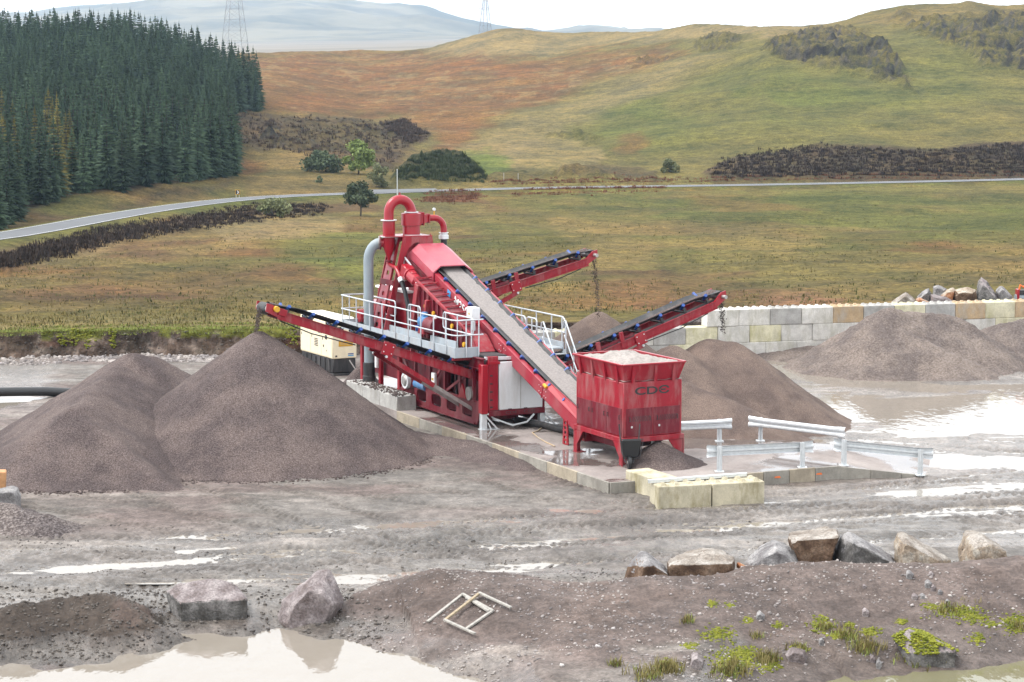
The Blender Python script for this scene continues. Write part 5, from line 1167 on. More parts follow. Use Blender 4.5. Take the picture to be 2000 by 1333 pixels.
# grit on these blocks
def scatter_mesh(name, P, Sz, mat, parent=None, flat=.7, seed=0):
    r = np.random.default_rng(seed); t = (1 + 5 ** .5) / 2
    iv = np.array([(-1, t, 0), (1, t, 0), (-1, -t, 0), (1, -t, 0), (0, -1, t), (0, 1, t), (0, -1, -t), (0, 1, -t), (t, 0, -1), (t, 0, 1), (-t, 0, -1), (-t, 0, 1)]) / 1.9
    fi = np.array([(0, 11, 5), (0, 5, 1), (0, 1, 7), (0, 7, 10), (0, 10, 11), (1, 5, 9), (5, 11, 4), (11, 10, 2), (10, 7, 6), (7, 1, 8), (3, 9, 4), (3, 4, 2), (3, 2, 6), (3, 6, 8), (3, 8, 9), (4, 9, 5), (2, 4, 11), (6, 2, 10), (8, 6, 7), (9, 8, 1)])
    n = len(P); V = iv[None] * (1 + .55 * (r.random((n, 12, 1)) - .5)) * Sz[:, None, None] * (.6 + .8 * r.random((n, 1, 3))); V[..., 2] *= flat
    an = r.random(n) * 6.283; c, s_ = np.cos(an)[:, None], np.sin(an)[:, None]
    Xr = V[..., 0] * c - V[..., 1] * s_; Yr = V[..., 0] * s_ + V[..., 1] * c
    V = np.stack([Xr, Yr, V[..., 2]], -1) + P[:, None]
    Fc = (fi[None] + 12 * np.arange(n)[:, None, None]).reshape(-1, 3)
    me = bpy.data.meshes.new(name); me.vertices.add(n * 12); me.vertices.foreach_set('co', V.astype(np.float32).ravel())
    me.loops.add(Fc.size); me.loops.foreach_set('vertex_index', Fc.astype(np.int32).ravel()); me.polygons.add(len(Fc)); me.polygons.foreach_set('loop_start', np.arange(0, Fc.size, 3, dtype=np.int32))
    me.update(calc_edges=True); me.materials.append(MATS[mat]); return link(name, me, parent)
def on_floor(us_, vs_, z=0.0):
    rx, ry, rz = ray_arr(us_, vs_); t_ = (z - H) / rz; X_, Y_ = rx * t_, ry * t_; return np.stack([X_, Y_, floor_fast(X_, Y_)], -1)
def scatter_floor(name, n, box, smin, smax, mat, kind='stuff', flt=None, seed=0, label=None, z=0.0, sink=.25, pw=3):
    r = np.random.default_rng(seed); u_ = r.uniform(box[0], box[1], n); v_ = r.uniform(box[2], box[3], n); P = on_floor(u_, v_, z)
    S_ = smin + (smax - smin) * r.random(n) ** pw
    if flt is not None: k = flt(P, u_, v_); P = P[k]; S_ = S_[k]
    P[:, 2] += S_ * (.35 - sink); o = scatter_mesh(name, P, S_, mat, seed=seed); tag(o, label, None, None, kind); return o
scatter_floor('gravel', 16000, (650, 2150, 1125, 1420), .008, .045, 'pebble', seed=1, label='loose stones strewn over the gravel berm', flt=lambda P, u_, v_: (P[:, 2] > -.45) & (fbm(P[:, 0] / 1.5, P[:, 1] / 1.5, 3, 5) > -.25))
scatter_floor('gravel', 380, (650, 2150, 1125, 1420), .015, .06, 'pebble_pale', seed=2, label='pale stones strewn over the gravel berm', flt=lambda P, u_, v_: (P[:, 2] > -.5) & (fbm(P[:, 0] / 1.1, P[:, 1] / 1.1, 3, 15) > .0))
scatter_floor('mud_clods', 5000, (-60, 380, 1150, 1330), .008, .05, 'soil_clod', seed=3, label='dark mud clods on the heap beside the pond', flt=lambda P, u_, v_: P[:, 2] > -.25)
scatter_floor('mud_clods', 1500, (380, 760, 1150, 1300), .008, .06, 'soil_clod', seed=4, label='dark wet clods around the two waterside boulders', flt=lambda P, u_, v_: (P[:, 2] > -.33) & (P[:, 2] < .12))
scatter_floor('mud_clods', 4500, (-60, 2060, 1020, 1140), .008, .035, 'soil_clod', seed=5, label='churned clods along the wheel tracks', pw=2, flt=lambda P, u_, v_: fbm(P[:, 0] / 2.5, P[:, 1] / .7, 3, 25) > .08)
scatter_floor('rubble', 1500, (130, 480, 694, 712), .03, .13, 'pebble', seed=6, label='pale rubble along the foot of the earth bank', pw=2)
scatter_floor('rubble', 500, (-300, 130, 700, 716), .03, .14, 'pebble', seed=7, label='grey rubble at the foot of the earth bank near the puddle', pw=2)
P_ = np.array([W(-1.72 + .72 * random.random(), 13.75 + 4.5 * random.random(), .945) for _ in range(260)]); o = scatter_mesh('grit', P_, np.full(260, .04) * (.5 + rng.random(260)), 'gravel_dark', seed=8); tag(o, 'grit lying on the pale blocks under the walkway', kind='stuff')
# stones in the earth bank face
r = np.random.default_rng(9); jj = r.integers(60, 420, 2600); ii = r.integers(1, 10, 2600)
P_ = np.stack([TX[ii, jj], TY[ii, jj], TZ[ii, jj]], -1) + r.normal(0, .05, (2600, 3)) - np.array([0, .02, 0]); o = scatter_mesh('bank_stones', P_, .012 + .05 * r.random(2600) ** 3, 'soil_clod', seed=9); tag(o, 'small stones bedded in the earth bank face', kind='stuff')

def hit_arr(us_, vs_):                                      # first floor point along each view ray
    rx, ry, rz = ray_arr(np.asarray(us_, float), np.asarray(vs_, float)); ts = np.linspace(0, 1, 260)[:, None]
    t0 = (1.2 - H) / rz; t1 = (-1.2 - H) / rz; tt_ = t0 + (t1 - t0) * ts; Xh, Yh, Zh = rx * tt_, ry * tt_, H + rz * tt_
    below = Zh <= floor_fast(Xh, Yh); k = np.argmax(below, 0); ii_ = np.arange(len(k)); return np.stack([Xh[k, ii_], Yh[k, ii_], Zh[k, ii_]], -1)
def hit(u_, v_): return Vector(hit_arr([u_], [v_])[0])
foot_stones(apexA[0], apexA[1], 5.75, 1500, 71); foot_stones(*A3(150, 792, 67.0)[:2], 3.8, 900, 72)
# ------------------------------------------------------------------ boulders
def boulder(label, sil, Y0, depth, mat, mat2=None, front=None, sc=1, off=(0, 0), name='boulder', sink=.35, rough=.035, seed=0, group=None, top_mat=None, cat='boulder', subdiv=4, fz=.55):
    pts = [(off[0] + x / sc, off[1] + y / sc) for x, y in sil]; cu = sum(p[0] for p in pts) / len(pts); cv = sum(p[1] for p in pts) / len(pts)
    vmax = max(p[1] for p in pts); P = [Vector(AT(u_, v_, Y0)) for u_, v_ in pts]
    fr_ = [(off[0] + x / sc, off[1] + y / sc) for x, y in front] if front else [(cu + (u_ - cu) * .66, cv + (v_ - cv) * .60 + (vmax - cv) * .22) for u_, v_ in pts]
    P += [Vector(AT(u_, v_, Y0 - depth * .5)) for u_, v_ in fr_]
    c3 = Vector(AT(cu, cv, Y0)); zb = min(p.z for p in P)
    P += [c3 + (Vector(AT(u_, v_, Y0)) - c3) * .72 + Vector((0, depth * .5, 0)) for u_, v_ in pts]
    P += [Vector((p.x, p.y, p.z - sink)) for p in P if p.z < zb + .35]
    bm = bmesh.new(); vs_ = [bm.verts.new(p) for p in P]; res = bmesh.ops.convex_hull(bm, input=vs_)
    bmesh.ops.delete(bm, geom=list({g for g in res['geom_interior'] + res['geom_unused'] if isinstance(g, bmesh.types.BMVert)}), context='VERTS')
    bmesh.ops.dissolve_limit(bm, angle_limit=RAD(7), verts=bm.verts, edges=bm.edges)
    size = max((p - c3).length for p in P)
    bmesh.ops.bevel(bm, geom=list(bm.edges), offset=size * .016, segments=1, affect='EDGES', clamp_overlap=True)
    bmesh.ops.triangulate(bm, faces=bm.faces)
    for it in range(subdiv):
        lim = size * .10; es = [e for e in bm.edges if e.calc_length() > lim]
        if es: bmesh.ops.subdivide_edges(bm, edges=es, cuts=1); bmesh.ops.triangulate(bm, faces=bm.faces)
    bm.normal_update(); co = np.array([v_.co[:] for v_ in bm.verts]); nn = np.array([v_.normal[:] for v_ in bm.verts])
    fq = 2.2 / size; d = .35 * rough * size * fbm(co[:, 0] * fq * 5 + seed, co[:, 2] * fq * 5 + co[:, 1] * fq * 4, 3, 470 + seed) + fbm(co[:, 0] * fq + co[:, 2] * fq * .7 + seed, co[:, 1] * fq - co[:, 2] * fq * .8, 5, 400 + seed, .6) * rough * size * 1.7 + (ridged(co[:, 0] * fq * 1.5 + co[:, 2] * fq, co[:, 2] * fq * 2 + co[:, 1] * fq, 3, 430 + seed) - .6) * rough * size * .8
    for v_, dd, n_ in zip(bm.verts, d, nn): v_.co += Vector(n_) * dd
    me = bpy.data.meshes.new(name)
    base = Vector((c3.x, c3.y, zb)); bm.normal_update()
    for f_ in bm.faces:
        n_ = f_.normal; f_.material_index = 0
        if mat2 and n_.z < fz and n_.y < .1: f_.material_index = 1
    bmesh.ops.translate(bm, verts=bm.verts, vec=-base); bm.to_mesh(me); bm.free()
    me.materials.append(MATS[mat]); me.materials.append(MATS[mat2 or mat])
    me.polygons.foreach_set('use_smooth', [True] * len(me.polygons)); me.set_sharp_from_angle(angle=RAD(20))
    o = link(name, me); o.location = base; return tag(o, label, cat, group)
k8 = dict(sc=2.5, off=(1200, 980))
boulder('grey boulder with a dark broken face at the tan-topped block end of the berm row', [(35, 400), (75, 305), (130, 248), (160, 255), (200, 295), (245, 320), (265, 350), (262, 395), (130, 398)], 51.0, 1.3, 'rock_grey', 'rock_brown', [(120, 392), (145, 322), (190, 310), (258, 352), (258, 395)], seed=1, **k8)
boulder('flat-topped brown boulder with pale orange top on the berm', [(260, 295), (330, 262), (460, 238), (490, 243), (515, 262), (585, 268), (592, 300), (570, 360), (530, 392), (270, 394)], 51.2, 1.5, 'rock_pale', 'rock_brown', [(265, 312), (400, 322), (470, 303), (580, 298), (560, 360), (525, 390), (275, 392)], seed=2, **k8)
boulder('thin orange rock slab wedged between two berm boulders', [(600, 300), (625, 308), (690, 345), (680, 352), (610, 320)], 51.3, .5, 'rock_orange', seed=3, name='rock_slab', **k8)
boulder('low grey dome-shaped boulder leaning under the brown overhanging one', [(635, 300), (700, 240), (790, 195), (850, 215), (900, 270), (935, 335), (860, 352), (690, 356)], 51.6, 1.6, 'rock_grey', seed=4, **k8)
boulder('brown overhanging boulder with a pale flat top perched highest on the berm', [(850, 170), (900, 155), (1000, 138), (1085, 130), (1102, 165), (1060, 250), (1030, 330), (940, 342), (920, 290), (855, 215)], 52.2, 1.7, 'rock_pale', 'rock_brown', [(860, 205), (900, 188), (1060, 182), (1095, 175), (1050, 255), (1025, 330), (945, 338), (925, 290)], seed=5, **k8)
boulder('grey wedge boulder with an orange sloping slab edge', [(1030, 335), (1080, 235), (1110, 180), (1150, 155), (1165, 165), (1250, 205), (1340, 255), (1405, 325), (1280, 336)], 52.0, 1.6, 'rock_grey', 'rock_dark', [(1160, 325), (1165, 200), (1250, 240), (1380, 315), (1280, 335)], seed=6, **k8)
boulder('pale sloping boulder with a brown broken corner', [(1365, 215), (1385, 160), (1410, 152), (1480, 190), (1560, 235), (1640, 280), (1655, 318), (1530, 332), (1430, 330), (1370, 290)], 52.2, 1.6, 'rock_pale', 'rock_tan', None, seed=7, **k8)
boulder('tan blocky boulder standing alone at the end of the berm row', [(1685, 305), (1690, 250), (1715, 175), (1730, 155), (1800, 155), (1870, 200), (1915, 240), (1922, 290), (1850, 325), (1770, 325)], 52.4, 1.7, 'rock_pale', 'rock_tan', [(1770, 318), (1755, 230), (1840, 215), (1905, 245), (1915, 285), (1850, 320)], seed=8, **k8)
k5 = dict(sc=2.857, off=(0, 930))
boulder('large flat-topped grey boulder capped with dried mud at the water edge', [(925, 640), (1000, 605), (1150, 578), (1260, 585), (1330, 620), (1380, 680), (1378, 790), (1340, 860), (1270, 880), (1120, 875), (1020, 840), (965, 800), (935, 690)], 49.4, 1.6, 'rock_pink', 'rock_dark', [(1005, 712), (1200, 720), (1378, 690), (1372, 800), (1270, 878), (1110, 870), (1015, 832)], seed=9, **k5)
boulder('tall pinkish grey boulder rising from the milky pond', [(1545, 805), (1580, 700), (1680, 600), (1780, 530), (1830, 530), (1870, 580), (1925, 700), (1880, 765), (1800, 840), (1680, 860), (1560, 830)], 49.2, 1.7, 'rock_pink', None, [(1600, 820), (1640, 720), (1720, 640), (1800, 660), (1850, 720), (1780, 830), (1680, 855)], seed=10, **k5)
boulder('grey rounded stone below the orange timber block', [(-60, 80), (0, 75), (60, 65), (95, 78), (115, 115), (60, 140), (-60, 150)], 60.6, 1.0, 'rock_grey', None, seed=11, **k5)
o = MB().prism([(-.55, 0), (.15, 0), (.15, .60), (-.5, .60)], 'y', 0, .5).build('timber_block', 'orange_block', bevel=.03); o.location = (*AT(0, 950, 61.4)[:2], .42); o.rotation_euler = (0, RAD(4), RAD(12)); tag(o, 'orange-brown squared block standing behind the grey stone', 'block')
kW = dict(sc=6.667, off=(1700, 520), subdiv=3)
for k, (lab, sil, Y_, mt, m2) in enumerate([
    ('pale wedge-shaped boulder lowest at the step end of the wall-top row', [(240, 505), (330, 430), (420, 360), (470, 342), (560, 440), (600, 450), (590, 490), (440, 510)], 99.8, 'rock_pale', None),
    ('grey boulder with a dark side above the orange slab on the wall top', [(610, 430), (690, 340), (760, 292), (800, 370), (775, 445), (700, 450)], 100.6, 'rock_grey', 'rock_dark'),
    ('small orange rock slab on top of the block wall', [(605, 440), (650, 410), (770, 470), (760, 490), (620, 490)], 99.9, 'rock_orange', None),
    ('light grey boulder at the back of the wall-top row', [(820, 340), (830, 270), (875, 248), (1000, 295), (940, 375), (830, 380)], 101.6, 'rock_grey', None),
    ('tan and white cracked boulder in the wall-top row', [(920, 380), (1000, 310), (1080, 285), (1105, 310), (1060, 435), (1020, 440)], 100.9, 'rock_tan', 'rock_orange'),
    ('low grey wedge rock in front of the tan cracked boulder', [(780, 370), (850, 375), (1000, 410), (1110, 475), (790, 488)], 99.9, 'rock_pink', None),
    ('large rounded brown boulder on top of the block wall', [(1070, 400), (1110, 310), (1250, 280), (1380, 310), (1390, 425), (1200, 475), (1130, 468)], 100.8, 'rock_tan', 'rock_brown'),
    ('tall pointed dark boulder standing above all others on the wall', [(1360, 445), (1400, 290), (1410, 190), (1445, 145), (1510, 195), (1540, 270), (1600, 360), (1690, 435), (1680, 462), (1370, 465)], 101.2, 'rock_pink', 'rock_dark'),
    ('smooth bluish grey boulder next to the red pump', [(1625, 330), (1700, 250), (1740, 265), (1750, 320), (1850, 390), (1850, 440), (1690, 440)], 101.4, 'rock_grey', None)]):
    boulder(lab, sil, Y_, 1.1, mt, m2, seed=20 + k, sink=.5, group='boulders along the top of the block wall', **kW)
SM = hit(1808, 1285)[1]; S2 = hit(1555, 1285)[1]
msb = boulder('mossy flat slab boulder at the edge of the green pond', [(1360, 665), (1440, 622), (1530, 650), (1670, 720), (1665, 760), (1510, 800), (1490, 790), (1440, 745)], SM + .1, .9, 'rock_pink', 'rock_dark', [(1440, 745), (1500, 775), (1665, 735), (1660, 762), (1510, 800), (1450, 760)], seed=40, **k8)
ms2 = boulder('small mossy boulder among grass tufts on the bank', [(830, 745), (870, 715), (930, 728), (945, 760), (930, 792), (850, 785)], S2 + .1, .6, 'rock_pink', None, seed=41, **k8)
for k, (x, y, w_) in enumerate(((1440, 358, 22), (1545, 355, 14), (1530, 402, 20), (1555, 420, 16), (1590, 442, 14), (1465, 465, 18), (1505, 465, 16), (1220, 415, 11), (1625, 488, 12), (400, 780, 38), (710, 560, 24), (1225, 542, 20), (1012, 680, 16), (1260, 768, 16), (1290, 790, 18))):
    u_, v_ = 1200 + x / 2.5, 980 + y / 2.5; g_ = hit(u_, v_)
    q = w_ * 1.0
    boulder('small grey stone lying on the gravel berm', [(x - q, y + q * .5), (x - q * .7, y - q * .6), (x + q * .2, y - q), (x + q, y - q * .2), (x + q * .8, y + q * .7), (x, y + q)], g_[1], w_ * .02, ('rock_grey', 'rock_pink')[k % 2], seed=50 + k, name='stone', subdiv=2, sink=.08, group='stones on the gravel berm', cat='stone', sc=2.5, off=(1200, 980))

# ------------------------------------------------------------------ generator
gl = (-7.50, 89.25, 0); gt = thing('generator', 'cream generator with black skid base and yellow notices behind the conveyor', 'generator', gl, RAD(28))
body = MB().box(0, 1.10, 0, 3.5, .78, 2.32).build('canopy', 'cream', gt, bevel=.03)
MB().hexa([(.0, .0, 2.32), (1.1, .0, 2.32), (1.1, 3.5, 2.32), (.0, 3.5, 2.32), (.10, .10, 2.50), (1.0, .10, 2.50), (1.0, 3.4, 2.50), (.10, 3.4, 2.50)]).build('roof', 'cream_top', gt, bevel=.02)
bs_ = MB().box(.03, 1.07, .04, 3.46, .18, .776).build('skid_base', 'black', gt, bevel=.03)
MB().box(.0, 1.1, .0, 3.5, 0, .16).build('skid', 'black', gt, bevel=.02)
for y in (.35, .85, 1.35, 1.85, 2.35, 2.85): MB().box(.0, .03, y, y + .10, .2, .74).build('rib', 'black', bs_)
for y0 in (.06, 1.22, 2.36):
    dr_ = MB().box(-.012, .002, y0, y0 + 1.10, .84, 2.26).build('door', 'cream', gt, bevel=.004)
    MB().box(-.022, -.010, y0 + .95, y0 + 1.0, 1.5, 1.62).build('handle', 'black', dr_)
lv = MB(); [lv.box(-.02, -.011, 1.55, 1.92, 1.18 + .07 * i, 1.215 + .07 * i) for i in range(5)]; lv.build('louvre', 'black', body)
MB().box(-.02, -.011, 1.95, 2.45, 1.95, 2.2).build('notice', 'yellow', body)
for x0, y0, z0, w_, h_ in ((-.02, 1.45, 1.75, .08, .12), (-.02, 1.3, 1.75, .08, .12), (-.02, 1.15, 1.75, .08, .12), (-.02, .9, 1.2, .1, .1), (-.02, .55, 1.55, .22, .18), (-.02, .6, 1.05, .04, .06)):
    MB().box(x0, -.011, y0, y0 + w_, z0, z0 + h_).build('label_plate', 'black', body)
nt_ = MB().box(.28, .92, -.014, -.002, 1.30, 1.52).build('notice', 'yellow', body)
for z_ in (1.36, 1.41, 1.46): MB().box(.34, .86, -.017, -.014, z_, z_ + .018).build('print_line', 'block_tan', nt_)
MB().box(.70, .95, -.012, -.002, .88, .92).build('emblem', 'decal_blue', body); MB().box(.70, .95, -.012, -.002, .95, .985).build('emblem', 'blue', body)
MB().box(.82, .96, -.014, -.002, 1.60, 1.72).build('vent', 'black', body); MB().box(.2, .5, -.014, -.002, 1.80, 2.12).build('control_window', 'black', body); MB().box(.12, .2, -.014, -.002, .86, .93).build('socket', 'black', body)
MB().tube([(.75, -.02, .7), (.9, -.25, .35), (1.15, -.45, .1), (1.5, -.6, .05)], .03, 6).build('power_cable', 'steel', gt)

# ------------------------------------------------------------------ guard rails
def guard_rail(label, pa, pb, ends, side, zt_, flare=(True, True), posts=None):
    a = Vector(pa); b_ = Vector(pb); d = (b_ - a); d.z = 0; d.normalize(); nv = Vector((d.y, -d.x, 0)) * side
    t = thing('guard_rail', label, 'guard rail', tuple((a + b_) / 2), group='galvanised guard rails around the loading ramp'); base = (a + b_) / 2
    e0 = a - d * ends[0]; e1 = b_ + d * ends[1]
    sec = [(0, -.155), (.03, -.15), (.08, -.11), (.08, -.06), (.015, -.02), (.015, .02), (.08, .06), (.08, .11), (.03, .15), (0, .155)]
    vs = []; fs = []; n = 16
    for i in range(n + 1):
        w_ = i / n; p = e0.lerp(e1, w_); p.z = (a.z + (b_.z - a.z) * w_) + zt_ - .16
        s_ = d.copy(); fl_ = 0
        if flare[0]: fl_ = max(fl_, 1 - w_ * n / 2)
        if flare[1]: fl_ = max(fl_, 1 - (1 - w_) * n / 2)
        fl_ = max(0, min(1, fl_))
        for th in (0, .008):
            for dx, dz in sec: vs.append(p + nv * ((dx + th) * (1 - .3 * fl_) + .06 + .05 * fl_ * fl_) + Vector((0, 0, dz * (1 + .25 * fl_))) - base)
        if i:
            m_ = len(sec); o0 = (i - 1) * 2 * m_; o1_ = i * 2 * m_
            for k in range(m_ - 1): fs += [(o0 + k, o0 + k + 1, o1_ + k + 1, o1_ + k), (o0 + m_ + k, o1_ + m_ + k, o1_ + m_ + k + 1, o0 + m_ + k + 1)]
            fs += [(o0, o1_, o1_ + m_, o0 + m_), (o0 + m_ - 1, o0 + 2 * m_ - 1, o1_ + 2 * m_ - 1, o1_ + m_ - 1)]
    MB().add(vs, fs).build('beam', 'galv', t)
    for p in (posts or (a, b_)):
        p = Vector(p) - base
        ps = MB(); q = p + Vector((0, 0, zt_))
        ps.beam(p - Vector((0, 0, .06)), q, .016, .13, nv).beam(p + d * .045 - Vector((0, 0, .06)), q + d * .045, .08, .012, nv).beam(p - d * .045 - Vector((0, 0, .06)), q - d * .045, .08, .012, nv)
        po = ps.build('post', 'galv', t); MB().box(p.x - .14, p.x + .14, p.y - .14, p.y + .14, p.z - .01, p.z + .014).build('base_plate', 'galv', po)
        MB().beam(p + Vector((0, 0, zt_ - .16)), p + nv * .075 + Vector((0, 0, zt_ - .16)), .08, .2).build('spacer', 'galv', po)
def gz(u_, v_, z): return tuple(G(u_, v_, z))
guard_rail('galvanised guard rail above the orange-marked ramp wall, its posts in front', gz(1405, 921, .42), gz(1567, 913, .42), (.36, .42), -1, .78)
guard_rail('galvanised guard rail running down the sloping end of the ramp wall', gz(1648, 909, .40), gz(1797, 928, .10), (.30, .42), -1, .80)
guard_rail('short galvanised guard rail starting behind the red hopper', gz(1285, 868, .42), gz(1405, 862, .42), (.4, .38), 1, .74)
guard_rail('galvanised guard rail crossing in front of the brown gravel pile', gz(1485, 861, .42), gz(1640, 881, .42), (.38, .28), 1, .78)
t = thing('steel_rail', 'loose galvanised beam lying across the studded yellowish blocks', 'beam', gz(1360, 930, .74))
e0 = Vector(gz(1266, 938, .76)) - Vector(t.location); e1 = Vector(gz(1458, 924, .78)) - Vector(t.location); sidev = Vector((0, -.06, 0)); upv = Vector((0, 0, .05))
MB().beam(e0, e1, .16, .012).build('top_flange', 'galv', t); MB().beam(e0 + sidev * 1.2 - upv * .8, e1 + sidev * 1.2 - upv * .8, .012, .09).build('web', 'galv', t); MB().beam(e0 - sidev * 1.2 - upv * .8, e1 - sidev * 1.2 - upv * .8, .012, .09).build('web', 'galv', t)

# ------------------------------------------------------------------ wheelbarrow stood on its nose against the hopper leg
wb = thing('wheelbarrow', 'black wheelbarrow stood upright against the front leg of the red hopper', 'wheelbarrow', W(.04, -.46, .41), YAW + RAD(-20)); wb.scale = (1.25, 1.25, 1.15)
MB().hexa([(-.20, .02, .28), (.20, .02, .28), (.17, .26, .34), (-.17, .26, .34), (-.27, -.02, .80), (.27, -.02, .80), (.20, .30, .74), (-.20, .30, .74)]).build('tub', 'rubber_clean', wb, bevel=.04)
MB().tube([(-.2, 0, .28), (.2, 0, .28), (.28, -.03, .80), (-.28, -.03, .80), (-.2, 0, .28)], .014, 6).build('rim', 'black', wb)
wh = MB(); c0 = Vector((-.06, -.02, .17)); wh.tube([c0 + Vector((-.045, 0, 0)), c0 + Vector((-.04, 0, 0)), c0 + Vector((.04, 0, 0)), c0 + Vector((.045, 0, 0))], [.12, .17, .17, .12], 18); whl = wh.build('wheel', 'rubber_clean', wb)
MB().tube([c0 + Vector((-.06, 0, 0)), c0 + Vector((.06, 0, 0))], .05, 10).build('hub', 'steel', whl)
for s_ in (-1, 1): MB().tube([(-.06 + s_ * .08, 0, .15), (s_ * .20, .28, .4), (s_ * .24, .33, .85), (s_ * .26, .36, 1.15)], .018, 8).build('handle', 'black', wb)

# ------------------------------------------------------------------ pipes and hoses on the ground
def hose(label, pts, r, mat, name='hose'):
    c = Vector(pts[0]); o = MB().tube([Vector(p) - c for p in pts], r, 12).build(name, mat); o.location = c; return tag(o, label, name)
hose('thick black pipe lying across the wet concrete behind the hopper', [W(.9, 9.2, .53), W(1.2, 7.6, .53), W(1.35, 6.0, .53), W(1.5, 4.4, .53), W(1.9, 3.6, .53)], .12, 'rubber')
hose('thin yellow hose trailing over the wet pad beside the red stand', [W(1.2, 7.8, .44), W(.7, 7.2, .44), W(.4, 7.0, .43), W(.1, 6.0, .43), W(-.1, 5.0, .43), W(-.2, 4.2, .43)], .02, 'block_tan')
hose('fat black pipe crossing the puddle behind the long gravel heap', [(-30, 82.5, .28), (-22, 82.6, .30), (-19.4, 83.0, .30), (-18.2, 83.2, .28), (-17, 83.3, .2)], .18, 'rubber_clean', 'pipe')

# ------------------------------------------------------------------ broken timber frames on the berm
z7 = lambda x, y: hit(650 + x / 2.857, 930 + y / 2.857)
def tframe(label, planks, lift):
    P = [[z7(*p) + Vector((0, 0, lift)) for p in pl] for pl in planks]; c = P[0][0]; t = thing('broken_pallet', label, 'pallet frame', tuple(c), group='broken timber frames')
    for k, (a, b_) in enumerate(P): MB().beam(a - c + Vector((0, 0, .012 * (k % 2))), b_ - c + Vector((0, 0, .012 * (k % 2))), .072, .045).build('plank', 'wood_fresh' if k == 0 and lift > .08 else 'wood_pale', t, bevel=.006)
tframe('weathered timber frame lying half under another broken frame on the berm', [[(530, 825), (728, 670)], [(722, 672), (892, 768)], [(890, 765), (735, 872)], [(745, 692), (870, 770)]], .05)
tframe('broken timber frame with a fresh yellowish plank lying on top of another frame', [[(625, 832), (822, 678)], [(815, 680), (995, 764)], [(622, 828), (793, 908)]], .11)

# ------------------------------------------------------------------ pump at the far end of the wall
pmp = thing('water_pump', 'red framed pump with dark box and blue-grey tank past the last wall boulder', 'pump', tuple(AT(1994, 592, 101.6)))
MB().tube([(-.28, 0, .22), (.8, .1, .22)], .2, 14).build('tank', 'pipe_grey', pmp); MB().box(-.2, .8, -.15, .25, .42, .62).build('engine_box', 'black', pmp, bevel=.02)
MB().box(-.24, -.12, -.2, .2, .1, .66).build('end_frame', 'red_clean', pmp, bevel=.01); MB().tube([(-.1, 0, .62), (-.05, 0, .85), (.1, 0, .75), (.35, 0, .95), (.8, 0, .95)], .05, 8).build('handle_bar', 'orange_paint', pmp); MB().box(-.4, .8, -.2, .3, -.1, .03).build('skid', 'galv', pmp)

# ------------------------------------------------------------------ gravel falling from the conveyor heads
def stream(label, hx, z1, z0, vx, n, seed):
    r = np.random.default_rng(seed); t_ = r.random(n) ** .7; tm = math.sqrt(2 * (z1 - z0) / 9.8); tt_ = t_ * tm
    Pn = [W(hx[0] + vx * a + r.normal(0, .035), hx[1] + r.normal(0, .10), z1 - 4.9 * a * a + r.normal(0, .04)) for a in tt_]
    o = scatter_mesh('falling_gravel', np.array(Pn), .007 + .016 * r.random(n), 'gravel_dark', flat=1, seed=seed); tag(o, label, kind='stuff')
stream('dark gravel falling onto the biggest cone', (-8.22, 9.85), 4.78, 4.0, -.5, 420, 1)
stream('dark gravel falling onto the cone beyond the stairs', (8.08, 17.0), 5.5, 3.05, .5, 520, 2)
stream('dark gravel falling in front of the pale wall blocks', (9.32, 9.5), 4.5, 3.1, .4, 420, 3)

# =================================================================== VEGETATION AND FAR THINGS
def spruce_mesh(name, seed, tiers=30, nb=9, R=.17, mat='spruce'):
    r = random.Random(seed); b = MB()
    for i in range(tiers):
        f = (i + r.random() * .6) / tiers; z = .03 + .95 * f; rad = R * (1 - f) ** .8 * (1 - .4 * max(0, .10 - f) / .10) + .006
        n = max(5, int(nb * (1 - .35 * f))); a0 = r.random() * 6.28
        for k in range(n):
            a = a0 + 6.283 * (k + r.uniform(-.35, .35)) / n; L_ = rad * r.uniform(.66, 1.2); dz = L_ * (r.uniform(-.55, -.15) + .55 * f)
            for s_ in (-.42, 0, .42):
                aa = a + s_ + r.uniform(-.1, .1); l2 = L_ * (1 if s_ == 0 else .74); dx, dy = math.cos(aa), math.sin(aa); sx, sy = -dy, dx; w = .10 * L_ + .0045
                st = 0 if s_ == 0 else .22 * L_
                p0 = (math.cos(a) * st, math.sin(a) * st, z + .01); p1 = (dx * l2, dy * l2, z + dz * l2 / L_)
                m_ = (dx * l2 * .6, dy * l2 * .6, z + dz * .35 + .004); ml = (m_[0] + sx * w, m_[1] + sy * w, m_[2] - .016); mr = (m_[0] - sx * w, m_[1] - sy * w, m_[2] - .016)
                b.add([p0, ml, m_, mr, p1], [(0, 1, 2), (0, 2, 3), (1, 4, 2), (2, 4, 3)])
    for k in range(5): b.add([(0, 0, 1.03), (.008 * math.cos(k * 1.26), .008 * math.sin(k * 1.26), .90), (.008 * math.cos(k * 1.26 + 1.2), .008 * math.sin(k * 1.26 + 1.2), .90)], [(0, 1, 2)])
    me = bpy.data.meshes.new(name); me.from_pydata(b.v, [], b.f); me.materials.append(MATS[mat]); return me
crowns = [spruce_mesh('crown', s_, R=rr) for s_, rr in ((1, .20), (2, .17), (3, .225), (4, .19))]
larches = [spruce_mesh('crown', 11, 26, 8, .16, 'larch'), spruce_mesh('crown', 12, 26, 8, .145, 'larch')]
trunk_me = MB().tube([(0, 0, -.04), (0, 0, .4), (0, 0, .97)], [.016, .010, .002], 6).mesh('trunk', 'bark')
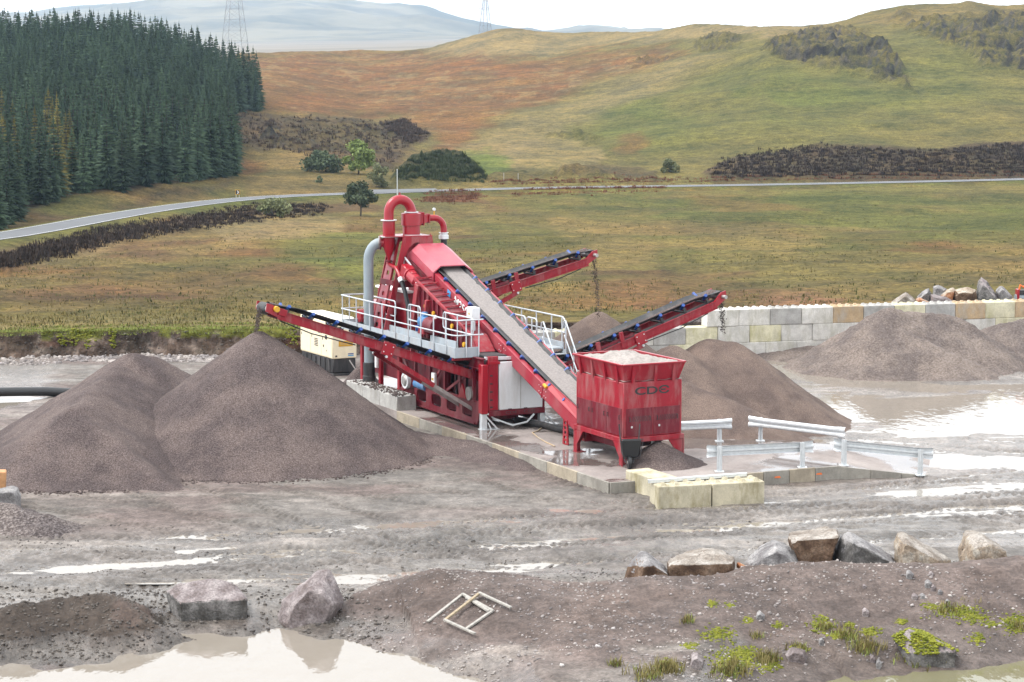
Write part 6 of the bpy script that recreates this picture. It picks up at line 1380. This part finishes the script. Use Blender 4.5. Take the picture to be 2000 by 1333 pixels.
# sample the plantation ground
dxu = np.gradient(TX, axis=1); dyr = np.gradient(TY, axis=0); area = np.abs(dxu * dyr); wgt = area * (forest > .6) * (tu > -330) * (np.arange(len(TY))[:, None] < len(TY) - 12); wgt = (wgt / wgt.sum()).ravel()
r = np.random.default_rng(21); cand = r.choice(wgt.size, 26000, p=wgt); PX_ = TX.ravel()[cand] + r.uniform(-1, 1, len(cand)); PY_ = TY.ravel()[cand] + r.uniform(-1, 1, len(cand)); PZ_ = TZ.ravel()[cand]; PU = tu.ravel()[cand]; PV = tv.ravel()[cand]
cell = {}; keep = []
for i in range(len(cand)):
    dm = 2.9 + .5 * math.sin(i); cx, cy_ = int(PX_[i] // 4), int(PY_[i] // 4); ok = True
    for ax in (-1, 0, 1):
        for ay in (-1, 0, 1):
            for j in cell.get((cx + ax, cy_ + ay), ()):
                if (PX_[i] - PX_[j]) ** 2 + (PY_[i] - PY_[j]) ** 2 < dm * dm: ok = False; break
    if ok: cell.setdefault((cx, cy_), []).append(i); keep.append(i)
keep = np.array(keep)
fp = np.array([(-700, 545), (0, 442), (60, 407), (150, 378), (230, 371), (460, 348), (448, 300), (436, 250), (448, 222), (505, 216), (494, 200), (470, 188), (440, 172), (400, 158), (330, 136), (250, 60), (-700, 40)])
edge_d = poly_sd(PU[keep], PV[keep], fp)                    # pixels from the plantation edge
hgt = (9.6 + 5.6 * r.random(len(keep))) * (1 - .10 * sstep(6, 0, edge_d)) * np.interp(PY_[keep], [260, 320, 420, 640], [.86, .92, 1.02, 1.12])
inview = PU[keep] > -40
order = np.argsort(np.where(inview, PY_[keep] + np.minimum(edge_d, 12) * 6, 1e6)); near = order[:296]; far = order[296:]
nl = 0
for q, k in enumerate(near):
    i = keep[k]; h_ = float(hgt[k]); isl = (PU[i] > 60) and (PU[i] < 150) and (PV[i] > 335) and (PV[i] < 392) and (q % 3 != 1)
    isl = isl or (PU[i] < 22 and PU[i] > -30 and 300 < PV[i] < 400 and q % 2)
    o = thing('larch_tree' if isl else 'spruce_tree', 'yellowing larch among the spruces at the edge of the conifer plantation' if isl else 'dark green spruce in the front ranks of the conifer plantation', 'tree', (float(PX_[i]), float(PY_[i]), float(PZ_[i]) - .3), r.random() * 6.28, 'yellowing larches' if isl else 'spruces of the plantation')
    o.scale = (h_ * r.uniform(.9, 1.15),) * 2 + (h_,)
    link('trunk', trunk_me, o); link('crown', (larches if isl else crowns)[int(r.integers(0, 2 if isl else 4))], o)
# the rest of the wood: one object, crowns set out on points by geometry nodes
def wood(name, label, ks, src, seed):
    r_ = np.random.default_rng(seed); ids = keep[ks]; P = np.stack([PX_[ids], PY_[ids], PZ_[ids] - .3], -1); me = bpy.data.meshes.new(name); me.from_pydata([tuple(map(float, q)) for q in P], [], [])
    hh = hgt[ks]; set_float(me, 'hgt', np.asarray(hh)); set_float(me, 'wid', np.asarray(hh) * r_.uniform(.88, 1.2, len(ks))); set_float(me, 'rot', r_.uniform(0, 6.28, len(ks)))
    o = link(name, me); ng = bpy.data.node_groups.new(name, 'GeometryNodeTree'); ng.interface.new_socket('Geometry', in_out='INPUT', socket_type='NodeSocketGeometry'); ng.interface.new_socket('Geometry', in_out='OUTPUT', socket_type='NodeSocketGeometry')
    N = ng.nodes; gi = N.new('NodeGroupInput'); go = N.new('NodeGroupOutput'); ip = N.new('GeometryNodeInstanceOnPoints'); oi = N.new('GeometryNodeObjectInfo'); oi.inputs[0].default_value = src; oi.transform_space = 'ORIGINAL'
    def at(nm): a = N.new('GeometryNodeInputNamedAttribute'); a.data_type = 'FLOAT'; a.inputs[0].default_value = nm; return a.outputs[0]
    cs = N.new('ShaderNodeCombineXYZ'); cr_ = N.new('ShaderNodeCombineXYZ'); w_ = at('wid')
    ng.links.new(w_, cs.inputs[0]); ng.links.new(w_, cs.inputs[1]); ng.links.new(at('hgt'), cs.inputs[2]); ng.links.new(at('rot'), cr_.inputs[2])
    ng.links.new(gi.outputs[0], ip.inputs['Points']); ng.links.new(oi.outputs['Geometry'], ip.inputs['Instance']); ng.links.new(cr_.outputs[0], ip.inputs['Rotation']); ng.links.new(cs.outputs[0], ip.inputs['Scale']); ng.links.new(ip.outputs[0], go.inputs[0])
    md = o.modifiers.new('wood', 'NODES'); md.node_group = ng; tag(o, label, kind='stuff')
srcs = {}
for o in bpy.data.objects:
    if o.name.split('.')[0] == 'crown' and o.data in crowns and o.data.name not in srcs: srcs[o.data.name] = o
for k, s_ in enumerate(srcs.values()): wood('spruce_wood', 'dense spruce plantation covering the hillside', far[k::len(srcs)], s_, 60 + k)

# ------------------------------------------------------------------ broadleaf trees and bushes
def leaf_cloud(n, w, h, z0, seed, leaf=.16, clumps=14, egg=1.0):
    r = np.random.default_rng(seed); b = MB(); cl = []
    for k in range(clumps):
        f = r.random(); a = r.random() * 6.28; rr = w * .5 * math.sqrt(r.random()) * (1 - abs(f - .42) ** 1.5 * 1.4 * egg); cl.append((rr * math.cos(a), rr * math.sin(a), z0 + h * (.08 + .86 * f), w * r.uniform(.13, .27)))
    vs, fs = [], []
    for k in range(n):
        c = cl[k % clumps]; d = r.normal(0, 1, 3); d /= np.linalg.norm(d) + 1e-6; p = np.array(c[:3]) + d * c[3] * r.random() ** .4 * np.array([1, 1, .85])
        e1 = r.normal(0, 1, 3); e1 /= np.linalg.norm(e1); e2 = np.cross(e1, r.normal(0, 1, 3)); e2 /= np.linalg.norm(e2) + 1e-6; s_ = leaf * r.uniform(.6, 1.4)
        i = len(vs); vs += [p - e1 * s_, p + e2 * s_ * .6, p + e1 * s_, p - e2 * s_ * .6]; fs.append((i, i + 1, i + 2, i + 3))
    return b.add(vs, fs), cl
def broadleaf(name, label, u_, v_, hpx, wpx, mat, n=900, trunk=.25, seed=0, cat='tree', clumps=16, egg=1.0):
    p = TP(u_, v_); d = p[1]; h = hpx * d / F * 1.08; w = wpx * d / F * 1.35; o = thing(name, label, cat, (p[0], p[1], p[2] - .1), 0)
    lc, cl = leaf_cloud(n * 3, w, h * (1 - trunk * .6), h * trunk * .6, seed, leaf=.035 * w + .04, clumps=clumps, egg=egg)
    tr = MB().tube([(0, 0, -.2), (.03 * h, 0, h * .4), (0, .02 * h, h * .88)], [.03 * h, .018 * h, .004 * h], 7)
    for c in cl[:8]: tr.tube([(0, 0, min(c[2], h * .8) * .55), (c[0] * .5, c[1] * .5, c[2] * .8), (c[0], c[1], c[2])], [.010 * h, .006 * h, .002 * h], 5)
    tr.build('trunk', 'bark', o); lc.build('crown', mat, o, smooth=False)
broadleaf('birch_tree', 'bright green young birch standing beyond the road', 700, 343, 62, 44, 'birch_leaf', 1100, .2, 1, egg=1.3)
broadleaf('willow_bush', 'rounded dull green bush beside the bright birch', 634, 338, 34, 54, 'willow_leaf', 900, .1, 2, 'bush', 12)
broadleaf('birch_tree', 'small pale birch sapling at the lay-by', 745, 368, 44, 32, 'olive_leaf', 700, .15, 3)
broadleaf('hawthorn_tree', 'dark leaning tree on the near side of the road', 703, 424, 60, 44, 'willow_leaf', 1100, .22, 4)
broadleaf('willow_bush', 'pale bush growing in the dark heather below the road', 530, 424, 34, 42, 'olive_leaf', 800, .1, 5, 'bush', 10)
broadleaf('willow_bush', 'small bush by the green verge at the foot of the hill', 1310, 340, 22, 30, 'olive_leaf', 500, .1, 6, 'bush', 10)
broadleaf('willow_bush', 'little bush on the straw slope below the round bush', 623, 358, 12, 12, 'willow_leaf', 200, .1, 7, 'bush', 6)
def grass(name, label, pts, hts, mat, seed, blades=7, spread=.12, wd_=.010):
    r = np.random.default_rng(seed); vs = []; fs = []
    for p, h_ in zip(pts, hts):
        for k in range(blades):
            a = r.random() * 6.28; q = np.array(p) + np.array([r.normal(0, spread), r.normal(0, spread), 0]); ln = h_ * r.uniform(.6, 1.2); t_ = np.array([math.cos(a) * ln * .45, math.sin(a) * ln * .45, ln]); s_ = np.array([-math.sin(a), math.cos(a), 0]) * wd_ * (1 + h_ * 2)
            i = len(vs); vs += [q - s_, q + s_, q + t_ * .55 + s_ * .7 + np.array([0, 0, ln * .06]), q + t_ * .55 - s_ * .7 + np.array([0, 0, ln * .06]), q + t_]; fs += [(i, i + 1, i + 2, i + 3), (i + 3, i + 2, i + 4)]
    tag(MB().add(vs, fs).build(name, mat, smooth=False), label, kind='stuff')
# heather and rush clumps that break up the moor (nobody could count them)
def clump_stuff(name, label, polys, n, smin, smax, mat, seed, flat=.75):
    r = np.random.default_rng(seed); pts = []
    for poly in polys:
        P = np.array(poly, float); k = 0
        while k < n // len(polys):
            u_ = r.uniform(P[:, 0].min() - 8, P[:, 0].max() + 8, 400); v_ = r.uniform(P[:, 1].min() - 3, P[:, 1].max() + 3, 400); ins = poly_sd(u_, v_, P) + r.normal(0, 2.5, 400) > 0
            for a, c in zip(u_[ins], v_[ins]): pts.append(TP(a, c)); k += 1
    P = np.array(pts); P[:, 0] += r.normal(0, .4, len(P)); P[:, 2] -= .05
    grass(name, label, P, smin + (smax - smin) * r.random(len(P)) ** 1.5, mat, seed, 9, .22, .028)
leafy('heather_leaf', (.022, .017, .013), (.075, .050, .038), 1.2); leafy('rust_leaf', (.11, .04, .022), (.20, .09, .05), 1.2); leafy('gorse_leaf', (.02, .03, .012), (.06, .075, .03), 1.)
clump_stuff('heather', 'dark heather below the road', [[(40, 492), (200, 446), (330, 429), (470, 404), (560, 400), (640, 404), (620, 420), (450, 440), (330, 456), (200, 480), (80, 513), (-20, 530), (0, 505)]], 2600, .15, .55, 'heather_leaf', 41)
clump_stuff('heather', 'dark heather on the slope above the road', [[(1385, 338), (1430, 310), (1520, 294), (1600, 286), (1720, 295), (1820, 299), (1920, 287), (2060, 280), (2060, 345), (1400, 350)]], 3600, .2, .8, 'heather_leaf', 42)
clump_stuff('heather', 'dark scrub in the gorge below the brown moor', [[(455, 222), (560, 230), (700, 236), (780, 252), (828, 275), (790, 298), (770, 322), (690, 320), (560, 298), (470, 290)], [(745, 244), (790, 236), (834, 267), (800, 282)]], 2200, .2, .9, 'heather_leaf', 43)
clump_stuff('gorse', 'dark green gorse mound beside the road', [[(770, 352), (802, 316), (860, 298), (903, 306), (948, 345), (940, 357)]], 1500, .2, .9, 'gorse_leaf', 44)
clump_stuff('bracken', 'rust red brambles along the road', [[(820, 394), (850, 376), (930, 373), (945, 388), (880, 398)], [(960, 356), (1300, 350), (1300, 357), (960, 362)], [(1300, 352), (2000, 340), (2000, 346), (1300, 358)], [(1000, 384), (1040, 374), (1300, 366), (1300, 372)]], 1500, .12, .5, 'rust_leaf', 45)
# ------------------------------------------------------------------ grass and moss
r = np.random.default_rng(51); jj = r.integers(95, 425, 1700); ii = r.integers(9, 14, 1700)
P_ = np.stack([TX[ii, jj], TY[ii, jj], TZ[ii, jj]], -1); grass('grass', 'yellow-green grass along the lip of the earth bank', P_, .04 + .07 * r.random(1700), 'grass_green', 52, 5, .15, .018)
jj = r.integers(95, 430, 1500); ii = r.integers(12, 26, 1500); P_ = np.stack([TX[ii, jj], TY[ii, jj], TZ[ii, jj]], -1); grass('grass', 'dry grass behind the lip of the earth bank', P_, .06 + .12 * r.random(1500), 'grass_dry', 53, 5, .25, .02)
def tuss(label, poly, n, mat, seed, h0, h1):
    r_ = np.random.default_rng(seed); P = np.array(poly, float); u_ = r_.uniform(P[:, 0].min(), P[:, 0].max(), n * 2); v_ = P[:, 1].min() + (P[:, 1].max() - P[:, 1].min()) * r_.random(n * 2); k = poly_sd(u_, v_, P) > 0
    pts = np.array([TP(a, c) for a, c in zip(u_[k][:n], v_[k][:n])]); pts[:, 0] += r_.normal(0, .5, len(pts)); pts[:, 1] += r_.normal(0, .8, len(pts)); m_ = fbm(pts[:, 0] / 9, pts[:, 1] / 20, 3, seed) > -.1; pts = pts[m_]
    grass('grass', label, pts, h0 + (h1 - h0) * r_.random(len(pts)), mat, seed, 4, .16, .022)
VP = [(-60, 645), (-60, 545), (300, 480), (700, 430), (1000, 385), (2060, 365), (2060, 585), (1000, 625), (600, 642)]
tuss('straw tussocks over the valley floor', VP, 4500, 'tussock', 61, .06, .22)
tuss('green tussocks over the valley floor', VP, 3500, 'tussock_green', 62, .06, .22)
TF = []; TH = []; MP = []; MS = []; TG = []
r = np.random.default_rng(54)
for u_, v_, ru, n, h_ in ((1300, 1310, 34, 60, .28), (1265, 1325, 30, 30, .25), (1430, 1312, 40, 70, .22), (1500, 1290, 28, 50, .25), (1690, 1270, 40, 70, .22), (1610, 1228, 18, 30, .16), (1660, 1245, 40, 50, .16), (1850, 1195, 40, 40, .16), (1345, 1215, 16, 16, .2), (1480, 1245, 14, 14, .16), (1790, 1292, 40, 40, .2), (1205, 1300, 14, 14, .2), (1990, 1225, 26, 30, .14), (1560, 1270, 22, 20, .18), (1840, 1296, 22, 20, .16)):
    gg = hit_arr(u_ + r.normal(0, ru * .45, n), v_ + r.normal(0, ru * .16, n))
    for k in range(n):
        g_ = tuple(gg[k]); (TF if k % 3 else TG).append(g_)
        if k % 3: TH.append(h_ * r.uniform(.6, 1.2))
grass('grass', 'dry grass tufts on the bank above the green pond', TF, TH, 'grass_dry', 55, 6, .05, .007); grass('grass', 'green grass tufts on the bank above the green pond', TG, [.13] * len(TG), 'grass_green', 56, 6, .05, .007)
for u_, v_, ru, rv, n in ((1392, 1180, 9, 5, 60), (1427, 1182, 7, 4, 40), (1403, 1240, 26, 10, 200), (1432, 1290, 36, 22, 420), (1455, 1275, 24, 8, 160), (1606, 1220, 17, 12, 200), (1640, 1241, 13, 6, 110), (1662, 1221, 8, 4, 40), (1870, 1196, 40, 9, 260), (1900, 1208, 26, 8, 160), (1985, 1218, 26, 14, 300), (1908, 1248, 14, 8, 90), (1935, 1220, 12, 5, 50), (1520, 1222, 8, 5, 40), (1460, 1212, 8, 4, 40), (1500, 1300, 22, 10, 130), (1300, 1300, 20, 8, 80), (1560, 1268, 14, 5, 90), (1350, 1262, 12, 5, 60), (1760, 1215, 10, 5, 50), (1700, 1235, 16, 7, 110), (1820, 1185, 14, 5, 70)):
    n = int(n * 1.7); MP += [tuple(q) for q in hit_arr(u_ + r.normal(0, ru * .6, n), v_ + r.normal(0, rv * .65, n))]; MS += list(r.uniform(.014, .048, n))
tag(scatter_mesh('moss', np.array([tuple(p) for p in MP]), np.array(MS), 'moss', flat=.6, seed=57), 'yellow-green moss cushions on the gravel bank', kind='stuff')
for bo, thr, sd_ in ((msb, .03, 3), (ms2, .2, 4)):
    V = np.array([v_.co[:] for v_ in bo.data.vertices]); N = np.array([v_.normal[:] for v_ in bo.data.vertices]); k = (N[:, 2] > .5) & (fbm(V[:, 0] * 2.2, V[:, 1] * 2.2, 3, sd_) > thr); V = V[k]
    if len(V):
        V = np.repeat(V, 6, 0) + r.normal(0, .03, (len(V) * 6, 3)) * np.array([1, 1, .15]); o = scatter_mesh('moss', V, r.uniform(.015, .04, len(V)), 'moss', bo, .6, 58)
j_ = r.integers(90, 420, 60); P_ = []
for j in (205, 212, 218, 230, 318, 330): # hanging moss on the bank
    for k in range(60): i = int(r.integers(6, 11)); P_.append((TX[i, j] + r.normal(0, .12), TY[i, j] - .05, TZ[i, j] + r.normal(0, .05)))
tag(scatter_mesh('moss', np.array(P_), r.uniform(.03, .08, len(P_)), 'moss', flat=.7, seed=59), 'green moss hanging over the lip of the earth bank', kind='stuff')

# ------------------------------------------------------------------ road sign, poles, pylons
p = TP(464, 386); sg = thing('road_sign', 'yellow-edged chevron sign beside the bend of the road', 'road sign', tuple(p))
MB().box(-.38, .38, -.02, .02, .45, 1.21).build('board', 'yellow', sg); MB().box(-.31, .31, -.03, -.022, .52, 1.14).build('face', 'black', sg)
MB().prism([(-.12, .58), (.06, .58), (.24, .83), (.06, 1.08), (-.12, 1.08), (.06, .83)], 'y', -.036, -.031).build('arrow', 'white_paint', sg)
for x in (-.25, .25): MB().tube([(x, .04, -.3), (x, .04, 1.15)], .035, 6).build('post', 'galv', sg)
p = TP(777, 383); pl = thing('marker_pole', 'thin grey pole standing by the lay-by behind the loop pipe', 'pole', tuple(p)); MB().tube([(0, 0, -.3), (0, 0, 4.2)], [.09, .07], 8).build('shaft', 'galv', pl); MB().lathe((0, 0, 4.2), [(.09, 0), (.09, .08)], 8).build('cap', 'galv', pl)
for u_, v_ in ((985, 358), (1012, 358)): 
    p = TP(u_, v_); o = MB().tube([(0, 0, -.3), (0, 0, 1.4), (0, 0, 1.45)], [.06, .055, .02], 6).build('marker_post', 'wood_pale'); o.location = p; tag(o, 'short wooden post on the verge below the straw knoll', 'post', 'posts on the far verge')
def pylon(label, u_, v_, Y_, hh, bw, k_=1.0):
    base = AT(u_, v_, Y_); t = thing('electricity_pylon', label, 'pylon', tuple(base), RAD(25))
    def wz(z): f = z / hh; return bw / 2 * (1 - f) ** 1.15 + .55
    lv = [0, .1, .2, .3, .4, .5, .58, .66, .74, .82, .9, 1.0]; lv = [hh * x for x in lv]
    for sx in (-1, 1):
        for sy in (-1, 1): MB().tube([(sx * wz(z), sy * wz(z), z) for z in lv], .11 * k_, 5).build('leg', 'pylon_steel', t)
    br = MB()
    for k in range(len(lv) - 1):
        a, c = lv[k], lv[k + 1]; A_, C_ = wz(a), wz(c)
        for (s1, s2) in (((1, 1), (-1, 1)), ((-1, 1), (-1, -1)), ((-1, -1), (1, -1)), ((1, -1), (1, 1))):
            br.beam((s1[0] * A_, s1[1] * A_, a), (s2[0] * C_, s2[1] * C_, c), .06 * k_, .06 * k_).beam((s2[0] * A_, s2[1] * A_, a), (s1[0] * C_, s1[1] * C_, c), .06 * k_, .06 * k_).beam((s1[0] * C_, s1[1] * C_, c), (s2[0] * C_, s2[1] * C_, c), .06 * k_, .06 * k_)
    br.build('lattice', 'pylon_steel', t)
    for z, l in ((hh * .58, 6.5), (hh * .74, 8), (hh * .9, 6)):
        for s_ in (-1, 1): MB().beam((0, 0, z), (s_ * l, 0, z + .4), .3, .3).beam((0, 0, z + 1.8), (s_ * l, 0, z + .4), .2, .2).build('cross_arm', 'pylon_steel', t)
pylon('tall lattice pylon rising behind the edge of the conifer plantation', 459, 101, 905, 44, 8.2)
pylon('distant lattice pylon behind the grassy knoll', 948, 84, 1750, 46, 8.5, 2.3)
